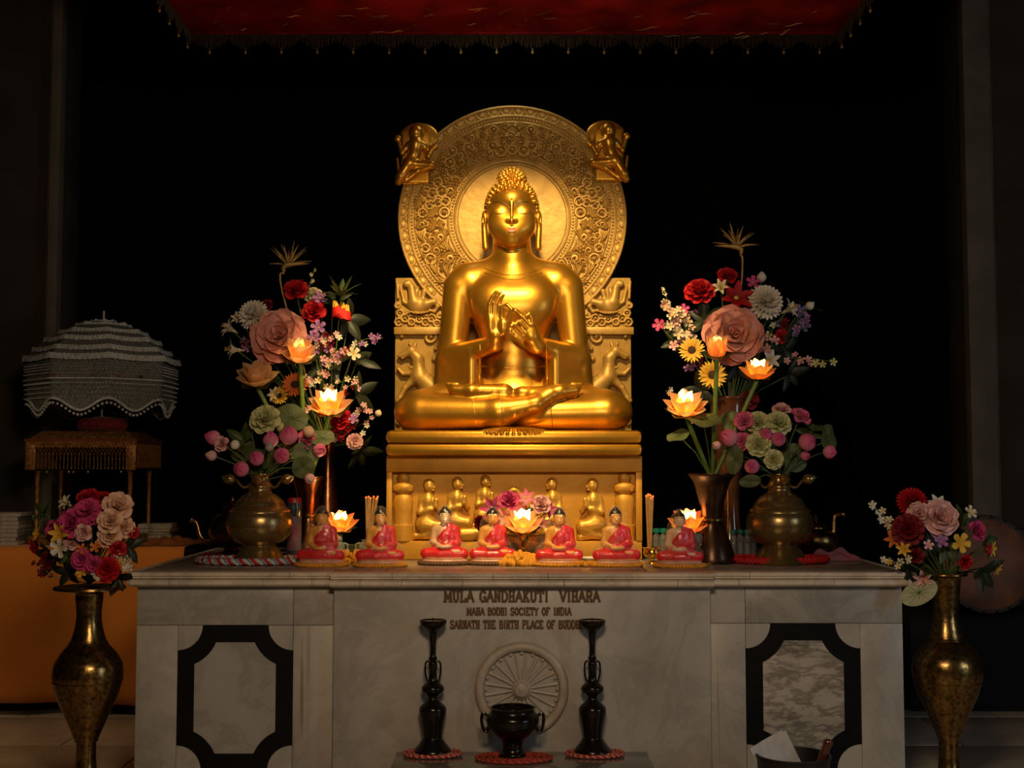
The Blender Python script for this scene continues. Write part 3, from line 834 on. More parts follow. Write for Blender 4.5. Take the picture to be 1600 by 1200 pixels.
for r, cnt, off in ((108, 38, 0), (119.5, 40, .5), (131, 44, .2), (143, 48, .7), (149, 60, .1), (114, 40, .8), (125.5, 42, .3), (137, 44, .9)):
    for i in range(cnt // 2 + 1):
        a = pi * (i + off * .6) / (cnt / 2) - pi / 2
        if a > pi / 2 + .02 or a < -1.0: continue
        small = r in (149, 114, 125.5, 137)
        k = rnd.choice((0, 0, 1, 1, 2, 3, 4)) if not small else rnd.choice((4, 4, 1, 3, 0))
        rot = rnd.uniform(-.9, .9); s = rnd.uniform(.85, 1.12) * (.62 if small else 1.); rr = r + rnd.uniform(-1.5, 1.5)
        for sgn in (1, -1):
            if sgn < 0 and a > pi / 2 - .04: continue
            o = link(mz[k][0], mz[k][1], halo, hl(sgn * rr * cos(a), rr * sin(a), .002 if small else .006), (0, -sgn * (a - pi / 2 + rot), 0))
            o.scale = (sgn * s, 1.6, s)


# ---- carved beasts beside the throne and flying figures on the upper corners
def px_sc(prims, step, name, m, x0, x1, y0, y1, v0=-8, v1=22):
    """sculpt in picture-sized units (right, out, up)"""
    return sculpt_mesh(name, prims, np.arange(x0, x1, step), np.arange(v0, v1, step), np.arange(y0, y1, step), m, lambda V: np.stack([V[:, 0] * hk, -V[:, 1] * hk, V[:, 2] * hk], -1))


# rearing horned horse, facing left, origin at the cell's lower left corner (617,690)
horse = [cap((62, 2, 62), (40, 4, 82), 17, 14, 8), ell((58, 3, 58), (22, 11, 18), 6), cap((38, 4, 84), (36, 4, 112), 12, 9, 6), cap((36, 4, 112), (26, 5, 124), 9, 8, 5),
         cap((26, 6, 124), (7, 6, 116), 7, 3.4, 3), cap((24, 6, 121), (11, 6, 112), 4, 2.4, 2), cap((30, 4, 130), (34, 3, 140), 3, 1.4, 2), cap((26, 4, 130), (22, 3, 139), 2.6, 1.2, 2),
         cap((36, 5, 84), (16, 6, 66), 8, 5, 4), cap((16, 6, 66), (8, 6, 50), 5, 4, 2), cap((8, 6, 50), (4, 6, 46), 4.4, 4, 2), cap((34, 5, 90), (12, 4, 88), 6, 3.6, 3), cap((12, 4, 88), (5, 4, 96), 3.6, 3.2, 2),
         cap((62, 3, 50), (66, 4, 22), 10, 6, 5), cap((50, 3, 46), (56, 3, 24), 7, 4, 4), cap((56, 3, 24), (62, 3, 18), 4, 3, 2),
         cap((24, 8, 98), (46, 10, 92), 2.2, 2.2, 1.5), cap((46, 10, 92), (58, 9, 80), 2.2, 2.2, 1.5)]
horse += [ell((44 + 7 * i, 11, 90 - 5 * i), (3.6, 3, 3.4), 1) for i in range(4)] + [ell((30 + 7 * cos(t), 3, 130 + 0 * t), (1, 1, 1), 1) for t in (0,)]
for i in range(16):
    t = i / 15 * 5; a = (18 + (2 + t * 1.9) * cos(t * 1.6), 1, 26 + (2 + t * 1.9) * sin(t * 1.6)); t2 = (i + 1) / 15 * 5
    horse.append(cap(a, (18 + (2 + t2 * 1.9) * cos(t2 * 1.6), 1, 26 + (2 + t2 * 1.9) * sin(t2 * 1.6)), 2.2, 2.2, .8))
    a = (54 + (2 + t * 1.9) * cos(-t * 1.5), 1, 146 + (2 + t * 1.9) * sin(t * 1.5)); horse.append(cap(a, (54 + (2 + t2 * 1.9) * cos(-t2 * 1.5), 1, 146 + (2 + t2 * 1.9) * sin(t2 * 1.5)), 2.4, 2.4, .8))
for (x, z, r) in ((6, 12, 5), (16, 8, 5), (10, 20, 4), (24, 14, 4), (62, 112, 5), (70, 104, 4), (64, 128, 4), (10, 148, 4), (20, 152, 4), (34, 154, 4), (40, 36, 4), (34, 44, 3)): horse.append(ell((x, 1, z), (r, r * .7, r), 2))
hm = px_sc(horse, 1.25, 'carved_horse', GOLD_WALL, -3, 84, 0, 162)
# water beast with curled trunk, facing right corner, origin (617,510)
mak = [ell((38, 3, 34), (18, 8, 13), 5), cap((30, 4, 40), (26, 3, 62), 8, 6, 5), cap((26, 3, 62), (22, 3, 70), 5, 4, 3), ell((18, 3, 68), (5.5, 4.5, 5.5), 2), cap((50, 4, 36), (62, 4, 40), 8, 5, 4),
       cap((62, 4, 40), (68, 3, 32), 3.6, 3.2, 2), cap((68, 3, 32), (62, 3, 24), 3.2, 2.6, 2), cap((62, 3, 24), (50, 3, 28), 2.6, 2, 2), cap((44, 4, 46), (46, 3, 56), 3, 4.5, 2), cap((33, 4, 44), (36, 3, 62), 4, 2, 2),
       cap((8, 1, 66), (14, 1, 40), 2.2, 3, 2), cap((3, 1, 72), (5, 1, 46), 2, 2.6, 2), cap((14, 1, 40), (26, 2, 32), 3, 3, 2)]
for i in range(9): mak.append(ell((22 + i * 4, 8, 24 - 3 * sin(pi * i / 8)), (2.2, 2, 2.2), .5))
for (x, z, r) in ((6, 8, 6), (16, 14, 6), (8, 22, 5), (26, 8, 5), (38, 12, 5), (48, 8, 6), (58, 14, 6), (66, 6, 5), (4, 34, 4), (20, 24, 3), (70, 18, 4)):
    mak += [cap((x + r * cos(t), 1, z + r * sin(t)), (x + r * cos(t + .8), 1, z + r * sin(t + .8)), 1.6, 1.6, .8) for t in np.arange(0, 5.6, .8)] + [ell((x, 2, z), (r * .4, r * .4, r * .4), .5)]
mm = px_sc(mak, 1.1, 'carved_water_beast', GOLD_WALL, -3, 76, -1, 80)
for s, x in ((1, 617), (-1, 988)):
    for nm, me_, py in (('carved_horse', hm, 672), ('carved_water_beast', mm, 511)):
        o = link(nm, me_, throne, hp(x, py, -.010 if nm == 'carved_horse' else -.012)); o.scale = (s, 1, 1)
# flying figure, facing the centre, origin at (652,245)
fl = [ell((0, 10, 38), (9.5, 9, 11), 3), ell((0, 7, 36), (12, 9, 14), 3), cap((0, 9, 26), (0, 9, 20), 4, 5, 3), cap((0, 8, 18), (-3, 9, 2), 12, 9, 5), cap((-12, 8, 17), (12, 8, 17), 5.5, 5.5, 5), cap((-3, 9, 2), (-10, 10, -12), 9.5, 10, 5),
      cap((-10, 10, -12), (-24, 11, -34), 10, 7.5, 4), cap((-24, 11, -34), (-28, 9, -42), 7.5, 6, 3), cap((-8, 10, -14), (24, 13, -16), 8.5, 6.5, 4), cap((24, 13, -16), (2, 9, -26), 6.5, 4.5, 3), cap((2, 9, -26), (-16, 8, -40), 5, 4, 3),
      cap((-13, 8, 16), (-22, 9, 4), 4.6, 4, 3), cap((-22, 9, 4), (-27, 9, 20), 4, 3.4, 2), ell((-29, 9, 27), (5.5, 4, 6), 2), cap((13, 8, 16), (19, 10, -2), 4.6, 4, 3), cap((19, 10, -2), (25, 11, 10), 4, 3.4, 2), ell((29, 10, 13), (5.5, 4, 4), 2),
      cap((-30, 4, -4), (-27, 4, -30), 2.4, 3, 2), rbx((-2, -6, 0), (24, 6, 44), 5, 2), ell((4, -5, 34), (30, 6, 22), 3)]
fm = px_sc(fl, 1.1, 'flying_figure', GOLD, -40, 38, -52, 62, -14, 28)
o = link('flying_figure', fm, statue, hp(651, 245, .02))
o2 = link('flying_figure', fm, statue, hp(950, 241, .02)); o2.scale = (-1, 1, 1)
bpy.context.view_layer.update()

# ================================================================ PLINTH with reliefs
plinth = thing('statue_plinth', 'golden rectangular plinth with kneeling devotees carved along its front', 'plinth', (SX, .75, TOPZ + .001))
PY = .75; pk = K(PY)


def pp(px, py, dy=0.): q = P(px, py, PY - dy); return (q.x - SX, q.y - PY, q.z - TOPZ)


pt_ = pp(803.5, 712)[2]; xl, xr = pp(603, 800)[0], pp(1004, 800)[0]; xm = (xl + xr) / 2
slab_z0 = pp(803, 738)[2]
MB().box((xm, .45, (pt_ + slab_z0) / 2), (xr - xl, .90, pt_ - slab_z0), .006).build('top_slab', GOLD_BASE, plinth)
rz0 = pp(803, 846)[2]
MB().box((xm, .48, slab_z0 / 2), (xr - xl - .012, .84, slab_z0 + .0), 0).build('recessed_block', GOLD_BASE, plinth)
MB().box((xm, .46, rz0 / 2), (xr - xl - .004, .90, rz0), .006).build('base_ledge', GOLD_BASE, plinth)
for x0, x1 in ((603, 612), (994, 1004)):
    a, b_ = pp(x0, 738)[0], pp(x1, 738)[0]
    MB().box(((a + b_) / 2 + (.002 if x0 < 800 else -.002), .035, (slab_z0 + rz0) / 2), (b_ - a, .06, slab_z0 - rz0), .004).build('corner_post', GOLD_BASE, plinth)
for x in (629, 977):
    c = pp(x, 846)
    prof = [(16, 0), (16, 26), (14, 27), (13, 30), (14.5, 50), (15.5, 66), (13, 75), (9, 78), (10, 80), (16, 84), (17, 91), (14, 95), (8, 98), (9, 101), (10.5, 106), (8, 111), (0.0, 114)]
    MB().lathe([(r * pk, z * pk * .93) for r, z in prof], 20, None, (c[0], .035, c[2]), .62).build('urn_pilaster', GOLD_BASE, plinth)
PG = mat('relief_gold', (.74, .41, .06), .38, .5, var=.06, vs=12, bump=.08, bs=40)
# kneeling devotee with folded hands, facing right; about 95 units tall
kn = [ell((2, 8, 84), (8.5, 8.5, 10), 2), ell((1, 7, 88), (9, 8, 8), 2), ell((10, 11, 82), (2.2, 2.6, 3.4), 1.2), ell((7.5, 17, 86.5), (2.6, 2.2, 1.6), 1.5, None, -1), ell((1.5, 18, 86.5), (2, 2, 1.4), 1.5, None, -1), ell((9, 13.5, 77.5), (2.4, 2, 1), 1), ell((-3, 14, 82), (2, 1.5, 4), 1), cap((1, 7, 74), (0, 7, 70), 5, 6, 3), cap((-8, 6, 63), (9, 8, 62), 7.5, 6, 5), cap((0, 6, 60), (-2, 6, 36), 12, 10.5, 6),
      ell((-4, 6, 26), (14, 11, 12), 6), cap((-8, 9, 24), (18, 11, 22), 11, 9.5, 6), cap((18, 11, 20), (-6, 8, 8), 8, 6.5, 4), cap((-6, 8, 8), (-20, 8, 6), 6, 4.5, 3), cap((-20, 8, 8), (-25, 8, 2), 4, 3, 2), cap((4, 5, 8), (20, 8, 5), 7, 6, 5),
      cap((-10, 10, 61), (-13, 13, 44), 5, 4.6, 3), cap((-13, 13, 44), (6, 16, 48), 4.6, 3.6, 3), cap((11, 9, 60), (18, 10, 46), 4.6, 4, 3), cap((18, 10, 46), (13, 14, 54), 3.8, 3.2, 2), rbx((12, 15, 58), (3.4, 2.8, 8), 2, 2, (0, .2, 0)), cap((-18, 2, 3), (24, 2, 3), 3, 3, 2)]
knm = sculpt_mesh('kneeling_figure', kn, np.arange(-32, 34, 1.2), np.arange(-6, 26, 1.2), np.arange(-4, 100, 1.2), PG, lambda V: np.stack([V[:, 0] * pk, -V[:, 1] * pk, V[:, 2] * pk], -1))
for (x, y0, hh, s) in ((668, 845, 97, 1), (713, 838, 93, 1), (757, 828, 86, 1), (864, 836, 90, -1), (928, 845, 98, -1)):
    c = pp(x, y0); o = link('kneeling_figure', knm, plinth, (c[0], .062, c[2])); o.scale = (s * hh / 97, 1, hh / 97)
deer = [cap((-16, 6, 10), (14, 6, 11), 11, 10, 6), cap((14, 6, 14), (22, 8, 30), 6, 4.5, 4), ell((26, 9, 34), (7, 4, 4.5), 2), cap((22, 7, 37), (19, 7, 44), 1.8, 1, 1), cap((-20, 7, 5), (0, 9, 3), 5, 3.4, 3), cap((12, 7, 5), (24, 9, 3), 5, 3, 3)]
dm = sculpt_mesh('resting_deer', deer, np.arange(-32, 36, 1.3), np.arange(-6, 20, 1.3), np.arange(-4, 48, 1.3), PG, lambda V: np.stack([V[:, 0] * pk, -V[:, 1] * pk, V[:, 2] * pk], -1))
for x, s in ((738, 1), (868, -1)):
    c = pp(x, 845); o = link('resting_deer', dm, plinth, (c[0], .045, c[2])); o.scale = (s, 1, 1)
c = pp(803, 808)
MB().tube([(c[0] + 15 * pk * cos(t), .05, c[2] + 42 * pk * sin(t)) for t in np.linspace(0, 2 * pi, 33)[:-1]], 5 * pk, 8, True).ball((c[0], .045, c[2]), (6 * pk, .03, 12 * pk)).build('relief_wheel', PG, plinth)
# ================================================================ VESSELS, LAMPS AND OFFERINGS ON THE ALTAR
def on_altar(px, py):
    """the point of the altar's top seen at the pixel"""
    d = _fw + Vector(((px - 800) / FPX, 0, 0)) + _up * ((600 - py) / FPX)
    return CAM + d * ((TOPZ - CAM.z) / d.z)


def pot(name, label, cat, px, Y, prof_px, y_base, m, z0=TOPZ, seg=28, group=None, part='body', ang=50):
    """turned vessel: profile as (radius, picture row) at depth Y"""
    c = P(px, y_base, Y); k = K(Y); t = thing(name, label, cat, (c.x, Y, z0), group=group)
    zz = lambda py: (y_base - py) * k
    MB().lathe(turned([(r * k, max(0, zz(py))) for r, py in prof_px]), seg).build(part, m, t, ang=ang)
    return t, k, zz


# --- two brass water pots with lotus-bud arms
for i, (px, lab, cen) in enumerate(((405, 'left', 0), (1219, 'right', 0))):
    Y = .50
    t, k, zz = pot('brass_pot', 'round polished brass pot on the %s holding pink lotus buds' % lab, 'pot', px, Y,
                   [(0, 876), (42, 876), (43, 872), (39, 866), (33, 858), (28, 851), (26, 846), (38, 841), (47, 830), (51, 818), (50, 804), (46, 796), (47, 793), (41, 789), (36, 779), (26, 770), (19, 766), (17, 760), (19, 757), (15, 750), (14, 742), (19, 738), (17, 737), (12, 742), (0, 743)], 876, PALE_BRASS)
    for a0, L in ((-2.9, 46), (-.25, 44), (-1.5, 30)):
        q = Matrix.Rotation(a0, 4, 'Z')
        pts = [(12, 750), (20, 757), (27, 757), (33, 750), (38, 744), (L, 744)]
        ar = MB().tube([q @ Vector((r * k, 0, zz(y))) for r, y in pts], [2.2 * k, 2.2 * k, 2 * k, 1.8 * k, 1.8 * k, 2.2 * k], 8, sm=4).build('curved_arm', PALE_BRASS, t)
        MB().lathe(turned([(0, -9 * k), (5 * k, -7 * k), (8.5 * k, 0), (6 * k, 7 * k), (2 * k, 12 * k), (0, 14 * k)]), 14, q @ Matrix.Translation((L * k, 0, zz(745))) @ Matrix.Rotation(1.3, 4, 'Y')).build('lotus_bud_finial', PALE_BRASS, ar)
    bandm = MB().tube([(51.2 * k * cos(a), 51.2 * k * sin(a), zz(816)) for a in np.linspace(0, 2 * pi, 41)[:-1]], .9 * k, 6, True).build('engraved_band', PALE_BRASS, t)

# --- two kettles with swan-neck spouts, half hidden behind the pots
for s, px, lab, rows in ((-1, 362, 'dark brass kettle with long curved spout behind the left brass pot', None), (1, 1276, 'low brass kettle with bent upright spout behind the right brass pot', 1)):
    Y = .98; c = P(px, 866, Y); k = K(Y)
    t = thing('kettle', lab, 'kettle', (c.x, Y, TOPZ)); zz = lambda py: (863 - py) * k
    if s < 0:
        prof = [(0, 863), (22, 863), (22, 860), (12, 852), (14, 846), (30, 838), (36, 824), (33, 808), (24, 798), (14, 794), (13, 790)]
        sp_ = [(-30, 838), (-42, 838), (-50, 828), (-53, 816), (-57, 808), (-63, 806)]; rad = [6, 5, 4.2, 3.6, 3.2, 3.4]
    else:
        prof = [(0, 863), (26, 863), (27, 860), (20, 856), (30, 848), (33, 838), (30, 828), (22, 822), (16, 820), (15, 817)]
        sp_ = [(22, 834), (26, 826), (27, 812), (29, 800), (35, 797), (42, 797)]; rad = [5.5, 4.5, 3.8, 3.4, 3.2, 3.4]
    MB().lathe(turned([(r * k, zz(py)) for r, py in prof]), 28).build('body', BRASS_DARK, t)
    MB().lathe([(0, zz(prof[-1][1]) - .004), (prof[-1][0] * k * 1.15, zz(prof[-1][1])), (prof[-1][0] * k * .9, zz(prof[-1][1] - 5)), (5 * k, zz(prof[-1][1] - 8)), (2.4 * k, zz(prof[-1][1] - 11)), (4 * k, zz(prof[-1][1] - 14)), (2.5 * k, zz(prof[-1][1] - 18)), (0, zz(prof[-1][1] - 21))], 20).build('lid', BRASS_DARK, t)
    o = MB().tube([(u * k, 0, zz(y)) for u, y in sp_], [r * k for r in rad], 10, sm=4).build('spout', BRASS, t)
    MB().ball((sp_[-1][0] * k, 0, zz(sp_[-1][1])), (4.6 * k, 4.6 * k, 4.6 * k), 12, 8).build('spout_tip', BRASS, o)
    MB().tube([(-s * 28 * k, 0, zz(812)), (-s * 44 * k, 0, zz(806)), (-s * 50 * k, 0, zz(822)), (-s * 42 * k, 0, zz(842)), (-s * 32 * k, 0, zz(844))], 2.6 * k, 8, sm=4).build('handle', BRASS_DARK, t)

# --- tall vases behind
goblet, gk, gz = pot('waisted_vase', 'dark copper waisted vase on the left holding lotus lamps', 'vase', 481, .90,
    [(0, 873), (29, 873), (30, 870), (25, 852), (17, 826), (13, 812), (14, 806), (13, 803), (17, 785), (21, 765), (25, 752), (28, 748), (26, 747), (20, 756), (0, 758)], 873, COPPER)
MB().tube([(14.5 * gk * cos(a), 14.5 * gk * sin(a), gz(807)) for a in np.linspace(0, 2 * pi, 25)[:-1]], 2.2 * gk, 6, True).build('brass_collar', BRASS, goblet)
goblet2, g2k, g2z = pot('waisted_vase', 'black and copper waisted vase on the right holding lotus lamps and lotus leaves', 'vase', 1113, .55,
    [(0, 877), (35, 877), (36, 873), (31, 852), (22, 828), (15, 814), (15, 806), (18, 788), (23, 770), (28, 752), (36, 741), (35, 739), (26, 750), (0, 752)], 877, mat('dark_bronze_vase', (.075, .038, .022), .28, .8, var=.15, vs=15))
MB().tube([(16.5 * g2k * cos(a), 16.5 * g2k * sin(a), g2z(810)) for a in np.linspace(0, 2 * pi, 25)[:-1]], 2.6 * g2k, 6, True).build('brass_collar', BRASS, goblet2)
tallL, tlk, tlz = pot('tall_vase', 'tall slender bronze vase behind the left lotus lamps', 'vase', 511, 1.20,
    [(0, 862), (26, 862), (27, 858), (22, 848), (20, 830), (18, 800), (15, 770), (11, 740), (9, 715), (11, 700), (15, 690), (13, 689), (0, 694)], 862, COPPER)
tallR, trk, trz = pot('tall_vase', 'tall dark glossy vase behind the black and copper vase', 'vase', 1141, 1.02,
    [(0, 862), (24, 862), (25, 856), (20, 840), (15, 800), (15, 770), (19, 735), (25, 690), (29, 650), (31, 622), (33, 617), (31, 616), (26, 640), (0, 645)], 862, mat('brown_glazed_vase', (.10, .035, .018), .15, .2, coat=.6))

# --- jars, bottles, incense
jarm = mat('smoky_jar_glass', (.05, .055, .06), .12, 0, spec=.6, coat=.5)
t, k, zz = pot('tall_jar', 'tall dark glass jar with a red screw lid beside the left brass pot', 'jar', 459, .73, [(0, 874), (11, 874), (11.5, 872), (11.5, 792), (10, 788), (0, 788)], 874, jarm)
MB().lathe([(10.8 * k, 0), (11 * k, 9 * k), (10 * k, 11 * k), (0, 11 * k)], 20, Matrix.Translation((0, 0, zz(788)))).build('lid', mat('red_plastic', (.35, .01, .015), .4), t)
lw = MB(); lw.lathe([(11.8 * k, zz(858)), (11.8 * k, zz(806))], 20); lw.build('paper_wrap', mat('grey_paper_wrap', (.10, .11, .13), .6, col2=(.22, .05, .06), vs=9), t)
cer = mat('green_mottled_ceramic', (.30, .28, .20), .25, 0, col2=(.05, .14, .09), vs=45, coat=.4)
for px, y, lab in ((525, 866, 'green mottled lidded ceramic urn behind the leftmost small red Buddha'), (574, 866, 'green mottled ceramic pot holding the left bundle of incense')):
    Y = .62; t, k, zz = pot('ceramic_urn', lab, 'urn', px, Y, [(0, y), (8, y), (8, y - 2), (6, y - 5), (9, y - 10), (13, y - 16), (14, y - 23), (12, y - 29), (9, y - 32), (10, y - 34), (8, y - 34), (0, y - 30)], y, cer)
    if px == 525: MB().lathe([(10 * k, zz(y - 34)), (9 * k, zz(y - 38)), (4 * k, zz(y - 41)), (2 * k, zz(y - 43)), (3 * k, zz(y - 46)), (0, zz(y - 48))], 18).build('lid', cer, t)
    for s in (-1, 1): MB().tube([(s * 12 * k, 0, zz(y - 16)), (s * 18 * k, 0, zz(y - 20)), (s * 18 * k, 0, zz(y - 27)), (s * 12 * k, 0, zz(y - 29))], 1.8 * k, 7).build('handle', cer, t)
stick_m = mat('incense_stick_brown', (.42, .22, .07), .8, var=.1, vs=60)
ember = mat('glowing_incense_tip', (.6, .1, .02), .8, em=(1, .12, .02), ems=2.5)
for bx, by, bz, lab, sticks, yb in ((574, 838, .62, 'left', ((572, 778, -1), (576, 777, .2), (584, 777, 2), (590, 777, 1), (588, 780, 0), (579, 779, 1.)), 836),
                                   (1015, 860, .50, 'right', ((1010, 776, 0), (1013, 774, 1), (1016, 775, 1), (1020, 777, -1), (1012, 779, 2), (1018, 780, 0)), 858)):
    k = K(bz)
    for n_, (px, py, dy) in enumerate(sticks):
        a = P(bx + (px - bx) * .35, yb - 2, bz + dy * .004); b_ = P(px, py, bz + dy * .012)
        o = thing('incense_stick', 'burning brown incense stick, %s in the bundle %s of the golden plinth' % (('leftmost', 'second from the left', 'second from the right', 'rightmost', 'third from the right', 'third from the left')[n_] if lab == 'left' else ('leftmost', 'third from the left', 'fourth from the left', 'rightmost', 'second from the left', 'fifth from the left')[n_], lab), 'incense', a, group='incense sticks %s of the plinth' % lab)
        MB().tube([(0, 0, 0), (b_ - a) * .5, b_ - a], 1.7 * k, 7).build('stick', stick_m, o)
        MB().tube([b_ - a, (b_ - a) * 1.035], [1.7 * k, 1.1 * k], 7).build('ember', ember, o)
goldm = mat('gold_plated_cup', (.85, .55, .10), .18, 1.)
t, k, zz = pot('incense_holder', 'small shiny golden footed cup holding the right bundle of incense', 'cup', 1019, .50,
    [(0, 876), (9, 876), (9, 874), (3, 871), (3, 868), (11, 865), (14, 859), (13, 854), (15, 851), (13, 851), (11, 858), (0, 862)], 876, goldm)
water = mat('clear_bottle_plastic', (.75, .8, .8), .08, 0, trans=.85, spec=.6)
capm = mat('teal_cap', (.01, .20, .15), .4)
labelm = mat('pale_bottle_label', (.22, .24, .27), .5, col2=(.10, .11, .12), vs=14)
for i, (px, lab) in enumerate(((1146, 'leftmost'), (1157, 'second from the left'), (1168, 'second from the right'), (1177, 'rightmost'))):
    Y = .86 + (i % 2) * .02
    t, k, zz = pot('water_bottle', 'small clear bottle with teal cap behind the black vase, %s of four' % lab, 'bottle', px, Y, [(0, 866), (5, 866), (5.2, 864), (5.2, 836), (4, 830), (2.4, 827), (2.4, 825)], 866, water, group='water bottles behind the black vase', seg=16)
    MB().lathe([(5.35 * k, zz(858)), (5.35 * k, zz(842))], 16).build('label_band', labelm, t)
    MB().lathe([(5.2 * k, zz(827)), (5.2 * k, zz(822)), (0, zz(821))], 14).build('cap', capm, t)
for i, px in enumerate((1026, 1037)):
    t, k, zz = pot('water_bottle', 'clear teal capped bottle right of the golden plinth, %s of two' % ('left', 'right')[i], 'bottle', px, .92, [(0, 866), (6, 866), (6.2, 864), (6.2, 838), (4.5, 830), (2.6, 827), (2.6, 825)], 866, water, group='water bottles beside the plinth', seg=16)
    MB().lathe([(6.2 * k, zz(827)), (6.2 * k, zz(821)), (0, zz(820))], 14).build('cap', capm, t)
t, k, zz = pot('glass_goblet', 'clear glass goblet behind the rightmost small red Buddha', 'goblet', 1086, .40, [(0, 884), (9, 884), (9, 883), (2, 880), (1.6, 868), (6, 860), (11, 850), (12, 838), (10, 836), (11, 850)], 884, mat('clear_glass', (.9, .9, .9), .05, 0, trans=.9, spec=.6), seg=20)
# plate and dish behind the small figures
t, k, zz = pot('offering_dish', 'shallow white dish of rice beside the plinth base', 'dish', 935, .58, [(0, 868), (14, 868), (28, 861), (29, 860), (26, 861), (14, 866), (0, 866)], 868, mat('white_ceramic', (.75, .72, .66), .3))
rc = MB()
for i in range(150):
    a, r = random.uniform(0, 6.28), 22 * k * random.random() ** .5
    rc.ball((r * cos(a), r * sin(a), zz(864) + random.uniform(0, .010) * (1 - r / (24 * k))), (.0055, .0035, .003), 5, 4)
tag(rc.build('rice', mat('rice_white', (.8, .77, .68), .6), None), 'heap of white rice on the shallow dish beside the plinth', 'rice', kind='stuff').location = t.location
t, k, zz = pot('footed_tray', 'low dark green tray behind the two ceramic urns', 'tray', 547, .98, [(0, 868), (22, 868), (29, 852), (30, 850), (27, 851), (0, 854)], 868, mat('olive_lacquer', (.05, .05, .02), .35))

# --- small red figurines under clear wrapping
SKIN = mat('painted_skin_orange', (.85, .38, .06), .35, var=.04, vs=30)
SKIN2 = mat('painted_skin_pale', (.80, .50, .28), .35, var=.04, vs=30)
ROBE = mat('painted_red_robe', (.82, .010, .018), .28, var=.06, vs=20, coat=.3)
HAIRP = mat('painted_black_hair', (.012, .012, .014), .3)
PED = mat('figurine_base_pink', (.72, .40, .26), .4)
wrapm = bpy.data.materials.new('clear_wrapping'); wrapm.use_nodes = True
N = wrapm.node_tree.nodes; L = wrapm.node_tree.links; N.remove(N['Principled BSDF'])
tr = N.new('ShaderNodeBsdfTransparent'); gl = N.new('ShaderNodeBsdfGlossy'); gl.inputs['Roughness'].default_value = .12
df = N.new('ShaderNodeBsdfDiffuse'); df.inputs[0].default_value = (.8, .72, .68, 1)
lw_ = N.new('ShaderNodeLayerWeight'); lw_.inputs[0].default_value = .25
pw = N.new('ShaderNodeMath'); pw.operation = 'MULTIPLY'; pw.inputs[1].default_value = .18; L.new(lw_.outputs['Facing'], pw.inputs[0])
mx1 = N.new('ShaderNodeMixShader'); L.new(pw.outputs[0], mx1.inputs[0]); L.new(tr.outputs[0], mx1.inputs[1]); L.new(df.outputs[0], mx1.inputs[2])
mxs = N.new('ShaderNodeMixShader'); mxs.inputs[0].default_value = .10
L.new(mx1.outputs[0], mxs.inputs[1]); L.new(gl.outputs[0], mxs.inputs[2]); L.new(mxs.outputs[0], N['Material Output'].inputs[0])
tcn = N.new('ShaderNodeTexCoord'); nn = N.new('ShaderNodeTexNoise'); nn.inputs['Scale'].default_value = 34; nn.inputs['Detail'].default_value = 3; nn.inputs['Distortion'].default_value = .6
bpn = N.new('ShaderNodeBump'); bpn.inputs['Strength'].default_value = .8; bpn.inputs['Distance'].default_value = .02
L.new(tcn.outputs['Object'], nn.inputs['Vector']); L.new(nn.outputs['Fac'], bpn.inputs['Height']); L.new(bpn.outputs[0], gl.inputs['Normal'])
# units: picture pixels of the figure, 84 tall
fk = K(.25)
F3 = lambda V: np.stack([V[:, 0] * fk, -V[:, 1] * fk, V[:, 2] * fk], -1)
fb = [ell((0, 2, 66), (9, 9, 11.5), 2), ell((0, 7, 60), (6.5, 5, 6), 2), cap((0, 9.5, 66), (0, 11.5, 62), 1, 1.7, 1), ell((-9, 1, 63), (1.6, 2, 5), 1), ell((9, 1, 63), (1.6, 2, 5), 1), cap((0, 0, 54), (0, 0, 50), 5.4, 6, 3),
      ell((0, 0, 38), (16, 10, 15), 5), cap((-12, 0, 47), (12, 0, 47), 6, 6, 5), cap((-16, 0, 45), (-19, 3, 26), 5.4, 4.6, 3), cap((-19, 3, 26), (-6, 15, 20), 4.4, 3.2, 3), ell((0, 17, 19), (11, 5, 3), 2),
      cap((16, 0, 45), (19, 3, 26), 5, 4.4, 3), cap((19, 3, 26), (6, 15, 20), 4, 3.2, 3), cap((-22, 14, 8), (22, 14, 11), 4, 4, 3), ell((0, 2, 14), (22, 12, 9), 5)]
fbm = sculpt_mesh('body', fb, np.arange(-28, 29, 1.), np.arange(-16, 26, 1.), np.arange(2, 82, 1.), SKIN, F3)
fbm2 = fbm.copy(); fbm2.materials[0] = SKIN2
fr_p = [ell((2, 0, 36), (16.5, 11.4, 17), 3), cap((6, 1, 50), (16, 0, 46), 6.5, 6.5, 4), cap((17, 0, 45), (20.5, 3, 25), 6.4, 6, 3), cap((20.5, 3, 25), (9, 13, 20), 5.6, 4.6, 3), ell((0, 2, 13), (24, 14, 9), 5), cap((-14, 4, 9), (-30, 9, 8), 9, 8, 5), cap((14, 4, 9), (30, 9, 8), 9, 8, 5),
        cap((-30, 10, 8), (8, 17, 8), 7.5, 5.5, 3), cap((30, 10, 7), (-8, 17, 6), 7, 5, 3), ell((-19, 8, 52), (16, 22, 14), 3, (0, .9, 0), -1), ell((0, 24, 20), (14, 10, 4), 2, None, -1)]
frm = sculpt_mesh('robe', fr_p, np.arange(-42, 43, 1.1), np.arange(-18, 30, 1.1), np.arange(-3, 60, 1.1), ROBE, F3)
fh_p = [ell((0, 0, 69.5), (10, 10, 10.5), 2), ell((0, -1, 79), (4, 4, 4.5), 3), rbx((0, 11, 60), (14, 8, 11.5), 2, 1, None, -1), rbx((0, 0, 50), (16, 16, 12), 2, 1, None, -1)]
fhm = sculpt_mesh('hair', fh_p, np.arange(-13, 14, .9), np.arange(-13, 14, .9), np.arange(58, 86, .9), HAIRP, F3)
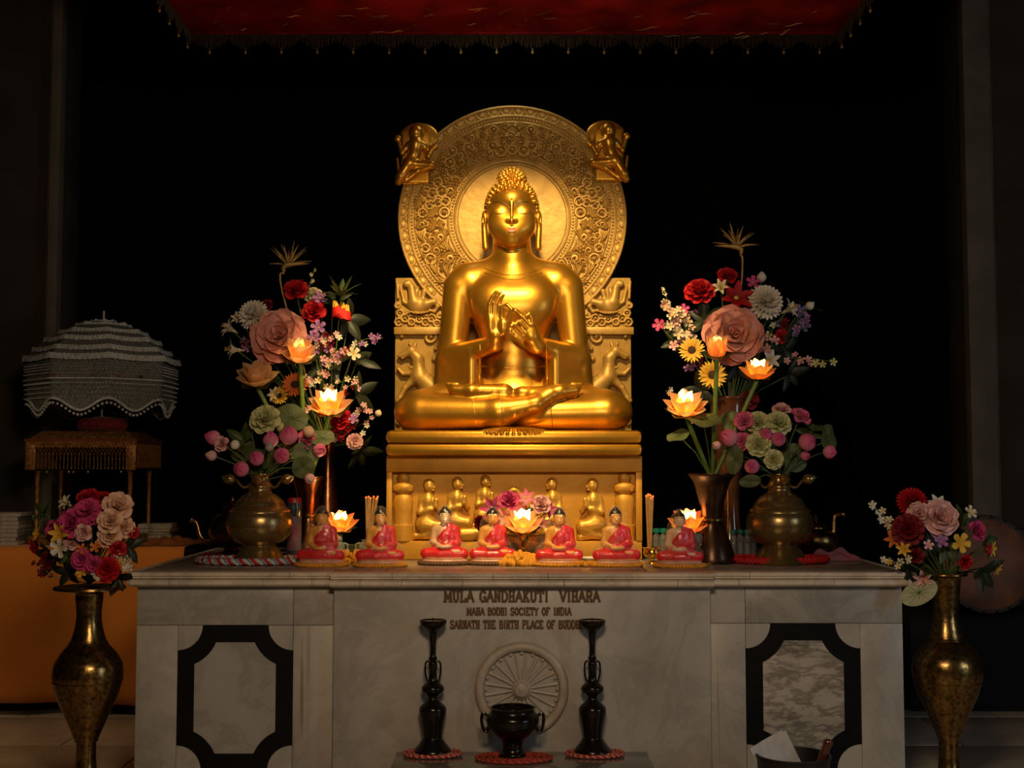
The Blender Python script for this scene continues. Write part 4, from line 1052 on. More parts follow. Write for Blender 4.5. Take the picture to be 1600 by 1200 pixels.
wr_p = [ell((0, 0, 68), (13, 13.5, 17), 6), cap((0, 0, 50), (0, 2, 20), 21, 25, 10), cap((-26, 7, 12), (26, 7, 12), 13, 13, 12), ell((0, 14, 14), (26, 12, 13), 10), rbx((0, 0, -20), (60, 60, 19), 2, 2, None, -1)]
wrm = sculpt_mesh('clear_wrap', wr_p, np.arange(-46, 47, 1.8), np.arange(-28, 34, 1.8), np.arange(-4, 90, 1.8), wrapm, F3)
pdm = MB().lathe([(0, 0), (37, 0), (38, 2), (35, 4), (36, 6), (32, 7), (0, 7)], 28, None, (0, 0, 0), .55).mesh('base', PED)
pdm.transform(Matrix.Scale(fk, 4) @ Matrix.Translation((0, -6, -5)))
fpm = MB()
for sx_ in (-1, 1):
    fpm.tube([(sx_ * (1.6 + 4.4 * q) * fk, -(9.9 - 1.7 * q * q) * fk, (67.2 - .7 * sin(pi * q)) * fk) for q in (0, .35, .7, 1)], .5 * fk, 5)
    fpm.tube([(sx_ * (1.4 + 5 * q) * fk, -(10.1 - 2 * q * q) * fk, (69.6 + .9 * sin(pi * q)) * fk) for q in (0, .35, .7, 1)], .4 * fk, 5)
fpm = fpm.mesh('painted_eyes', mat('dark_paint', (.05, .02, .01), .5))
fmm = MB().ball((0, -11.0 * fk, 59.6 * fk), (2.2 * fk, .9 * fk, .8 * fk), 8, 5).mesh('painted_mouth', mat('red_paint', (.55, .03, .02), .4))
marig = mat('marigold_petals', (.85, .36, .02), .7, var=.15, vs=60)
marig2 = mat('brown_dried_petals', (.18, .085, .035), .75, var=.2, vs=60)


def petal_mat_thing(px, Yq, rx, m, label, n=46):
    """a flat ring cake of tightly strung blossoms, each blossom a ruffled bead"""
    p = Vector((P(px, 880, Yq).x, Yq, TOPZ)); k = K(p.y); b = MB()
    b.lathe([(0, 0), (rx * k * .93, 0), (rx * k * .95, .010), (rx * k * .85, .016), (0, .016)], 30, None, (0, 0, 0), .8)
    for i in range(n):
        a = 2 * pi * i / n
        b.ball((rx * k * .94 * cos(a), .8 * rx * k * .94 * sin(a), .011), (.012, .012, .010), 6, 4, None)
    o = b.build('flower_mat', m, None); o.location = (p.x, p.y, TOPZ); tag(o, label, 'flower mat', 'blossom mats under the small red figures')
    return o, p


figs = [(503, .34, 'first from the left', 1, marig, SKIN, -.1), (594, .31, 'second from the left', 1, marig, SKIN, .08), (695, .45, 'third from the left, paler face', 1, marig2, SKIN2, .0), (769, .45, 'left of the bright centre lamp', .98, marig2, SKIN, .12),
        (874, .36, 'right of the bright centre lamp', .98, marig, SKIN, -.05), (962, .33, 'second from the right', 1, marig, SKIN, .1), (1062, .28, 'rightmost of the row', .95, marig, SKIN2, -.08)]
for px, py, pos, s, mm_, sk, rz in figs:
    _, p = petal_mat_thing(px, py, 42, mm_, ('yellow marigold mat' if mm_ is marig else 'brown blossom mat') + ' under the small red Buddha, ' + pos)
    t = thing('figurine', 'small seated Buddha figurine in red robe under clear wrap, ' + pos, 'figurine', (p.x, p.y, TOPZ + .023 + .0), (0, 0, rz), 'small red figurines along the altar front', s)
    t.location.z = TOPZ + .0165 + 5 * fk * s
    link('body', fbm if sk is SKIN else fbm2, t); link('robe', frm, t); link('hair', fhm, t); link('painted_eyes', fpm, t); link('painted_mouth', fmm, t); link('base', pdm, t); link('clear_wrap', wrm, t)

# marigold garland heaped before the centre lamp
b = MB(); p = on_altar(815, 884)
for i in range(150):
    a = random.uniform(0, pi * 2); r = random.random() ** .5
    b.ball((.105 * r * cos(a), .05 * r * sin(a), .012 + .055 * (1 - r * r) * random.random()), random.uniform(.012, .019), 7, 5)
gar = b.build('marigold_garland', marig, None); gar.location = (p.x, p.y, TOPZ); tag(gar, 'heap of orange marigold garland in front of the bright centre lamp', 'garland', kind='stuff')
for px, py, lab in ((545, 881, 'orange marigold garland lying between the first two small red figures'), (912, 886, 'thin yellow marigold string lying right of the centre lamp')):
    p = on_altar(px, py); b = MB(); w = .055 if px == 545 else .06
    for i in range(60):
        b.ball((random.uniform(-w, w), random.uniform(-.03, .03) * (2 if px == 545 else .6), .012 + random.random() * (.05 if px == 545 else .008)), random.uniform(.009, .014), 6, 4)
    o = b.build('marigold_garland', marig, None); o.location = (p.x, p.y, TOPZ); tag(o, lab, 'garland', kind='stuff')

# --- braided cloth coils under the vessels
def braid(name, label, px, py, rx, ry, cols, z=TOPZ, Yp=None, rt=.011, n=60, cat='braid', arc=(0, 2 * pi), nr=2):
    p = on_altar(px, py) if Yp is None else Vector((P(px, py, Yp).x, Yp, z))
    t = thing(name, label, cat, (p.x, p.y, z))
    for ci, m in enumerate(cols):
        b = MB()
        for rr in range(nr):
            f = 1 - .17 * rr
            pts = []
            for i in range(n * 2):
                a = arc[0] + (arc[1] - arc[0]) * i / (n * 2 - (0 if arc[1] - arc[0] > 6.2 else 1))
                ph = a * n * .5 + ci * 2 * pi / len(cols) + rr
                q = 1 + .035 * sin(ph)
                pts.append((rx * f * q * cos(a), ry * f * q * sin(a), rt * 1.52 + rt * .75 * cos(ph)))
            b.tube(pts, rt * .75, 6, arc[1] - arc[0] > 6.2)
        b.build('strand', m, t, ang=180)
    return t


RB = mat('red_braid', (.50, .008, .012), .7, var=.1, vs=50); WB = mat('pale_mint_braid', (.45, .60, .52), .7, var=.1, vs=50); VB = mat('grey_violet_braid', (.30, .28, .38), .7, var=.1, vs=50)
OB = mat('orange_red_braid', (.55, .09, .03), .7, var=.1, vs=50); PB = mat('pale_pink_braid', (.60, .38, .33), .7, var=.1, vs=50)
braid('braided_mat', 'multicoloured braided rope around the foot of the left brass pot', 400, 881, .29, .15, (WB, RB, VB), rt=.013)
braid('braided_mat', 'bright red braided rope around the foot of the right brass pot', 1219, 880, .235, .14, (RB, RB), rt=.014)
# crumpled cloths behind
def cloth_heap(name, label, px, py, w, d_, hh, m, Y=None, sd=0):
    p = on_altar(px, py); b = MB(); n = 18; v = []; f = []
    for i in range(n + 1):
        for j in range(n + 1):
            x, y = 2 * i / n - 1, 2 * j / n - 1; e = max(0, (1 - x ** 4)) * max(0, (1 - y ** 4))
            z = hh * e * (.6 + .4 * sin(5 * x + 3 * y + sd) * cos(4 * y - 2 * x + sd)) + .003
            v.append((x * w * (1 + .08 * sin(7 * y + sd)), y * d_ * (1 + .1 * sin(6 * x + sd)), z))
    for i in range(n):
        for j in range(n): k = i * (n + 1) + j; f.append((k, k + 1, k + n + 2, k + n + 1))
    b.add(v, f); o = b.build(name, m, None, ang=180); o.location = (p.x, p.y, TOPZ); tag(o, label, 'cloth'); return o


cloth_heap('folded_cloth', 'crumpled dusky pink cloth at the right end of the altar top', 1305, 876, .13, .06, .07, mat('dusky_pink_cloth', (.28, .07, .09), .8, col2=(.12, .10, .16), vs=20), sd=1)
cloth_heap('folded_cloth', 'flat dark red cloth behind the left multicoloured braid', 340, 871, .10, .05, .03, mat('dark_red_cloth', (.18, .006, .012), .85), sd=2)
cloth_heap('folded_cloth', 'crumpled pale pink paper between the two right small red figures', 918, 873, .05, .03, .03, mat('pale_pink_paper', (.55, .25, .22), .7), sd=3)

# ================================================================ STONE SHELF and vessels before the altar
SHZ = .24
x0, x1 = P(612, 1190, -.30).x, P(1020, 1190, -.30).x
sh = thing('stone_shelf', 'low dark polished stone shelf standing before the altar centre', 'shelf', ((x0 + x1) / 2, -.25, 0))
MB().box((0, 0, SHZ - .014), (x1 - x0, .38, .028), .004).build('top_slab', mat('polished_dark_stone', (.16, .145, .12), .12, 0, var=.06, vs=5, coat=.5), sh)
for s in (-1, 1): MB().box((s * (x1 - x0) * .4, 0, (SHZ - .03) / 2), (.10, .30, SHZ - .03), .008).build('support', MG, sh)
MB().box((0, -.18, SHZ - .05), (x1 - x0 - .02, .012, .04), .002).build('front_edge', KB, sh)
for px, lab in ((676, 'left'), (926, 'right')):
    Y = -.13; k = K(Y)
    braid('braided_coaster', 'red and white braided coaster under the %s black candle stand' % lab, px if lab == 'left' else 930, 1172, .128, .085, (OB, PB, RB), z=SHZ, Yp=Y, rt=.006, cat='coaster', nr=5, n=54)
    prof = [(0, 1172), (26, 1172), (27, 1168), (22, 1162), (16, 1153), (15, 1148), (18, 1128), (21, 1112), (20, 1104), (13, 1097), (8, 1091), (10, 1086), (17, 1080), (17, 1073), (11, 1067), (7, 1062), (6, 1048), (7, 1037), (5, 1033), (7, 1029), (5, 1025), (4.5, 1010), (5.5, 1000), (7, 990), (13, 984), (19, 978), (21, 971), (19.5, 970), (14, 976), (0, 978)]
    c = P(px, 1172, Y); t = thing('candle_stand', 'tall black turned candle stand on the %s side of the stone shelf' % lab, 'candle stand', (c.x, Y, SHZ + .0185))
    zz = lambda py: (1172 - py) * k * .985
    MB().lathe(turned([(r * k, zz(y)) for r, y in prof]), 24).build('column', BLACK, t)
    MB().lathe([(0, zz(976)), (14 * k, zz(975)), (17.5 * k, zz(971.5)), (0, zz(970.5))], 20).build('wax_pool', mat('brass_candle_dish', (.42, .26, .07), .35, .9), t)
    MB().tube([(0, 0, zz(971)), (0, 0, zz(966))], .8 * k, 6).build('spike', BLACK, t)
    for s in (-1, 1): MB().tube([(s * 6 * k, 0, zz(1033)), (s * 11 * k, 0, zz(1036)), (s * 12 * k, 0, zz(1050)), (s * 9 * k, 0, zz(1064)), (s * 7 * k, 0, zz(1068))], 1.5 * k, 7, sm=4).build('handle', BLACK, t)
Y = -.22; k = K(Y); c = P(801, 1178, Y)
braid('braided_coaster', 'dark red braided coaster under the black incense bowl', 803, 1180, .166, .10, (OB, RB, mat('brown_braid', (.20, .06, .03), .8)), z=SHZ, Yp=Y, rt=.006, cat='coaster', nr=5, n=60)
t = thing('incense_bowl', 'black glazed two-handled incense bowl before the carved wheel', 'bowl', (c.x, Y, SHZ + .0185))
zz = lambda py: (1178 - py) * k * .985
MB().lathe([(r * k, zz(y)) for r, y in turned([(0, 1178), (19, 1178), (21, 1174), (17, 1170), (16, 1160), (20, 1152), (30, 1144), (38, 1134), (41, 1124), (40, 1117), (35, 1111), (34, 1106), (36, 1104), (32, 1104), (30, 1112), (0, 1116)])], 28).build('body', BLACK, t)
for s in (-1, 1): MB().tube([(s * 38 * k, 0, zz(1118)), (s * 45 * k, 0, zz(1113)), (s * 48 * k, 0, zz(1122)), (s * 45 * k, 0, zz(1138)), (s * 40 * k, 0, zz(1141)), (s * 37 * k, 0, zz(1133))], 2.4 * k, 8, sm=4).build('handle', BLACK, t)

# waste bin with newspaper and umbrella, standing before the altar
Y = -.36; k = K(Y); c = P(1239, 1178, Y)
t = thing('bin', 'black round bin standing before the right end of the altar', 'bin', (c.x, Y, 0.0))
hb_ = c.z
MB().lathe([(0, 0), (.12, 0), (.125, .01), (56 * k, hb_ - .012), (57.5 * k, hb_ - .01), (57.5 * k, hb_), (54 * k, hb_), (.115, .02), (0, .02)], 32).build('body', mat('black_plastic', (.012, .012, .014), .45), t)
np_ = thing('newspaper', 'folded grey newspaper sticking up out of the black bin', 'newspaper', (c.x + .055, Y + .03, .025), (RAD(-4), RAD(-27), RAD(8)))
paper = mat('newsprint', (.62, .60, .60), .8, var=.05, vs=30, col2=(.50, .49, .50))
for i, (dx, w, hh, dy) in enumerate(((0, .165, .37, 0), (.012, .155, .355, .010), (.022, .15, .36, .02), (.03, .14, .35, .03))):
    b = MB(); v = []; f = []; n = 8
    for j in range(n + 1):
        for q in range(n + 1):
            x = (j / n - .5) * w + dx; z = q / n * hh; y = dy + .012 * sin(3 * j / n + i) * (q / n) - .02 * (q / n) ** 2
            v += [(x, y, z)]
    for j in range(n):
        for q in range(n): kk = j * (n + 1) + q; f.append((kk, kk + 1, kk + n + 2, kk + n + 1))
    v2 = [(x, y + .004, z) for x, y, z in v]; b.add(v, f); b.add(v2, [tuple(reversed(q)) for q in f])
    b.build('folded_sheet', paper, np_, ang=180)
ub = thing('umbrella', 'closed dark umbrella with a glossy brown wooden handle in the bin', 'umbrella', (c.x + .015, Y - .015, .025), (RAD(5), RAD(21), 0))
MB().lathe([(0, 0), (.006, 0), (.03, .05), (.034, .16), (.02, .215), (.010, .225), (0, .225)], 14).build('folded_canopy', mat('black_umbrella_cloth', (.01, .01, .012), .7), ub)
MB().lathe([(0, .22), (.010, .22), (.012, .25), (.017, .27), (.019, .30), (.017, .335), (.020, .345), (.020, .36), (.014, .368), (0, .37)], 16).build('handle', mat('brown_lacquered_wood', (.11, .025, .012), .15, coat=.8), ub)
# ================================================================ FLOWERS
PC = {}


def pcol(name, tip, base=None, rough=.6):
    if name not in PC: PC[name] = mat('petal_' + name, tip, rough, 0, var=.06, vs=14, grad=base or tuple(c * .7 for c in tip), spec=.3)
    return PC[name]


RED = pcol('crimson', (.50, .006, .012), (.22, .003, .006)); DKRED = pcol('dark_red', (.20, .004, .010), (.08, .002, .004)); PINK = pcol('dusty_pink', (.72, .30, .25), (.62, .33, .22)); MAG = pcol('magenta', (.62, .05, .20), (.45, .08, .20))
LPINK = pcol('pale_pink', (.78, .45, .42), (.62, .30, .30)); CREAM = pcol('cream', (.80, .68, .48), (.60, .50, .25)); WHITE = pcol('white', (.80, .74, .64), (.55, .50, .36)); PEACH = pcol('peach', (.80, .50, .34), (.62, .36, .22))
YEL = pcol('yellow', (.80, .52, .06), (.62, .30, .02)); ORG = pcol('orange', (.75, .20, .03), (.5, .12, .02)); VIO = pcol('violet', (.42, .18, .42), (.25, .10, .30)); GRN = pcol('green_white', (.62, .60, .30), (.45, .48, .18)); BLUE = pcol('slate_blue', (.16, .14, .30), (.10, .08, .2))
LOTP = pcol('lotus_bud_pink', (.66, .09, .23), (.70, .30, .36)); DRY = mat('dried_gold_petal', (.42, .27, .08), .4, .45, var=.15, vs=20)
DISK = mat('sunflower_disk', (.05, .022, .008), .9, var=.2, vs=80); STAM = mat('stamen_yellow', (.7, .42, .05), .7)


def petal(b, M, L=1., w=.4, shape='round', bend=.6, cup=.35, ruf=0., nu=5, nv=7, tipbend=0., ph=0.):
    """one petal from the origin upwards: bends outward (+y), its rims lift inward"""
    v = []; f = []; g = []; y = z = 0.; ang = 0.; pts = []
    for j in range(nv + 1):
        t = j / nv; pts.append((y, z, ang)); ang = bend * t + tipbend * t ** 3
        y += sin(ang) * L / nv; z += cos(ang) * L / nv
    for j in range(nv + 1):
        t = j / nv
        if shape == 'round': hw = w * (sin(pi * min(1, t * .62 + .16)) ** .8) * (1 if t < .85 else (1 - ((t - .85) / .15) ** 2 * .75) ** .5)
        elif shape == 'point': hw = w * sin(pi * min(.999, .12 + .88 * t) ** .9) ** .8 + .006
        elif shape == 'lance': hw = w * (.35 + .65 * sin(pi * t ** .8)) * (1 - t ** 5) + .004
        elif shape == 'spoon': hw = w * (.35 + .65 * t ** .7) * (1 if t < .8 else (1 - ((t - .8) / .2) ** 2 * .8) ** .5)
        y0, z0, a0 = pts[j]
        for i in range(nu + 1):
            s = 2 * i / nu - 1
            lift = cup * hw * s * s - ruf * sin(9 * s + ph + 3 * t) * t * abs(s) * w
            v.append((s * hw, y0 - cos(a0) * lift, z0 + sin(a0) * lift)); g.append(t)
    for j in range(nv):
        for i in range(nu): k = j * (nu + 1) + i; f.append((k, k + 1, k + nu + 2, k + nu + 1))
    b.add(v, f, g, M)


def RZX(az, tilt, r=0., z=0., roll=0.):
    """place a petal at azimuth az leaning out by tilt"""
    return Matrix.Rotation(az, 4, 'Z') @ Matrix.Translation((0, r, z)) @ Matrix.Rotation(-tilt, 4, 'X') @ Matrix.Rotation(roll, 4, 'Z')


FC = {}


def layers(spec, split):
    """spec rows: count, tilt, length, width, radius, height, phase, petal options. Returns [(mesh, matrix)] or one joined mesh"""
    out = []; jb = MB()
    if spec == 'bud':                         # petals that lie over one another round a pointed egg
        for i, (az, sc_, tip) in enumerate(((0, .94, .0), (2.1, .95, .0), (4.2, .96, .0), (.9, 1.0, .06), (2.5, 1.02, .12), (4.0, 1.04, .05), (5.6, 1.03, .10))):
            v = []; f = []; g = []; q = MB(); nu, nv = 8, 9
            for j in range(nv + 1):
                t = j / nv; r = .74 * sc_ * max(0, sin(pi * (.04 + .93 * t ** .85))) ** .75 + tip * t ** 4; r *= 1 - .75 * t ** 7; z = -.72 + 1.74 * t - .1 * tip
                for m_ in range(nu + 1):
                    s_ = 2 * m_ / nu - 1; a = s_ * (1.15 * (1 - t ** 3.5) + .04); rr = r * (1 + .03 * (1 - abs(s_)))
                    v.append((rr * sin(a), rr * cos(a), z - .10 * t * s_ * s_)); g.append(t)
            for j in range(nv):
                for m_ in range(nu): k = j * (nu + 1) + m_; f.append((k, k + 1, k + nu + 2, k + nu + 1))
            M = Matrix.Rotation(az, 4, 'Z')
            if split: q.add(v, f, g); out.append((q, M))
            else: jb.add(v, f, g, M)
        return out if split else jb
    for (n, tilt, L, w, r, z, ph, kw) in spec:
        pm = None
        for i in range(n):
            az = 2 * pi * i / n + ph; M = RZX(az, RAD(tilt) + (random.uniform(-.09, .09)), r, z, random.uniform(-.1, .1))
            if split:
                if pm is None: q = MB(); petal(q, Matrix(), L, w, **kw); pm = q
                out.append((pm, M))
            else: petal(jb, M, L, w, **kw)
    return out if split else jb


def kind_spec(kind):
    if kind == 'rose': return [(3, 6, .55, .30, .02, .0, 0, dict(cup=.9, bend=.25)), (4, 20, .66, .38, .06, -.02, .4, dict(cup=.75, bend=.4, tipbend=.4, nu=6)), (5, 38, .78, .46, .1, -.08, .2, dict(cup=.6, bend=.4, tipbend=.6, ruf=.06, nu=7, nv=8)), (5, 62, .94, .52, .12, -.15, .5, dict(cup=.4, bend=.4, tipbend=.5, ruf=.08, nu=7, nv=8))]
    if kind == 'bigrose':
        H = dict(nu=9, nv=10)
        return [(3, 4, .40, .22, .02, .06, 0, dict(cup=1., bend=.2, **H)), (3, 14, .50, .34, .05, .02, .6, dict(cup=.9, bend=.3, tipbend=.4, **H)), (4, 30, .66, .44, .08, -.04, .2, dict(cup=.75, bend=.2, tipbend=.7, ruf=.05, **H)), (5, 50, .86, .56, .1, -.12, .75, dict(cup=.55, bend=.1, tipbend=.8, ruf=.09, **H)),
                (4, 70, 1.02, .66, .12, -.2, .1, dict(cup=.4, bend=.1, tipbend=.5, ruf=.10, **H)), (4, 82, 1.06, .62, .12, -.26, .9, dict(cup=.3, bend=.15, tipbend=.3, ruf=.12, **H))]
    if kind == 'peony': return [(4, 8, .5, .32, .03, .05, 0, dict(cup=.9, bend=.3, ruf=.15)), (6, 28, .66, .36, .08, .0, .3, dict(cup=.7, bend=.5, ruf=.2)), (7, 52, .8, .40, .1, -.06, .5, dict(cup=.5, bend=.5, ruf=.22)), (8, 78, .92, .42, .1, -.12, .2, dict(cup=.3, bend=.4, ruf=.25))]
    if kind == 'lily': return [(3, 28, 1.15, .24, .04, -.5, 0, dict(shape='point', bend=.35, tipbend=1.5, cup=.3)), (3, 30, 1.15, .20, .05, -.5, pi / 3, dict(shape='point', bend=.35, tipbend=1.6, cup=.3))]
    if kind == 'mum': return [(7, 8, .5, .12, .02, .2, 0, dict(shape='spoon', bend=-.3, cup=.8)), (14, 25, .62, .11, .06, .12, .2, dict(shape='spoon', bend=-.35, cup=.8)), (19, 48, .74, .115, .1, .05, .1, dict(shape='spoon', bend=-.35, cup=.8)), (22, 70, .84, .115, .12, -.02, .3, dict(shape='spoon', bend=-.3, cup=.7)), (24, 92, .90, .115, .12, -.10, .1, dict(shape='spoon', bend=-.2, cup=.7)), (16, 115, .78, .15, .1, -.2, .3, dict(shape='spoon', bend=-.1, cup=.7))]
    if kind == 'sunflower': return [(12, 72, .95, .17, .2, 0, 0, dict(shape='lance', bend=.2, cup=.2)), (12, 84, .92, .17, .2, -.03, .26, dict(shape='lance', bend=.2, cup=.2))]
    if kind == 'open': return [(5, 62, .95, .34, .06, 0, 0, dict(shape='spoon', bend=.4, cup=.3, ruf=.1))]
    if kind == 'star': return [(6, 55, 1.0, .22, .05, -.1, 0, dict(shape='point', bend=.5, cup=.3))]
    if kind == 'carnation': return [(8, 12, .6, .26, .02, .1, 0, dict(shape='spoon', bend=.4, ruf=.4, cup=.3)), (10, 38, .75, .28, .05, .04, .3, dict(shape='spoon', bend=.4, ruf=.4, cup=.2)), (12, 66, .9, .30, .08, -.04, .1, dict(shape='spoon', bend=.4, ruf=.4, cup=.2)), (10, 92, .85, .3, .08, -.12, .2, dict(shape='spoon', bend=.3, ruf=.4, cup=.2))]
    if kind == 'lotusbud': return 'bud'
    if kind == 'lotus': return [(5, 8, 1.05, .36, .12, -.4, 0, dict(shape='point', bend=-.15, cup=.5)), (7, 30, 1.12, .38, .18, -.42, .3, dict(shape='point', bend=-.2, cup=.5)), (8, 56, 1.15, .38, .2, -.44, .1, dict(shape='point', bend=-.3, cup=.45))]


leafm = {}


def leaf_mesh(kind):
    if kind in leafm: return leafm[kind]
    b = MB()
    if kind == 'pad':                        # round lotus leaf with a waved rim
        n = 28; v = [(0, 0, -.06)]; f = []
        for r, zz in ((.35, -.02), (.7, .03), (1., .0)):
            for i in range(n):
                a = 2 * pi * i / n; v.append((r * cos(a), r * sin(a), zz + .07 * r * sin(4 * a) + .03 * r * sin(14 * a)))
        for i in range(n):
            k = (i + 1) % n; f.append((0, 1 + i, 1 + k))
            for q in range(2): f.append((1 + q * n + i, 1 + (q + 1) * n + i, 1 + (q + 1) * n + k, 1 + q * n + k))
        b.add(v, f)
        v2 = [(x, y, z - .015) for x, y, z in v]; b.add(v2, [tuple(reversed(q)) for q in f])
    else:
        petal(b, Matrix(), 1., .24 if kind == 'leaf' else .12, shape='point', bend=.6, cup=-.4, nu=4, nv=8)
    leafm[kind] = b; return b


def facing(d, roll=0.):
    return (Vector(d).normalized().to_track_quat('Z', 'Y').to_matrix().to_4x4()) @ Matrix.Rotation(roll, 4, 'Z')


meshc = {}


def cached(b, nm, m):
    key = (id(b), nm, m.name)
    if key not in meshc: meshc[key] = b.mesh(nm, m, ang=180)
    return meshc[key]


KEEP = []
SPECS = {}
DEPTH_RND = random.Random(11)


def flower(kind, px, py, Y, R, m, label, base=None, d=None, group=None, stem=True, split=None, name=None, cat='flower', roll=None, leaves=0):
    """a flower head of R pixels at the pixel and depth; its stem runs down to base (x, y, z)"""
    c = P(px, py, Y); k = K(Y)
    if d is None: d = (DEPTH_RND.uniform(-.5, .5), -1, DEPTH_RND.uniform(.1, .7))
    M = Matrix.Translation(c) @ facing(d, DEPTH_RND.uniform(0, 6) if roll is None else roll) @ Matrix.Scale(R * k, 4)
    nm = name or {'bigrose': 'rose', 'mum': 'chrysanthemum', 'lotusbud': 'lotus_bud', 'open': 'blossom', 'star': 'star_lily'}.get(kind, kind)
    t = thing(nm, label, cat, group=group); t.matrix_world = M
    if split is None: split = R >= 13 and kind not in ('mum', 'carnation', 'sunflower')
    key = (kind, split, random.Random(px).randint(0, 1))
    if key not in SPECS: SPECS[key] = layers(kind_spec(kind), split)
    sp_ = SPECS[key]
    if split:
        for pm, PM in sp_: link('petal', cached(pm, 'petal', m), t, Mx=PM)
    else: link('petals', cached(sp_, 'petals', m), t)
    if kind == 'sunflower': MB().ball((0, 0, 0.02), (.36, .36, .14), 16, 8).build('seed_disk', DISK, t)
    if kind == 'lotusbud': MB().lathe([(.60 * max(0, sin(pi * (.04 + .955 * t ** .85))) ** .75, -.70 + 1.56 * t) for t in np.linspace(0, .93, 12)] + [(0, .84)], 16).build('inner_petals', m, t, ang=180)
    if kind == 'lily':
        b = MB()
        for i in range(5): a = i * 1.26; b.tube([(0, 0, -.3), (.08 * cos(a), .08 * sin(a), .3), (.16 * cos(a), .16 * sin(a), .55)], [.02, .018, .03], 5)
        tag(b.build('stamens', STAM, t), kind='stuff')
        MB().lathe([(.03, -1.0), (.10, -.75), (.16, -.5), (.10, -.45)], 10).build('throat', m, t)
    if kind in ('open', 'star'): MB().ball((0, 0, .05), (.13, .13, .1), 8, 5).build('centre', STAM, t)
    if kind in ('rose', 'bigrose', 'peony', 'carnation', 'lotusbud', 'mum'):
        MB().lathe([(.03, -.75 if kind == 'lotusbud' else -.42), (.14, -.6 if kind == 'lotusbud' else -.3), (.26, -.5 if kind == 'lotusbud' else -.12), (.0, -.05)], 10).build('calyx', GREEN, t)
    if stem and base is not None:
        iv = M.inverted(); bv = Vector(base)
        a = c - Vector(d).normalized() * R * k * .35
        mid = a.lerp(bv, .45) + Vector((0, 0, .05 * (a - bv).length)) - Vector(d).normalized() * R * k * .4
        pts = [a, a.lerp(mid, .5) - Vector(d).normalized() * R * k * .2, mid, mid.lerp(bv, .5), bv]
        MB().tube([iv @ q for q in pts], .0035 / (R * k), 6).build('stem', STEM if kind != 'lotusbud' else GREEN, t)
    for i in range(leaves):
        L = link('leaf', cached(leaf_mesh('leaf'), 'leaf', GREEN), t, Mx=RZX(i * 2.4 + px, 1.7, .2, -.3) @ Matrix.Scale(1.5, 4))
    return t


def sprig(px, py, Y, px1, py1, n, R, m, label, base=None, group=None, m2=None, name='blossom_sprig'):
    """a stem that runs from (px, py) to (px1, py1) with small five-petalled blossoms along it"""
    a, b_ = P(px, py, Y), P(px1, py1, Y - .03); k = K(Y)
    t = thing(name, label, 'flower', a, group=group); L = b_ - a
    st = MB().tube(([Vector(base) - a] if base is not None else []) + [Vector((0, 0, 0)), L * .5 + Vector((0, 0, .01)), L], .0028, 5).build('stem', STEM, t)
    r = random.Random(px * 7 + py)
    key = ('sprig',)
    if key not in SPECS: SPECS[key] = layers(kind_spec('open'), False)
    for i in range(n):
        q = L * ((i + .5) / n) + Vector((r.uniform(-1, 1), r.uniform(-1, .3), r.uniform(-1, 1))) * R * k * 1.0
        o = link('blossom', cached(SPECS[key], 'blossom', m if (m2 is None or r.random() < .6) else m2), t)
        o.matrix_local = Matrix.Translation(q) @ facing((r.uniform(-.7, .7), -1, r.uniform(-.4, .8)), r.uniform(0, 6)) @ Matrix.Scale(R * k * r.uniform(.75, 1.15), 4)
    return t


def foliage(px, py, Y, L, label, base=None, kind='leaf', m=None, d=(0, -.6, .8), roll=0., name=None, group=None, w=1.):
    """one leaf of L pixels on its stalk"""
    c = P(px, py, Y); k = K(Y); m = m or GREEN
    t = thing(name or ('lotus_leaf' if kind == 'pad' else 'leaf_spray'), label, 'leaf', c, group=group)
    if kind == 'pad':
        PM = facing(d, roll) @ Matrix.Diagonal((L * k, L * k * w, L * k, 1)); o = link('leaf', cached(leaf_mesh('pad'), 'leaf', m), t, Mx=PM)
        b = MB()
        for i in range(10):
            a = 2 * pi * i / 10; b.tube([(0, 0, -.05), (.5 * cos(a), .5 * sin(a), .015 + .035 * sin(4 * a)), (.95 * cos(a), .95 * sin(a), .01 + .066 * sin(4 * a) + .028 * sin(14 * a))], [.02, .014, .006], 4)
        o2 = b.build('leaf_veins', STEM, t, ang=180); o2.matrix_local = PM; tag(o2, kind='stuff')
    else:
        r = random.Random(px + 3 * py)
        for i in range(5):
            o = link('leaf', cached(leaf_mesh('leaf'), 'leaf', m), t)
            o.matrix_local = facing(d, roll) @ RZX(i * 1.26 + r.uniform(-.3, .3), r.uniform(.7, 1.3)) @ Matrix.Scale(L * k * r.uniform(.7, 1.), 4)
    if base is not None:
        bv = Vector(base) - c; MB().tube([(0, 0, 0), bv * .5 + Vector((0, 0, .03)), bv], .003, 6).build('stalk', STEM, t)
    return t


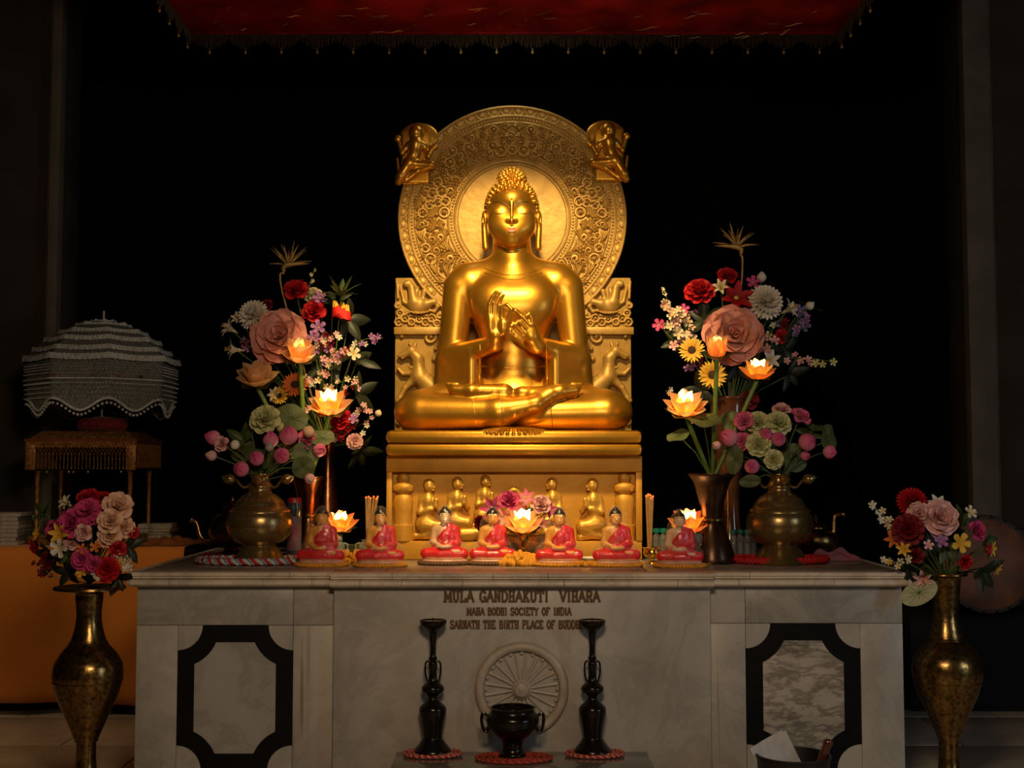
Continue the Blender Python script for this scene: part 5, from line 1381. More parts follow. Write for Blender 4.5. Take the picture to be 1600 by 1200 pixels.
def bird_of_paradise(px, py, Y, label, base, flip=1):
    c = P(px, py, Y); k = K(Y); t = thing('bird_of_paradise', label, 'flower', c)
    for (a, L, w) in ((96, 33, 2.6), (80, 37, 3), (68, 33, 2.4), (112, 34, 3), (52, 36, 3), (40, 32, 2.6), (128, 32, 2.6), (140, 36, 2.8), (88, 26, 2), (170, 30, 2.4), (12, 34, 2.4)):
        a = RAD((a if flip > 0 else 180 - a) + random.uniform(-7, 7)); L *= random.uniform(.9, 1.15)
        p0 = Vector((0, 0, 0)); p1 = Vector((cos(a) * L * .55, random.uniform(-6, 6), sin(a) * L * .5 + 2)); p2 = Vector((cos(a) * L * 1.05, random.uniform(-9, 9), sin(a) * L))
        MB().tube([p0 * k, p1 * k * .5, p1 * k, p2 * k], [k * .8, k * w * .9, k * w * .75, k * .15], 6, sm=3).build('petal', DRY, t, ang=180)
    MB().tube([Vector((-flip * 6, 0, -12)) * k, Vector((-flip * 7, 0, -4)) * k, Vector((flip * 2, 0, 1)) * k, Vector((flip * 34, 0, 2)) * k], [k * 2.2, k * 4.2, k * 4.6, k * .3], 8, sm=4).build('beak_bract', DRY, t, ang=180)
    bv = Vector(base) - c
    MB().tube([Vector((-flip * 6, 0, -12)) * k, Vector((-flip * 8, 0, -45)) * k, bv], [k * 2.2, k * 1.8, k * 1.8], 7, sm=5).build('stem', DRY, t, ang=180)


# --- lotus lamps: petals of thin plastic round a small bulb
def lampmat(nm, col, em, ems):
    m = bpy.data.materials.new(nm); m.use_nodes = True; N = m.node_tree.nodes; L = m.node_tree.links; b = N['Principled BSDF']
    at = N.new('ShaderNodeAttribute'); at.attribute_name = 'grad'
    mx = N.new('ShaderNodeMix'); mx.data_type = 'RGBA'; mx.inputs[6].default_value = (.85, .55, .18, 1); mx.inputs[7].default_value = (*col, 1)
    L.new(at.outputs['Fac'], mx.inputs[0]); L.new(mx.outputs[2], b.inputs['Base Color']); b.inputs['Roughness'].default_value = .45
    tl = N.new('ShaderNodeBsdfTranslucent'); tl.inputs[0].default_value = (1, .75, .35, 1)
    ms = N.new('ShaderNodeMixShader'); ms.inputs[0].default_value = .68
    L.new(b.outputs[0], ms.inputs[1]); L.new(tl.outputs[0], ms.inputs[2]); L.new(ms.outputs[0], N['Material Output'].inputs[0])
    MATS[nm] = m; return m


LAMP = lampmat('lotus_lamp_plastic', (.85, .62, .50), None, 0)
LAMPR = lampmat('lotus_lamp_red_tipped', (.85, .25, .12), None, 0)
BULBS = {}


def bulb_mat(p):
    if p not in BULBS: BULBS[p] = mat('bulb_glow_%d' % len(BULBS), (1, .8, .5), .5, em=(1, .62, .24), ems=p * 2)
    return BULBS[p]


def lotus_lamp(px, py, Y, R, label, power, base=None, m=None, saucer=True, up=(0, -.25, 1), rows=None, leaf=True):
    c = P(px, py, Y); k = K(Y); t = thing('lotus_lamp', label, 'lamp', group='lotus flower lamps')
    M = Matrix.Translation(c) @ facing(up, 0) @ Matrix.Scale(R * k, 4); t.matrix_world = M
    rows = rows or [(5, 5, 1.05, .43, .28, -.35, .26, dict(shape='point', bend=.12, cup=.5, nu=6, nv=8)), (6, 26, 1.06, .44, .34, -.38, 0, dict(shape='point', bend=.1, cup=.5, nu=6, nv=8)), (7, 60, .92, .40, .40, -.40, .39, dict(shape='point', bend=-.3, cup=.45, nu=6, nv=8))]
    for (pm, PM) in layers(rows, True): link('petal', cached(pm, 'petal', m or LAMP), t, Mx=PM); KEEP.append(pm)
    MB().ball((0, 0, -.05), (.15, .15, .2), 10, 8).build('bulb', bulb_mat(power), t)
    MB().lathe([(0, -.48), (.3, -.48), (.45, -.42), (.42, -.36), (0, -.34)], 14).build('cup', GREEN, t)
    if saucer:
        q = MB()
        for i in range(5): petal(q, RZX(i * 1.257, 1.5, .15, -.42), .85, .42, shape='point', bend=-.2, cup=.2, nu=4, nv=5)
        q.build('sepals', DKGREEN, t, ang=180)
    if base is not None:
        iv = M.inverted(); bv = Vector(base); a = c - Vector((0, 0, R * k * .45))
        MB().tube([iv @ a, iv @ a.lerp(bv, .3), iv @ a.lerp(bv, .7), iv @ bv], 3.6 * k / (R * k), 8).build('stalk', mat('lamp_stalk_green', (.13, .22, .02), .45), t)
    if power > 0:
        light('lotus_lamp_bulb', 'POINT', M @ Vector((0, 0, .10)), None, power * .62, (1, .62, .24), .02)
    return t


gb = (P(481, 752, .90).x, .90, P(481, 760, .90).z); g2 = (P(1113, 748, .55).x, .55, P(1113, 752, .55).z)
lotus_lamp(469, 552, .86, 30, 'large pale lotus lamp, dimly lit, topmost of the left group', 3, gb, up=(0, -.5, 1), rows=[(5, 2, 1.25, .46, .22, -.45, .3, dict(shape='point', bend=.1, cup=.5)), (6, 22, 1.3, .46, .3, -.5, 0, dict(shape='point', bend=.1, cup=.5)), (5, 50, 1.0, .4, .3, -.5, .4, dict(shape='point', bend=-.2, cup=.4))])
lotus_lamp(401, 588, .86, 32, 'unlit pale pink lotus lamp at the left of the left group', 0, gb, up=(0, -.55, 1))
lotus_lamp(515, 632, .84, 33, 'brightly lit lotus lamp, lowest on the left stalks', 24, gb, up=(0, -.5, 1))
lotus_lamp(1120, 545, .50, 28, 'pale half open lotus lamp on a tall green stalk, right group', 3, g2, up=(0, -.4, 1), rows=[(5, 0, 1.25, .5, .25, -.5, .3, dict(shape='point', bend=-.1, cup=.5)), (6, 16, 1.3, .5, .34, -.55, 0, dict(shape='point', bend=-.1, cup=.5))])
lotus_lamp(1184, 580, .54, 27, 'small yellow lit lotus lamp at the right of the right group', 11, g2, up=(0, -.35, 1))
lotus_lamp(1071, 634, .50, 33, 'bright lotus lamp at the left of the right group', 22, g2, up=(0, -.5, 1))
lotus_lamp(532, 818, .74, 27, 'lit lotus lamp with red tipped petals behind the leftmost figurine', 26, (P(532, 866, .74).x, .74, TOPZ), LAMPR)
lotus_lamp(1076, 818, .55, 31, 'lit lotus lamp with red tips behind the rightmost figurine', 26, (P(1076, 866, .55).x, .55, TOPZ), LAMPR)
cs = on_altar(817, 882)
lotus_lamp(817, 818, cs.y, 31, 'brightest white hot lotus lamp at the altar centre', 48, None, up=(0, -.3, 1))
k = K(cs.y); t = thing('lamp_stand', 'small turned brass stand carrying the brightest centre lotus lamp', 'lamp stand', (P(817, 884, cs.y).x, cs.y, TOPZ))
zt = P(817, 833, cs.y).z - TOPZ
MB().lathe([(0, 0), (.045, 0), (.046, .006), (.02, .02), (.012, .04), (.018, .05), (.020, .06), (.010, .075), (.013, zt * .62), (.008, zt * .75), (.02, zt - .008), (.03, zt - .002), (0, zt - .002)], 18).build('column', goldm, t)
# bouquet of magenta flowers in a glass bowl behind the centre lamp
t, k, zz = pot('glass_bowl', 'clear glass bowl of magenta flowers behind the centre lamp', 'bowl', 822, .58, [(0, 874), (16, 874), (17, 872), (10, 868), (22, 858), (30, 846), (33, 832), (31, 831), (28, 846), (18, 858), (0, 864)], 874, mat('tinted_glass', (.85, .7, .6), .06, 0, trans=.9, spec=.6))
cb = (P(822, 848, .58).x, .58, P(822, 848, .58).z)
for (px, py, R, kd, m, lab, d) in ((770, 795, 22, 'star', MAG, 'large magenta lily at the left of the centre bouquet', (-.6, -1, .3)), (795, 783, 17, 'rose', MAG, 'magenta rose at the top left of the centre bouquet', None), (822, 778, 16, 'star', LOTP, 'deep pink lily at the top of the centre bouquet', None),
                               (845, 789, 16, 'rose', LPINK, 'pale pink streaked rose at the right of the centre bouquet', None), (790, 808, 18, 'star', LPINK, 'pale pink lily low in the centre bouquet', (-.3, -1, 0)), (858, 797, 15, 'star', MAG, 'magenta lily at the right end of the centre bouquet', (.6, -1, .2)),
                               (752, 818, 13, 'rose', DKRED, 'dark red rose drooping at the left of the centre bouquet', (-.8, -1, -.3)), (845, 815, 15, 'star', LPINK, 'pink lily drooping right below the centre lamp', (.5, -1, -.4)), (812, 795, 12, 'star', LOTP, 'small pink lily in the middle of the centre bouquet', None)):
    flower(kd, px, py, .56 + random.uniform(-.03, .03), R, m, lab, cb, d)
foliage(828, 800, .60, 22, 'green leaves tucked between the magenta flowers of the centre bouquet', cb)

# ---------------------------------------------------------------- left tall bouquet
tb = (P(511, 692, 1.2).x, 1.2, P(511, 700, 1.2).z)
D = (0, -1, .35)
bird_of_paradise(450, 414, 1.15, 'dried gold bird of paradise flower above the left tall bouquet', tb, 1)
for row in (('rose', 463, 454, 1.12, 20, RED, 'crimson rose at the top of the left tall bouquet, beside the dried stem', (.1, -1, .6)), ('rose', 491, 487, 1.10, 19, RED, 'crimson rose right of the large pink rose, left bouquet', D), ('rose', 417, 477, 1.2, 10, DKRED, 'small dark red rose behind the white chrysanthemum, left bouquet', D),
            ('mum', 396, 492, 1.02, 25, WHITE, 'white chrysanthemum at the left of the left tall bouquet', (-.3, -1, .35)), ('bigrose', 436, 526, 1.0, 40, PINK, 'very large dusty pink rose in the left tall bouquet', (.05, -1, .25)),
            ('lily', 356, 512, 1.02, 19, WHITE, 'white recurved lily farthest left in the left bouquet', (-.9, -.7, .5)), ('lily', 371, 497, 1.05, 15, WHITE, 'small white lily touching the white chrysanthemum, left bouquet', (-.3, -1, .6)), ('lily', 362, 546, 1.0, 20, WHITE, 'white trumpet lily facing left and down, left bouquet', (-1, -.35, .05)),
            ('open', 498, 512, 1.06, 13, VIO, 'violet blossom right of the large pink rose, upper one', D), ('open', 489, 528, 1.04, 12, VIO, 'violet blossom right of the large pink rose, lower one', D), ('open', 500, 466, 1.12, 12, VIO, 'violet blossom above the crimson rose, left bouquet', D),
            ('peony', 489, 461, 1.16, 15, CREAM, 'ruffled beige bloom behind the crimson roses, left bouquet', (-.2, -1, .7)), ('sunflower', 461, 601, .98, 19, ORG, 'orange daisy behind the green stalk of the left bouquet', D), ('sunflower', 436, 618, .98, 14, YEL, 'yellow daisy below the unlit lotus lamp', D),
            ('lily', 428, 616, .95, 14, CREAM, 'spotted cream lily low in the left bouquet', (-.4, -1, .2)), ('open', 552, 553, 1.0, 12, CREAM, 'cream blossom at the right of the left bouquet', (.5, -1, .2)), ('rose', 533, 655, 1.05, 18, RED, 'crimson rose under the lit lotus lamp, left bouquet', D),
            ('carnation', 554, 690, 1.02, 14, LPINK, 'pale pink carnation lowest at the right of the left bouquet', (.3, -1, 0)), ('open', 553, 655, 1.02, 9, VIO, 'small violet blossom at the lower right of the left bouquet', D), ('lotusbud', 591, 646, 1.1, 7, CREAM, 'small cream bud on a thin stem at the far right of the left bouquet', (.5, -.5, 1)),
            ('rose', 511, 615, 1.15, 15, DKRED, 'dark red rose behind the lit lotus lamp of the left bouquet', D)):
    kd, px, py, Y, R, m, lab, d = row; flower(kd, px, py, Y, R, m, lab, tb, d)
for i, (a, b_, c_, e_, n, R, m, m2, lab) in enumerate(((497, 540, 530, 525, 7, 6.5, LPINK, WHITE, 'spray of small pale pink blossoms right of the large pink rose'), (500, 570, 530, 550, 7, 6.5, LPINK, VIO, 'spray of small pink blossoms at the middle right of the left bouquet'),
        (490, 597, 520, 575, 6, 7, LPINK, CREAM, 'spray of pink blossoms right of the topmost lotus lamp'), (555, 535, 598, 528, 6, 6, WHITE, VIO, 'white blossom sprig reaching out to the right of the left bouquet'), (545, 660, 573, 630, 7, 6, LPINK, WHITE, 'pale blossom spray right of the lit lotus lamp'),
        (525, 690, 560, 660, 6, 6, LPINK, RED, 'pink and red blossom spray low in the left bouquet'), (505, 610, 560, 590, 7, 6, CREAM, LPINK, 'cream blossom spray above the lit lotus lamp'), (482, 455, 492, 418, 5, 3, CREAM, GRN, 'thin sprig of tiny buds rising above the left bouquet'),
        (560, 690, 583, 640, 6, 5, WHITE, LPINK, 'white berry sprig at the lower right edge of the left bouquet'))):
    sprig(a, b_, 1.04 + .01 * i, c_, e_, n, R, m, lab, tb, None, m2)
for i, (a, b_, c_, e_, n, R, m, m2, lab) in enumerate(((520, 560, 545, 545, 6, 7, LPINK, DKRED, 'pink and dark blossom spray in the right middle of the left bouquet'), (500, 545, 515, 530, 6, 8, DKRED, VIO, 'dark red and violet blossoms right of the large pink rose'), (535, 610, 560, 600, 6, 6, LPINK, DKRED, 'small dusky pink spray above the crimson rose of the left bouquet'),
        (520, 665, 545, 675, 6, 8, DKRED, RED, 'dark red blossom spray below the lit lamp of the left bouquet'), (478, 640, 500, 620, 5, 7, DKRED, LPINK, 'dark red blossoms left of the lit lamp of the left bouquet'), (395, 540, 385, 530, 5, 8, VIO, DKRED, 'dark violet blossoms between the trumpet lilies and the pink rose'), (470, 600, 486, 590, 5, 8, CREAM, WHITE, 'cream blossoms right of the orange daisy, left bouquet'))):
    sprig(a, b_, 1.06 + .008 * i, c_, e_, n, R, m, lab, tb, None, m2)
# crown imperial: hanging yellow bells with a red skirt under a tuft of leaves
c = P(533, 462, 1.05); k = K(1.05); t = thing('crown_imperial', 'yellow and red hanging bell flower with green leaf tuft, left bouquet', 'flower', c)
ri = pcol('bell_yellow', (.80, .50, .05), (.75, .48, .04)); rj = pcol('bell_red', (.60, .015, .012), (.65, .02, .012))
for dx, dz, tl in ((-11, -8, -.35), (10, -14, .2), (2, -10, 0)):
    q = MB(); q2 = MB()
    for i in range(6):
        petal(q, Matrix.Translation((dx * k, 0 if dx else -.02, dz * k)) @ Matrix.Rotation(tl, 4, 'Y') @ Matrix.Rotation(pi, 4, 'X') @ RZX(i * pi / 3, .5) @ Matrix.Scale(15 * k, 4), 1, .42, shape='spoon', bend=-.3, cup=.3)
        petal(q2, Matrix.Translation((dx * k, 0 if dx else -.02, dz * k)) @ Matrix.Rotation(tl, 4, 'Y') @ Matrix.Rotation(pi, 4, 'X') @ Matrix.Translation((0, 0, 10 * k)) @ RZX(i * pi / 3 + .5, .35, 7 * k) @ Matrix.Scale(15 * k, 4), 1, .5, shape='spoon', bend=-.1, cup=.3, ruf=.3)
    o = q.build('bell', ri, t, ang=180); q2.build('skirt', rj, o, ang=180)
for i in range(9):
    o = link('leaf', cached(leaf_mesh('blade'), 'leaf', GREEN), t); o.matrix_local = RZX(i * .7, .35 + .8 * (i % 3) / 2) @ Matrix.Scale(38 * k, 4)
bv = Vector(tb) - c; MB().tube([(0, 0, 0), bv * .5, bv], .004, 6).build('stem', STEM, t)
for (px, py, Y, L, lab, d) in ((560, 560, 1.12, 42, 'dark leaf spray behind the right side of the left bouquet', (.6, -.6, .4)), (545, 500, 1.14, 40, 'dark green leaves below the hanging bell flower', (.5, -.7, -.1)), (420, 560, 1.14, 36, 'dark leaves behind the large pink rose of the left bouquet', (-.5, -.6, .1)),
                          (565, 705, 1.08, 40, 'drooping dark leaves lowest at the right of the left bouquet', (.7, -.5, -.6)), (560, 615, 1.12, 46, 'dark leaves at the middle right of the left bouquet', (.8, -.5, .1)), (440, 640, 1.10, 34, 'leaves behind the cream peony and the yellow daisy', (-.4, -.7, .2)), (520, 470, 1.18, 36, 'leaf spray behind the crimson roses at the top of the left bouquet', (.1, -.6, .8)), (510, 560, 1.16, 50, 'dense leaves in the core of the left tall bouquet', (.1, -1, .2))):
    foliage(px, py, Y, L, lab, tb, m=DKGREEN, d=d)

# ---------------------------------------------------------------- right tall bouquet
rb = (P(1141, 640, 1.02).x, 1.02, P(1141, 650, 1.02).z)
bird_of_paradise(1151, 386, 1.0, 'dried gold bird of paradise flower above the right tall bouquet', rb, -1)
for row in (('peony', 1093, 456, .98, 25, RED, 'crimson bloom at the upper left of the right tall bouquet', (-.2, -1, .7)), ('rose', 1136, 432, 1.02, 17, RED, 'crimson rose at the very top of the right tall bouquet', (0, -1, .8)), ('star', 1150, 466, .94, 30, RED, 'red star lily above the large pink rose of the right bouquet', (.1, -1, .4)),
            ('lily', 1126, 448, .92, 16, CREAM, 'cream lily between the crimson blooms of the right bouquet', (-.3, -1, .3)), ('mum', 1196, 472, .94, 29, WHITE, 'white spiky chrysanthemum at the upper right of the right bouquet', (.2, -1, .3)), ('bigrose', 1146, 523, .88, 42, PINK, 'very large dusty pink rose in the right tall bouquet', (0, -1, .2)),
            ('lily', 1236, 482, .96, 20, WHITE, 'white trumpet lily curling to the right, right bouquet', (.9, -.7, .45)), ('lotusbud', 1190, 434, 1.0, 10, WHITE, 'white pointed bud above the white chrysanthemum', (0, -.2, 1)), ('lotusbud', 1265, 478, 1.0, 9, WHITE, 'white bud at the far upper right of the right bouquet', (.8, -.3, .7)),
            ('sunflower', 1081, 547, .86, 19, YEL, 'upper yellow sunflower at the left of the right bouquet', (-.2, -1, .2)), ('sunflower', 1113, 586, .86, 21, YEL, 'lower yellow sunflower beside the green lamp stalk', (0, -1, .1)), ('star', 1204, 562, .92, 17, WHITE, 'white star blossom right of the large pink rose', (.3, -1, 0)),
            ('rose', 1221, 526, .98, 12, RED, 'small red rose at the right of the large pink rose', D), ('open', 1068, 484, .96, 10, MAG, 'magenta blossom among the cream orchids, right bouquet', D), ('open', 1030, 508, .96, 11, MAG, 'magenta blossom at the far left of the right bouquet', (-.4, -1, .1)),
            ('open', 1250, 487, 1.0, 12, BLUE, 'slate blue blossom behind the white lily, upper', D), ('open', 1255, 510, .98, 12, BLUE, 'slate blue blossom at the right edge, lower', D), ('open', 1176, 442, .98, 12, MAG, 'magenta blossom beside the red star lily', D), ('rose', 1170, 625, 1.0, 16, DKRED, 'dark red rose below the yellow lit lamp, right bouquet', D)):
    kd, px, py, Y, R, m, lab, d = row; flower(kd, px, py, Y, R, m, lab, rb, d)
for i, (a, b_, c_, e_, n, R, m, m2, lab) in enumerate(((1065, 500, 1035, 475, 8, 9, CREAM, PEACH, 'upper spray of cream orchids at the left of the right bouquet'), (1075, 520, 1040, 510, 7, 9, CREAM, LPINK, 'lower spray of cream orchids at the left of the right bouquet'), (1045, 475, 1036, 455, 4, 5, CREAM, None, 'tiny cream buds at the upper left tip of the right bouquet'),
        (1080, 530, 1058, 538, 5, 8, WHITE, LPINK, 'white blossoms above the upper sunflower'), (1225, 560, 1300, 565, 8, 7, LPINK, GRN, 'pink and green sprig reaching out right of the right bouquet'), (1240, 520, 1262, 490, 6, 7, BLUE, VIO, 'dusky blue sprig at the right edge of the right bouquet'),
        (1095, 560, 1075, 575, 5, 8, DKRED, VIO, 'dark blossoms between the two sunflowers'), (1060, 495, 1075, 505, 6, 9, PEACH, CREAM, 'peach orchids right of the cream orchid sprays'), (1190, 545, 1205, 530, 5, 8, CREAM, LPINK, 'cream blossoms right of the large pink rose'), (1215, 500, 1228, 520, 5, 8, DKRED, VIO, 'dark red blossoms below the white chrysanthemum'), (1110, 640, 1150, 625, 6, 7, DKRED, CREAM, 'dark red blossom spray above the tall glossy vase'),
        (1215, 540, 1200, 510, 5, 7, WHITE, CREAM, 'pale blossoms between the chrysanthemum and the pink rose'), (1080, 660, 1040, 610, 7, 5, WHITE, LPINK, 'white berry sprig left of the lit lotus lamp, right group'), (1105, 500, 1085, 485, 5, 8, LPINK, VIO, 'pink blossoms below the crimson bloom, right bouquet'))):
    sprig(a, b_, .93 + .01 * i, c_, e_, n, R, m, lab, rb, None, m2)
for (px, py, Y, L, lab, d) in ((1060, 530, 1.0, 34, 'dark leaves behind the cream orchids of the right bouquet', (-.6, -.7, .2)), (1225, 545, 1.0, 40, 'leaf spray right of the large pink rose, right bouquet', (.6, -.7, .1)), (1100, 500, 1.0, 40, 'leaves below the crimson bloom, right bouquet', (-.2, -.8, .4)), (1200, 495, 1.02, 44, 'leaves behind the white chrysanthemum, right bouquet', (.4, -.6, .7)),
                          (1095, 610, .98, 34, 'dark leaves below the sunflowers', (-.4, -.7, -.3)), (1265, 480, 1.04, 30, 'narrow leaves at the upper right of the right bouquet', (.5, -.3, 1)), (1235, 585, .98, 34, 'pale leaf tuft right of the yellow lit lamp', (.6, -.8, -.2)), (1150, 570, 1.0, 46, 'dense leaves in the core of the right tall bouquet', (0, -1, 0))):
    foliage(px, py, Y, L, lab, rb, m=DKGREEN, d=d)

# ---------------------------------------------------------------- lotus buds in the two brass pots
pb = (P(405, 748, .5).x, .5, P(405, 752, .5).z)
for (kd, px, py, Y, R, m, lab, d) in (('lotusbud', 334, 684, .46, 15, LOTP, 'pink lotus bud pointing left at the far left of the left pot', (-1, -.5, .3)), ('rose', 347, 694, .42, 13, LPINK, 'light pink half open lotus at the far left of the left pot', (-.4, -1, .2)), ('lotusbud', 331, 712, .44, 11, LPINK, 'pale pink lotus bud lowest at the far left of the left pot', (-.9, -.6, .2)),
        ('lotusbud', 367, 695, .44, 10, WHITE, 'white lotus bud in the left pot', (-.3, -1, .3)), ('lotusbud', 377, 733, .40, 16, LOTP, 'round pink lotus bud lowest in the left pot', (-.2, -1, .1)), ('lotusbud', 401, 716, .38, 15, LOTP, 'round pink lotus bud above the neck of the left pot', (0, -1, .2)),
        ('lotusbud', 423, 688, .42, 16, LOTP, 'tall pointed pink lotus bud in the left pot', (0, -.3, 1)), ('lotusbud', 421, 699, .36, 9, pcol('grey_bud', (.42, .36, .36), (.35, .33, .25)), 'small grey lotus bud in front of the tall pink bud, left pot', (0, -.4, 1)), ('lotusbud', 440, 712, .40, 16, LOTP, 'pink lotus bud facing front at the right of the left pot', (.1, -1, .1)),
        ('lotusbud', 451, 681, .44, 19, LOTP, 'large pink lotus bud beneath the lotus leaf, left pot', (.1, -.7, .8)), ('rose', 480, 687, .50, 16, LOTP, 'deep pink opened lotus at the right of the left pot', (.5, -1, .3)), ('lotusbud', 499, 703, .50, 14, LOTP, 'pink lotus bud at the far right of the left pot', (.7, -.8, .1)), ('lotusbud', 482, 675, .46, 12, PEACH, 'peach lotus bud with yellow tip, left pot', (.4, -.6, .8)),
        ('lotusbud', 484, 748, .46, 11, LPINK, 'pale pink lotus bud drooping low right of the left pot', (.6, -.8, -.5)), ('peony', 414, 655, .46, 25, GRN, 'pale green white peony above the left pot', (-.1, -1, .5)), ('lotusbud', 439, 668, .5, 10, GRN, 'small pale green bud between peony and lotus leaf, left pot', (.1, -.7, .8))):
    flower(kd, px, py, Y, R, m, lab, pb, d)
for (px, py, Y, L, lab, d, w) in ((455, 652, .52, 27, 'large round lotus leaf right of the pale green peony, left pot', (.2, -.8, .5), .9), (391, 668, .52, 26, 'dark folded lotus leaf left of the peony, left pot', (-.8, -.5, .3), .6), (481, 706, .48, 24, 'lotus leaf in shade at the right of the left pot', (.4, -.8, .1), .8), (503, 684, .52, 22, 'lotus leaf at the far right of the left pot', (.3, -.7, .6), .7), (474, 730, .46, 20, 'drooping lotus leaf below the pink buds, left pot', (.5, -.8, -.3), .9), (380, 705, .52, 22, 'small dark lotus leaf behind the white bud, left pot', (-.3, -.8, .4), .9)):
    foliage(px, py, Y, L, lab, pb, 'pad', LOTUSLEAF, d, px, w=w)
pb = (P(1219, 746, .5).x, .5, P(1219, 750, .5).z)
for (kd, px, py, Y, R, m, lab, d) in (('peony', 1184, 660, .46, 19, GRN, 'pale green rose at the upper left of the right pot', (-.2, -1, .4)), ('peony', 1217, 661, .44, 21, GRN, 'pale green rose at the top middle of the right pot', (.1, -1, .5)), ('peony', 1185, 694, .38, 20, GRN, 'pale green rose at the centre left of the right pot', (-.1, -1, .1)), ('peony', 1209, 718, .36, 16, GRN, 'pale green rose with dark eye, lowest in the right pot', (0, -1, 0)),
        ('rose', 1163, 658, .46, 16, LOTP, 'pink lotus at the upper left of the right pot', (-.5, -1, .5)), ('rose', 1221, 641, .50, 15, LPINK, 'light pink lotus at the very top of the right pot', (0, -.8, 1)), ('rose', 1251, 652, .48, 17, LOTP, 'pink opened lotus at the upper right of the right pot', (.4, -.8, .8)), ('lotusbud', 1140, 684, .42, 18, LOTP, 'long pink lotus bud pointing left, right pot', (-1, -.5, .5)),
        ('lotusbud', 1120, 696, .42, 9, LPINK, 'small pale pink bud at the far left of the right pot', (-.8, -.8, .2)), ('lotusbud', 1196, 679, .38, 13, LOTP, 'pink lotus bud between the pale roses, right pot', (-.1, -1, .2)), ('lotusbud', 1216, 686, .37, 15, LOTP, 'round deep pink lotus bud at the centre of the right pot', (.1, -1, .2)), ('lotusbud', 1261, 691, .40, 18, LOTP, 'large pink lotus bud at the right of the right pot', (.4, -1, .2)),
        ('lotusbud', 1175, 729, .38, 15, LOTP, 'round pink lotus bud lowest at the left of the right pot', (-.3, -1, 0)), ('lotusbud', 1296, 706, .44, 14, LOTP, 'shaded pink lotus bud at the far right of the right pot', (.7, -.9, -.2)), ('rose', 1160, 690, .42, 15, LOTP, 'deep pink lotus behind the long bud, right pot', (-.3, -1, .1)), ('lotusbud', 1258, 712, .46, 10, LOTP, 'small dark pink bud below the large bud, right pot', (.3, -1, -.1))):
    flower(kd, px, py, Y, R, m, lab, pb, d)
for (px, py, Y, L, lab, d, w) in ((1295, 685, .48, 26, 'tilted lotus leaf at the far right of the right pot', (.8, -.7, .2), .8), (1275, 668, .52, 18, 'small lotus leaf behind the upper right lotus, right pot', (.3, -.5, 1), .7), (1148, 718, .42, 24, 'long folded lotus leaf hanging at the left of the right pot', (-.5, -1, -.1), .55), (1240, 715, .52, 24, 'dark lotus leaf behind the right pot neck', (.2, -1, .1), .9), (1172, 752, .40, 17, 'tan drooping leaf over the left arm of the right pot', (-.2, -1, -.3), .6)):
    foliage(px, py, Y, L, lab, pb, 'pad', LOTUSLEAF, d, px, w=w)
for (px, py, Y, L, lab, d, w) in ((1098, 654, .46, 32, 'wide lotus leaf below the bright lamp, right group', (.1, -.45, 1), .9), (1060, 680, .48, 20, 'smaller lotus leaf left of the black and copper vase', (-.3, -.5, 1), .9), (1146, 660, .62, 22, 'lotus leaf behind the green lamp stalk', (.1, -.9, .5), .9)):
    foliage(px, py, Y, L, lab, g2, 'pad', LOTUSLEAF, d, px, w=w)

for (px, py, Y, L, lab, bb, d) in ((420, 715, .54, 34, 'dark leaves at the core of the left pot bouquet', (P(405, 748, .5).x, .5, P(405, 752, .5).z), (.2, -1, .3)), (380, 690, .56, 34, 'dark leaves behind the pink buds at the left of the left pot', (P(405, 748, .5).x, .5, P(405, 752, .5).z), (-.4, -.9, .4)), (455, 700, .56, 34, 'dark leaves behind the large pink bud of the left pot', (P(405, 748, .5).x, .5, P(405, 752, .5).z), (.5, -.9, .3)),
                              (1225, 700, .54, 36, 'dark leaves at the core of the right pot bouquet', (P(1219, 746, .5).x, .5, P(1219, 750, .5).z), (.1, -1, .3)), (1265, 675, .56, 34, 'dark leaves behind the large bud of the right pot', (P(1219, 746, .5).x, .5, P(1219, 750, .5).z), (.4, -.9, .4)), (1170, 680, .56, 34, 'dark leaves behind the pale roses of the right pot', (P(1219, 746, .5).x, .5, P(1219, 750, .5).z), (-.4, -.9, .4))):
    foliage(px, py, Y, L, lab, bb, m=GREEN, d=d)
# ================================================================ FLOOR VASES with their bouquets
def floor_vase(px, Y, rows, label):
    c = P(px, 1100, Y); k = K(Y); t = thing('floor_vase', label, 'vase', (c.x, Y, 0)); z = lambda py: P(px, py, Y).z
    MB().lathe([(0, 0), (.115, 0), (.12, .012), (.10, .035), (.055, .06)] + turned([(r * k, z(py)) for r, py in rows]), 36).build('body', BRASS, t, ang=60)
    ys = [y for _, y in rows][::-1]; rs = [r for r, _ in rows][::-1]
    for py in (1004 - (rows[2][1] != 1158) * 6, 1063): 
        r = float(np.interp(py, ys[3:], rs[3:])); MB().tube([(r * k * cos(a), r * k * sin(a), z(py)) for a in np.linspace(0, 2 * pi, 41)[:-1]], 1.2 * k, 6, True).build('engraved_band', BRASS, t)
    return t, (c.x, Y, z(912))


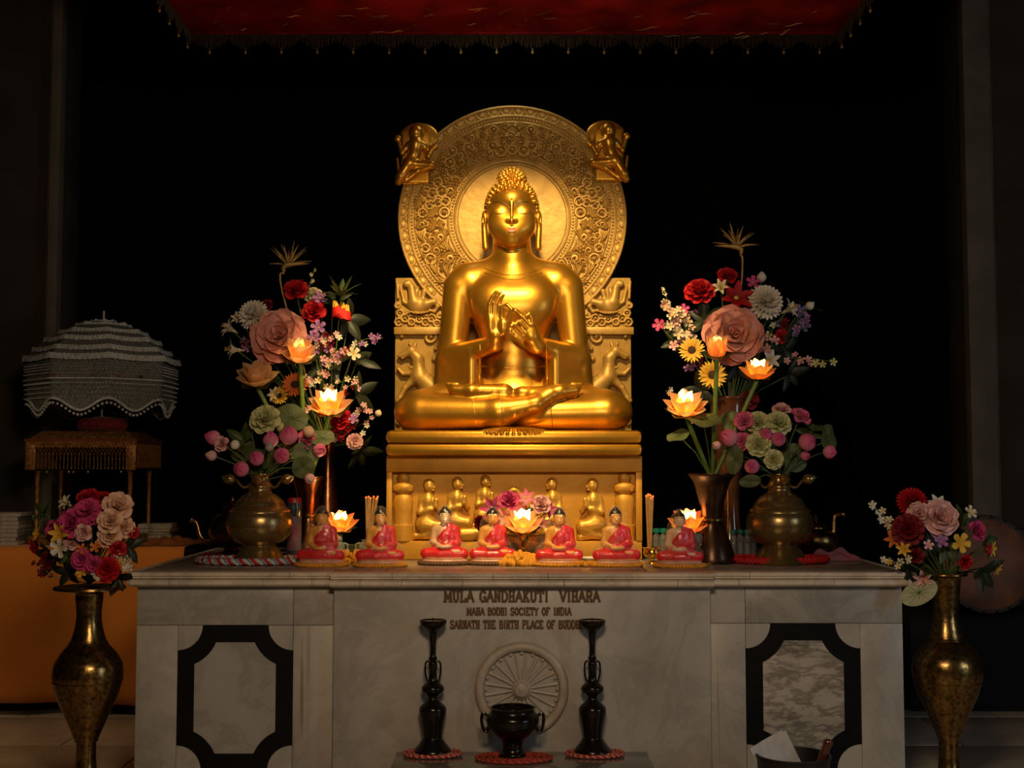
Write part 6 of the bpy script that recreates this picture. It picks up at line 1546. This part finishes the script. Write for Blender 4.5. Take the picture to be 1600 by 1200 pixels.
prof = [(15, 1185), (15, 1160), (17, 1158), (19, 1152), (32, 1120), (45, 1090), (52, 1064), (53, 1050), (50, 1034), (40, 1018), (33, 1010), (29, 1005), (26, 998), (21, 980), (19, 960), (21, 935), (24, 924), (52, 921), (54, 918), (50, 916), (20, 920), (17, 940), (0, 944)]
_, lb = floor_vase(136, .05, prof, 'tall engraved brass floor vase on the left of the altar')
_, rb2 = floor_vase(1481, .05, [(r, y - 6) if y > 930 else (min(r, 33), y - 22) for r, y in prof], 'tall polished brass floor vase on the right of the altar')
for (kd, px, py, Y, R, m, lab, d) in (('carnation', 137, 800, -.05, 24, MAG, 'bright magenta carnation at the top of the left floor bouquet', (-.1, -1, .6)), ('rose', 138, 778, .05, 18, RED, 'dark crimson rose at the very top of the left floor bouquet', (0, -.8, 1)), ('lily', 102, 785, 0, 16, WHITE, 'white and yellow lily at the upper left of the left floor bouquet', (-.6, -1, .6)),
        ('rose', 184, 792, -.02, 24, PEACH, 'peach rose at the upper right of the left floor bouquet', (.4, -1, .5)), ('rose', 172, 815, -.08, 20, PEACH, 'peach rose in the middle right of the left floor bouquet', (.2, -1, .2)), ('rose', 171, 838, -.06, 19, PEACH, 'peach rose lowest of the three in the left floor bouquet', (.2, -1, 0)), ('rose', 194, 824, -.0, 17, PEACH, 'peach rose at the right edge of the left floor bouquet', (.7, -1, .2)),
        ('rose', 112, 818, -.07, 23, MAG, 'magenta rose left of centre in the left floor bouquet', (-.2, -1, .2)), ('rose', 84, 828, -.03, 16, MAG, 'magenta rose at the left of the left floor bouquet', (-.6, -1, .2)), ('star', 93, 834, -.09, 19, YEL, 'olive yellow lily in front at the left of the left floor bouquet', (-.2, -1, .1)), ('rose', 131, 832, -.10, 14, LPINK, 'light pink rose at the centre of the left floor bouquet', (0, -1, 0)),
        ('open', 94, 856, -.10, 16, WHITE, 'white orchid low at the left of the left floor bouquet', (-.2, -1, -.1)), ('rose', 56, 852, .0, 13, RED, 'crimson rose at the far left of the left floor bouquet', (-.8, -.8, 0)), ('star', 60, 835, -.02, 14, YEL, 'yellow lily at the far left of the left floor bouquet', (-.7, -.8, .3)), ('carnation', 128, 874, -.11, 18, MAG, 'magenta carnation low in the left floor bouquet', (-.1, -1, 0)),
        ('carnation', 166, 890, -.10, 22, RED, 'large crimson carnation lowest in the left floor bouquet', (.1, -1, -.1)), ('carnation', 147, 883, -.11, 16, MAG, 'magenta carnation beside the large crimson one, left floor bouquet', (0, -1, -.1)), ('open', 150, 855, -.11, 10, ORG, 'small orange blossom at the centre of the left floor bouquet', D), ('open', 128, 858, -.11, 9, ORG, 'small orange blossom left of centre, left floor bouquet', D),
        ('open', 128, 895, -.11, 9, YEL, 'small yellow blossom above the left floor vase rim', D), ('rose', 184, 858, -.06, 14, RED, 'crimson rose at the right of the left floor bouquet', (.5, -1, 0)), ('rose', 208, 832, .02, 10, RED, 'small crimson rose at the right edge of the left floor bouquet', (.8, -.7, 0)), ('rose', 160, 778, .06, 13, RED, 'crimson rose behind the peach roses, left floor bouquet', (.1, -.7, 1)),
        ('rose', 75, 875, -.03, 14, DKRED, 'dark red rose low at the left of the left floor bouquet', (-.5, -1, -.2)), ('rose', 112, 848, -.05, 13, LPINK, 'pink rose beside the white orchid, left floor bouquet', D)):
    flower(kd, px, py, Y, R, m, lab, lb, d)
sprig(188, 865, -.06, 210, 888, 7, 7, WHITE, 'white blossom sprig at the lower right of the left floor bouquet', lb, None, CREAM); sprig(140, 893, -.10, 160, 905, 7, 4, WHITE, 'tiny white sprig at the rim of the left floor vase', lb); sprig(80, 900, 0, 55, 880, 6, 6, DKRED, 'dark red berry sprig at the lower left of the left floor bouquet', lb, None, DKRED)
for (px, py, Y, L, lab, d, m) in ((80, 870, .04, 40, 'dark leaves at the lower left of the left floor bouquet', (-.5, -.8, -.2), DKGREEN), (200, 855, .04, 34, 'dark leaves at the right of the left floor bouquet', (.6, -.7, 0), DKGREEN), (105, 895, .0, 36, 'leaves hanging over the rim of the left floor vase', (-.3, -.9, -.3), DKGREEN), (105, 868, -.06, 26, 'pale green leaf below the white orchid, left floor bouquet', (-.1, -1, -.4), GREEN), (185, 905, .02, 30, 'leaves at the lower right of the left floor bouquet', (.4, -.9, -.3), DKGREEN), (70, 800, .05, 28, 'leaves at the upper left of the left floor bouquet', (-.6, -.6, .5), GREEN), (135, 840, .06, 60, 'dense leaves in the core of the left floor bouquet', (0, -1, .1), DKGREEN)):
    foliage(px, py, Y, L, lab, lb, m=m, d=d)
for (kd, px, py, Y, R, m, lab, d) in (('mum', 1425, 784, .0, 24, RED, 'dark crimson chrysanthemum at the top of the right floor bouquet', (-.1, -1, .5)), ('carnation', 1418, 828, -.08, 27, DKRED, 'large dark red carnation at the left of the right floor bouquet', (-.2, -1, .1)), ('bigrose', 1469, 810, -.08, 26, LPINK, 'pale pink rose at the centre of the right floor bouquet', (.1, -1, .2)), ('rose', 1436, 803, -.06, 19, LPINK, 'smaller pale pink rose left of the centre rose, right floor bouquet', (-.3, -1, .3)),
        ('star', 1466, 788, -.02, 19, WHITE, 'white lily at the top of the right floor bouquet', (0, -.7, .8)), ('star', 1397, 842, -.05, 16, ORG, 'orange red lily at the left of the right floor bouquet', (-.6, -1, .1)), ('star', 1412, 858, -.10, 13, YEL, 'yellow lily low at the left of the right floor bouquet', (-.3, -1, 0)), ('open', 1499, 848, -.09, 17, YEL, 'yellow blossom right of centre in the right floor bouquet', (.2, -1, .1)), ('open', 1470, 846, -.11, 12, VIO, 'violet blossom at the centre of the right floor bouquet', D),
        ('rose', 1526, 830, -.03, 17, MAG, 'bright magenta rose at the right of the right floor bouquet', (.6, -1, .3)), ('star', 1548, 857, -.01, 15, YEL, 'yellow green lily at the far right of the right floor bouquet', (.8, -.8, 0)), ('rose', 1508, 878, -.09, 12, RED, 'small red rose low in the right floor bouquet', (.2, -1, -.1)), ('open', 1515, 801, .0, 12, CREAM, 'cream blossom at the upper right of the right floor bouquet', (.5, -1, .5)),
        ('rose', 1430, 868, -.07, 14, DKRED, 'dark red rose above the pale orchid, right floor bouquet', D), ('open', 1450, 852, -.11, 9, LPINK, 'small pink blossom at the centre of the right floor bouquet', D), ('lily', 1442, 905, -.13, 19, LPINK, 'pale drooping orchid at the lower left of the right floor bouquet', (-.3, -1, -.5)), ('star', 1557, 888, .02, 12, YEL, 'pointed yellow flower at the lower right of the right floor bouquet', (.8, -.8, -.5)), ('open', 1542, 858, -.04, 10, RED, 'small red blossom at the right of the right floor bouquet', (.6, -1, 0))):
    flower(kd, px, py, Y, R, m, lab, rb2, d)
sprig(1400, 830, -.03, 1358, 785, 10, 7, WHITE, 'white blossom spike pointing to the upper left of the right floor bouquet', rb2, None, CREAM); sprig(1420, 880, -.1, 1375, 883, 6, 7, CREAM, 'cream blossom sprig trailing over the altar corner', rb2, None, YEL)
for (px, py, Y, L, lab, d, m) in ((1535, 895, .0, 46, 'dark leaves drooping at the lower right of the right floor bouquet', (.5, -.9, -.4), DKGREEN), (1480, 858, -.05, 30, 'bluish leaves at the centre of the right floor bouquet', (0, -1, 0), GREEN), (1540, 850, .02, 34, 'leaves at the right of the right floor bouquet', (.7, -.7, .2), GREEN), (1505, 808, .05, 30, 'leaves at the upper right of the right floor bouquet', (.4, -.7, .6), GREEN), (1420, 890, .02, 34, 'dark leaves at the lower left of the right floor bouquet', (-.5, -.8, -.3), DKGREEN), (1465, 845, .06, 56, 'dense leaves in the core of the right floor bouquet', (0, -1, .1), DKGREEN)):
    foliage(px, py, Y, L, lab, rb2, m=m, d=d)
foliage(1436, 926, -.12, 30, 'broad pale veined leaf hanging at the altar corner, right floor bouquet', rb2, 'pad', mat('pale_leaf', (.42, .42, .24), .55, var=.08, vs=20), (-.3, -1, .2), .5, w=.6)
# ================================================================ SIDE TABLE, RELIQUARY AND PARASOL on the left
TY = 2.0
tz = P(100, 855, TY + .05).z
tx0, tx1 = -4.6, P(292, 860, TY + .1).x
tab = thing('side_table', 'long table hidden under an orange cloth, left of the altar', 'table', ((tx0 + tx1) / 2, TY + .45, 0))
wood = mat('dark_table_wood', (.05, .028, .015), .6)
MB().box((0, 0, tz - .03), (tx1 - tx0 - .06, .80, .04), .004).build('tabletop', wood, tab)
for sx in (-1, 1):
    for sy in (-1, 1): MB().box((sx * (tx1 - tx0 - .2) / 2, sy * .33, (tz - .05) / 2), (.06, .06, tz - .05), .004).build('leg', wood, tab)
cloth_m = mat('orange_cotton', (.62, .20, .018), .85, var=.04, vs=3, bump=.15, bs=160, sheen=.2)
b = MB(); v = []; f = []; nx, prof_ = 150, []
hem = P(100, 1101, TY).z
prof_ = [(.41, tz), (.25, tz + .001), (.0, tz + .002), (-.36, tz + .002), (-.405, tz - .004), (-.42, tz - .03)] + [(-.42 - .012 * i / 12, tz - .03 - (tz - .03 - hem) * i / 12) for i in range(1, 13)]
for i in range(nx + 1):
    x = tx0 + (tx1 - tx0) * i / nx - (tx0 + tx1) / 2
    for j, (y, z) in enumerate(prof_):
        q = max(0, (j - 5) / 12)
        y2 = y - q * (.026 * sin(x * 6 + 1.5 * sin(x * 2.3)) + .016 * sin(x * 17 + 2 * q) * q + .02 * max(0, sin(x * 3.1 + q * 2)) * q)
        z2 = z + q * .010 * sin(x * 3.0 + 1) + (0.0015 * sin(x * 30) * (j < 5))
        v.append((x, y2, z2))
n = len(prof_)
for i in range(nx):
    for j in range(n - 1): k = i * n + j; f.append((k, k + 1, k + n + 1, k + n))
b.add(v, f); o = b.build('table_cloth', cloth_m, None, ang=180); o.location = ((tx0 + tx1) / 2, TY + .45, 0)
so = o.modifiers.new('thickness', 'SOLIDIFY'); so.thickness = .003; so.offset = 1
tag(o, 'plain orange cloth draped over the side table on the left', 'cloth')
p = P(268, 862, TY + .25)
b = MB(); v = []; f = []; n = 22
for i in range(n + 1):
    for j in range(n + 1):
        x, y = 2 * i / n - 1, 2 * j / n - 1; e = max(0, 1 - abs(x) ** 3) * max(0, 1 - abs(y) ** 3)
        v.append((x * .16 + .03 * y, y * .18, .006 + .055 * e * (.65 + .35 * sin(6 * x + 4 * y) * cos(3 * x - 5 * y))))
for i in range(n):
    for j in range(n): k = i * (n + 1) + j; f.append((k, k + 1, k + n + 2, k + n + 1))
b.add(v, f); o = b.build('folded_cloth', mat('brown_orange_cloth', (.30, .09, .018), .85, bump=.2, bs=60), None, ang=180); o.location = (p.x, TY + .25, tz + .003)
tag(o, 'bunched brownish orange cloth lying at the right end of the side table', 'cloth')


# books and papers
def book(px0, px1, Y, zb, th, m, label, rz=0., d=.24, group=None):
    a, b_ = P(px0, 850, Y).x, P(px1, 850, Y).x; w = b_ - a
    t = thing('book', label, 'book', ((a + b_) / 2, Y, zb), (0, 0, rz), group)
    MB().box((0, 0, th / 2), (w - .006, d - .006, th - .005)).build('pages', mat('page_edges', (.40, .36, .28), .85, var=.15, vs=90), t, smooth=False)
    MB().box((0, 0, .0012), (w, d, .0024), .0008).box((0, 0, th - .0012), (w, d, .0024), .0008).box((w / 2 - .0012, 0, th / 2), (.0024, d, th), .0008).build('cover', m, t)
    return zb + th


cov = [mat('book_cover_%d' % i, c, .6) for i, c in enumerate(((.34, .31, .25), (.26, .22, .16), (.18, .19, .16), (.40, .36, .30), (.10, .09, .08)))]
zb = tz + .004; names = ('lowest', 'second from the bottom', 'third from the bottom', 'fourth from the bottom', 'fifth from the bottom', 'sixth from the bottom', 'seventh from the bottom', 'topmost')
for i in range(8):
    zb = book(-52 + random.uniform(-2, 2), 40 + random.uniform(-3, 3), TY + .28, zb, (.028, .024, .030, .022, .026, .024, .028, .022)[i], cov[i % 4], 'pale book in the tall left stack on the side table, ' + names[i], random.uniform(-.04, .04), .26, 'tall left stack of books')
zb = tz + .004
for i in range(6):
    zb = book(42 + random.uniform(-1, 1), 66 + random.uniform(-1, 3), TY + .62, zb, (.03, .034, .032, .03, .036, .026)[i], cov[(i * 3 + 1) % 5], 'narrow dim book in the stack beside the tall stack, ' + ('lowest', 'second', 'third', 'fourth', 'fifth', 'topmost')[i] + ' of six', random.uniform(-.05, .05), .2, 'narrow stack of books')
zb = tz + .004
for i in range(5):
    zb = book(219 + random.uniform(-2, 2), 273 + random.uniform(-3, 3), TY + .62, zb, (.022, .026, .018, .024, .03)[i], cov[(i * 2) % 5], 'thin book in the low stack right of the left floor bouquet, ' + ('lowest', 'second', 'middle', 'fourth', 'topmost')[i], random.uniform(-.12, .12), .2, 'low right stack of books')

# reliquary shrine with fringed roof
RY = TY + .45; k = K(RY); c = P(146, 850, RY)
shrine = thing('reliquary', 'dark gilded reliquary with fringed roof standing on the side table', 'reliquary', (c.x, RY, tz + .004))
zz = lambda py: P(146, py, RY).z - tz - .004
gilt = mat('dim_gilt', (.30, .13, .035), .45, .5, var=.2, vs=40, bump=.3, bs=80)
W2 = 84 * k
MB().box((0, 0, .03), (W2 * 1.9, W2 * 1.5, .06), .008).build('base', gilt, shrine)
for sx in (-1, 1):
    for sy in (-1, 1): MB().lathe([(.022, .06), (.026, .08), (.014, .10), (.016, zz(740)), (.024, zz(735))], 12, None, (sx * W2 * .84, sy * W2 * .6, 0)).build('post', gilt, shrine)
MB().add([(-W2, -W2 * .8, zz(690)), (W2, -W2 * .8, zz(690)), (W2, W2 * .8, zz(690)), (-W2, W2 * .8, zz(690)), (-W2 * .76, -W2 * .6, zz(675)), (W2 * .76, -W2 * .6, zz(675)), (W2 * .76, W2 * .6, zz(675)), (-W2 * .76, W2 * .6, zz(675)),
          (-W2, -W2 * .8, zz(700)), (W2, -W2 * .8, zz(700)), (W2, W2 * .8, zz(700)), (-W2, W2 * .8, zz(700))],
         [(0, 1, 5, 4), (1, 2, 6, 5), (2, 3, 7, 6), (3, 0, 4, 7), (4, 5, 6, 7), (8, 9, 1, 0), (9, 10, 2, 1), (10, 11, 3, 2), (11, 8, 0, 3), (11, 10, 9, 8)]).build('roof', gilt, shrine, smooth=False)
MB().tube([(x * W2 * 1.01, y * W2 * .81, zz(689)) for x, y in ((-1, -1), (1, -1), (1, 1), (-1, 1))], .006, 6, True).build('roof_moulding', mat('dim_red_gilt', (.35, .10, .03), .4, .6), shrine)
nb = MB(); fb_ = MB(); gb_ = MB()
lat_n = 30
for i in range(lat_n):                      # lattice of beads, then the hanging strings
    x = -W2 + 2 * W2 * (i + .5) / lat_n; dx = 2 * W2 / lat_n
    for s in (-1, 1):
        xa, xb = (max(-W2, min(W2, x - s * dx * 1.4)), max(-W2, min(W2, x + s * dx * 1.4))); nb.tube([(xa, -W2 * .8, zz(692)), (xb, -W2 * .8, zz(711))], .0022, 4)
    fb_.tube([(x, -W2 * .8, zz(710)), (x + random.uniform(-.003, .003), -W2 * .8, zz(731 + random.uniform(-2, 2)))], .0032, 4)
    gb_.ball((x, -W2 * .8, zz(718)), .0055, 6, 4); gb_.ball((x, -W2 * .8, zz(732)), .006, 6, 4)
    for sx in (-1, 1):
        y = -W2 * .8 + 1.6 * W2 * (i + .5) / lat_n; fb_.tube([(sx * W2, y, zz(695)), (sx * W2, y, zz(731))], .0032, 4)
beadm = mat('dim_gold_bead', (.45, .30, .10), .25, .8)
tag(nb.build('bead_lattice', gilt, shrine), kind='stuff'); tag(fb_.build('fringe_strings', gilt, shrine), kind='stuff'); tag(gb_.build('fringe_beads', beadm, shrine), kind='stuff')
for sx in (-1, 1): MB().box((sx * W2 * .90, -W2 * .81, zz(715)), (W2 * .18, .006, zz(695) - zz(733)), .002).build('corner_drape', gilt, shrine)
for i in range(9):
    MB().lathe([(0, 0), (.011, 0), (.008, .009), (0, .011)], 8, Matrix.Translation((-W2 * .7 + W2 * 1.4 * i / 8, -W2 * .70, zz(683))) @ Matrix.Rotation(.9, 4, 'X')).build('roof_jewel', mat('mirror_jewel', (.55, .55, .5), .1, .9), shrine)
for dx in (-50, -17, -10, 12, 62): MB().ball((dx * k, -W2 * .82, zz(737)), .010, 10, 7).build('bell', mat('small_gold_bell', (.75, .50, .15), .2, 1.), shrine)
MB().lathe([(0, .06), (.10, .06), (.11, .09), (.09, .12), (.11, .17), (.10, .24), (.05, .29), (.02, .33), (0, .36)], 20).build('inner_casket', gilt, shrine)
cu_ = thing('cushion', 'dark red flower shaped cushion on the reliquary roof below the white parasol', 'cushion', (c.x + 10 * k, RY, tz + .004 + zz(675)))
rdc = mat('dark_red_cushion', (.22, .008, .012), .8, sheen=.2)
hc = zz(650) - zz(675)
for i in range(14):
    a = 2 * pi * i / 14; MB().ball((.12 * cos(a), .10 * sin(a), hc * .45), (.048, .045, hc * .42), 10, 6).build('cushion_lobe', rdc, cu_)
MB().ball((0, 0, hc * .5), (.12, .10, hc * .48), 16, 8).build('cushion_core', rdc, cu_)
# beaded parasol
lace = mat('grey_white_lace', (.62, .66, .66), .8, var=.15, vs=60, bump=.3, bs=90); net = mat('grey_net', (.20, .215, .205), .85, var=.2, vs=70, bump=.3, bs=120)
bw = mat('pearl_bead', (.55, .57, .54), .25, 0, coat=.4)
cp = P(160, 600, RY); par = thing('parasol', 'white frilled parasol with bead swags above the reliquary', 'parasol', (cp.x, RY, tz + .004 + zz(652)))
pz = lambda py: P(160, py, RY).z - par.location.z
octr = [RAD(22.5 + 45 * i) for i in range(8)]
rows = [(113, 567), (100, 553), (84, 537), (65, 523), (40, 510), (15, 502), (0, 499)]
b = MB(); v = []; f = []
for r, py in rows: v += [(r * k * cos(a) * 1.04, r * k * sin(a) * 1.04, pz(py)) for a in octr]
for q in range(len(rows) - 1):
    for i in range(8): f.append((q * 8 + i, q * 8 + (i + 1) % 8, q * 8 + 8 + (i + 1) % 8, q * 8 + 8 + i))
b.add(v, f); b.build('canopy', net, par, smooth=False)


def oct_pt(a, r):
    s = ((a - RAD(22.5)) % RAD(45)) - RAD(22.5); return r * cos(RAD(22.5)) / cos(s) * 1.04


for r, py, w in ((112, 562, 9), (99, 548, 7), (83, 532, 7), (63, 519, 7), (38, 507, 6), (16, 501, 5)):
    b = MB(); n = 220; v = []; f = []
    for i in range(n):
        a = 2 * pi * i / n; rr = oct_pt(a, r) * k; sag = 2.2 * sin(((a - RAD(22.5)) % RAD(45)) / RAD(45) * pi)
        for j in range(4):
            t_ = j / 3; q = rr + k * (2 + 2.4 * t_ * sin(a * 74) + 1.6 * t_)
            v.append((q * cos(a), q * sin(a), pz(py + sag - w * .3 + w * t_) + .003 * sin(a * 120)))
    for i in range(n):
        for j in range(3): f.append((i * 4 + j, ((i + 1) % n) * 4 + j, ((i + 1) % n) * 4 + j + 1, i * 4 + j + 1))
    b.add(v, f); b.build('lace_frill', lace, par, ang=180)
# side curtain, upper straight and lower scalloped
b = MB(); v = []; f = []; n = 160; m_ = 8
low = lambda a: 637 + 9 * cos(8 * (a + pi / 2))
for i in range(n):
    a = 2 * pi * i / n; rr = oct_pt(a, 109) * k
    for j in range(m_ + 1):
        t_ = j / m_; v.append(((rr - .012 * t_) * cos(a), (rr - .012 * t_) * sin(a), pz(567 + (low(a) - 567) * t_)))
for i in range(n):
    for j in range(m_): f.append((i * (m_ + 1) + j, ((i + 1) % n) * (m_ + 1) + j, ((i + 1) % n) * (m_ + 1) + j + 1, i * (m_ + 1) + j + 1))
b.add(v, f); b.build('net_curtain', net, par, ang=180)
b = MB(); b2 = MB()
for row, py in enumerate((577, 581, 585, 590, 605)):
    for i in range(150):
        a = 2 * pi * (i + .5 * (row % 2)) / 150; rr = oct_pt(a, 111) * k; b.ball((rr * cos(a), rr * sin(a), pz(py)), .0042 if row != 4 else .007, 5, 4)
for row in range(3):
    for i in range(110):
        a = 2 * pi * (i + .5 * (row % 2)) / 110; rr = oct_pt(a, 110) * k; b2.ball((rr * cos(a), rr * sin(a), pz(612 + row * 7)), .0045, 5, 4)
tag(b.build('bead_rows', bw, par), kind='stuff'); tag(b2.build('net_beads', bw, par), kind='stuff')
MB().tube([(oct_pt(a, 111.5) * k * cos(a), oct_pt(a, 111.5) * k * sin(a), pz(598)) for a in np.linspace(0, 2 * pi, 97)[:-1]], .006, 6, True).build('curtain_cord', lace, par)
MB().tube([((oct_pt(a, 109) * k - .010) * cos(a), (oct_pt(a, 109) * k - .010) * sin(a), pz(low(a) - 1)) for a in np.linspace(0, 2 * pi, 161)[:-1]], .0085, 6, True).build('scalloped_cord', lace, par)
b = MB()
for i in range(110):
    a = 2 * pi * i / 110; rr = oct_pt(a, 109) * k - .01; b.ball((rr * cos(a), rr * sin(a), pz(low(a) + 6)), .0095, 7, 5)
tag(b.build('pearl_drops', bw, par), kind='stuff')
for i, a in enumerate((-1.9, -1.05, -.72, -1.35)):
    rr = oct_pt(a, 112) * k; q = MB(); q.prism([(-.014, 0), (0, -.026), (.014, 0)], -.002, .002)
    q.build('felt_tab', mat('dim_orange_felt', (.28, .08, .03), .9) if i != 2 else mat('black_felt', (.02, .02, .02), .9), par, smooth=False).matrix_local = Matrix.Translation((rr * cos(a), rr * sin(a), pz(592))) @ Matrix.Rotation(a + pi / 2, 4, 'Z')
MB().tube([(0, 0, 0.004), (0, 0, pz(500))], .010, 10).build('pole', mat('grey_metal_pole', (.35, .36, .35), .4, .5), par)
MB().tube([(0, 0, pz(500)), (0, 0, pz(486))], .007, 8).build('finial', mat('pale_finial', (.55, .58, .58), .4), par)

# ================================================================ RIGHT SIDE: dark chest, gong
GY = 2.15; cgx = P(1545, 960, GY)
bxw = P(1424, 1000, GY).x
ch = thing('cloth_covered_chest', 'black cloth covered chest behind the right floor vase', 'chest', (bxw + .9, GY + .35, 0))
bcl = mat('black_cloth', (.010, .009, .009), .9, bump=.2, bs=20)
topz = P(1545, 966, GY).z
MB().box((0, 0, topz / 2), (1.8, .68, topz), .02).build('body', bcl, ch)
b = MB(); v = []; f = []; n = 90
for i in range(n + 1):
    x = -.9 + 1.8 * i / n
    for j, (y, z) in enumerate(((-.30, topz + .004), (-.345, topz + .002), (-.355, topz - .04), (-.36, topz * .5), (-.365, .04))):
        v.append((x * 1.005, y - (j > 1) * .010 * sin(x * 25 + j), z))
for i in range(n):
    for j in range(4): q = i * 5 + j; f.append((q, q + 1, q + 6, q + 5))
b.add(v, f); b.build('front_drape', bcl, ch, ang=180)
k = K(GY + .2); gc = P(1541, 882, GY + .18)
gong = thing('gong', 'round brown hide drum leaning on the chest behind the right floor bouquet', 'drum', (gc.x, GY + .18, topz + .005))
tilt = Matrix.Translation((0, 0, gc.z - topz - .005)) @ Matrix.Rotation(pi / 2 - .10, 4, 'X')
Rg = 76 * k
hide = mat('brown_drum_hide', (.22, .075, .018), .55, var=.2, vs=7, bump=.2, bs=18, col2=(.075, .03, .012))
MB().lathe([(0, .03), (Rg * .5, .034), (Rg * .9, .028), (Rg * .96, .02)], 40, tilt).build('drum_skin', hide, gong)
MB().lathe([(Rg * .93, -.12), (Rg, -.10), (Rg * 1.01, 0), (Rg * .985, .025), (Rg * .94, .027)], 40, tilt).build('drum_shell', mat('dark_drum_shell', (.05, .025, .012), .6), gong)
for i in range(22):
    a = 2 * pi * i / 22; MB().ball((Rg * .965 * cos(a), Rg * .965 * sin(a), .028), .010, 7, 5, tilt).build('stud', mat('iron_stud', (.03, .025, .02), .5, .5), gong)
bpy.context.view_layer.update()
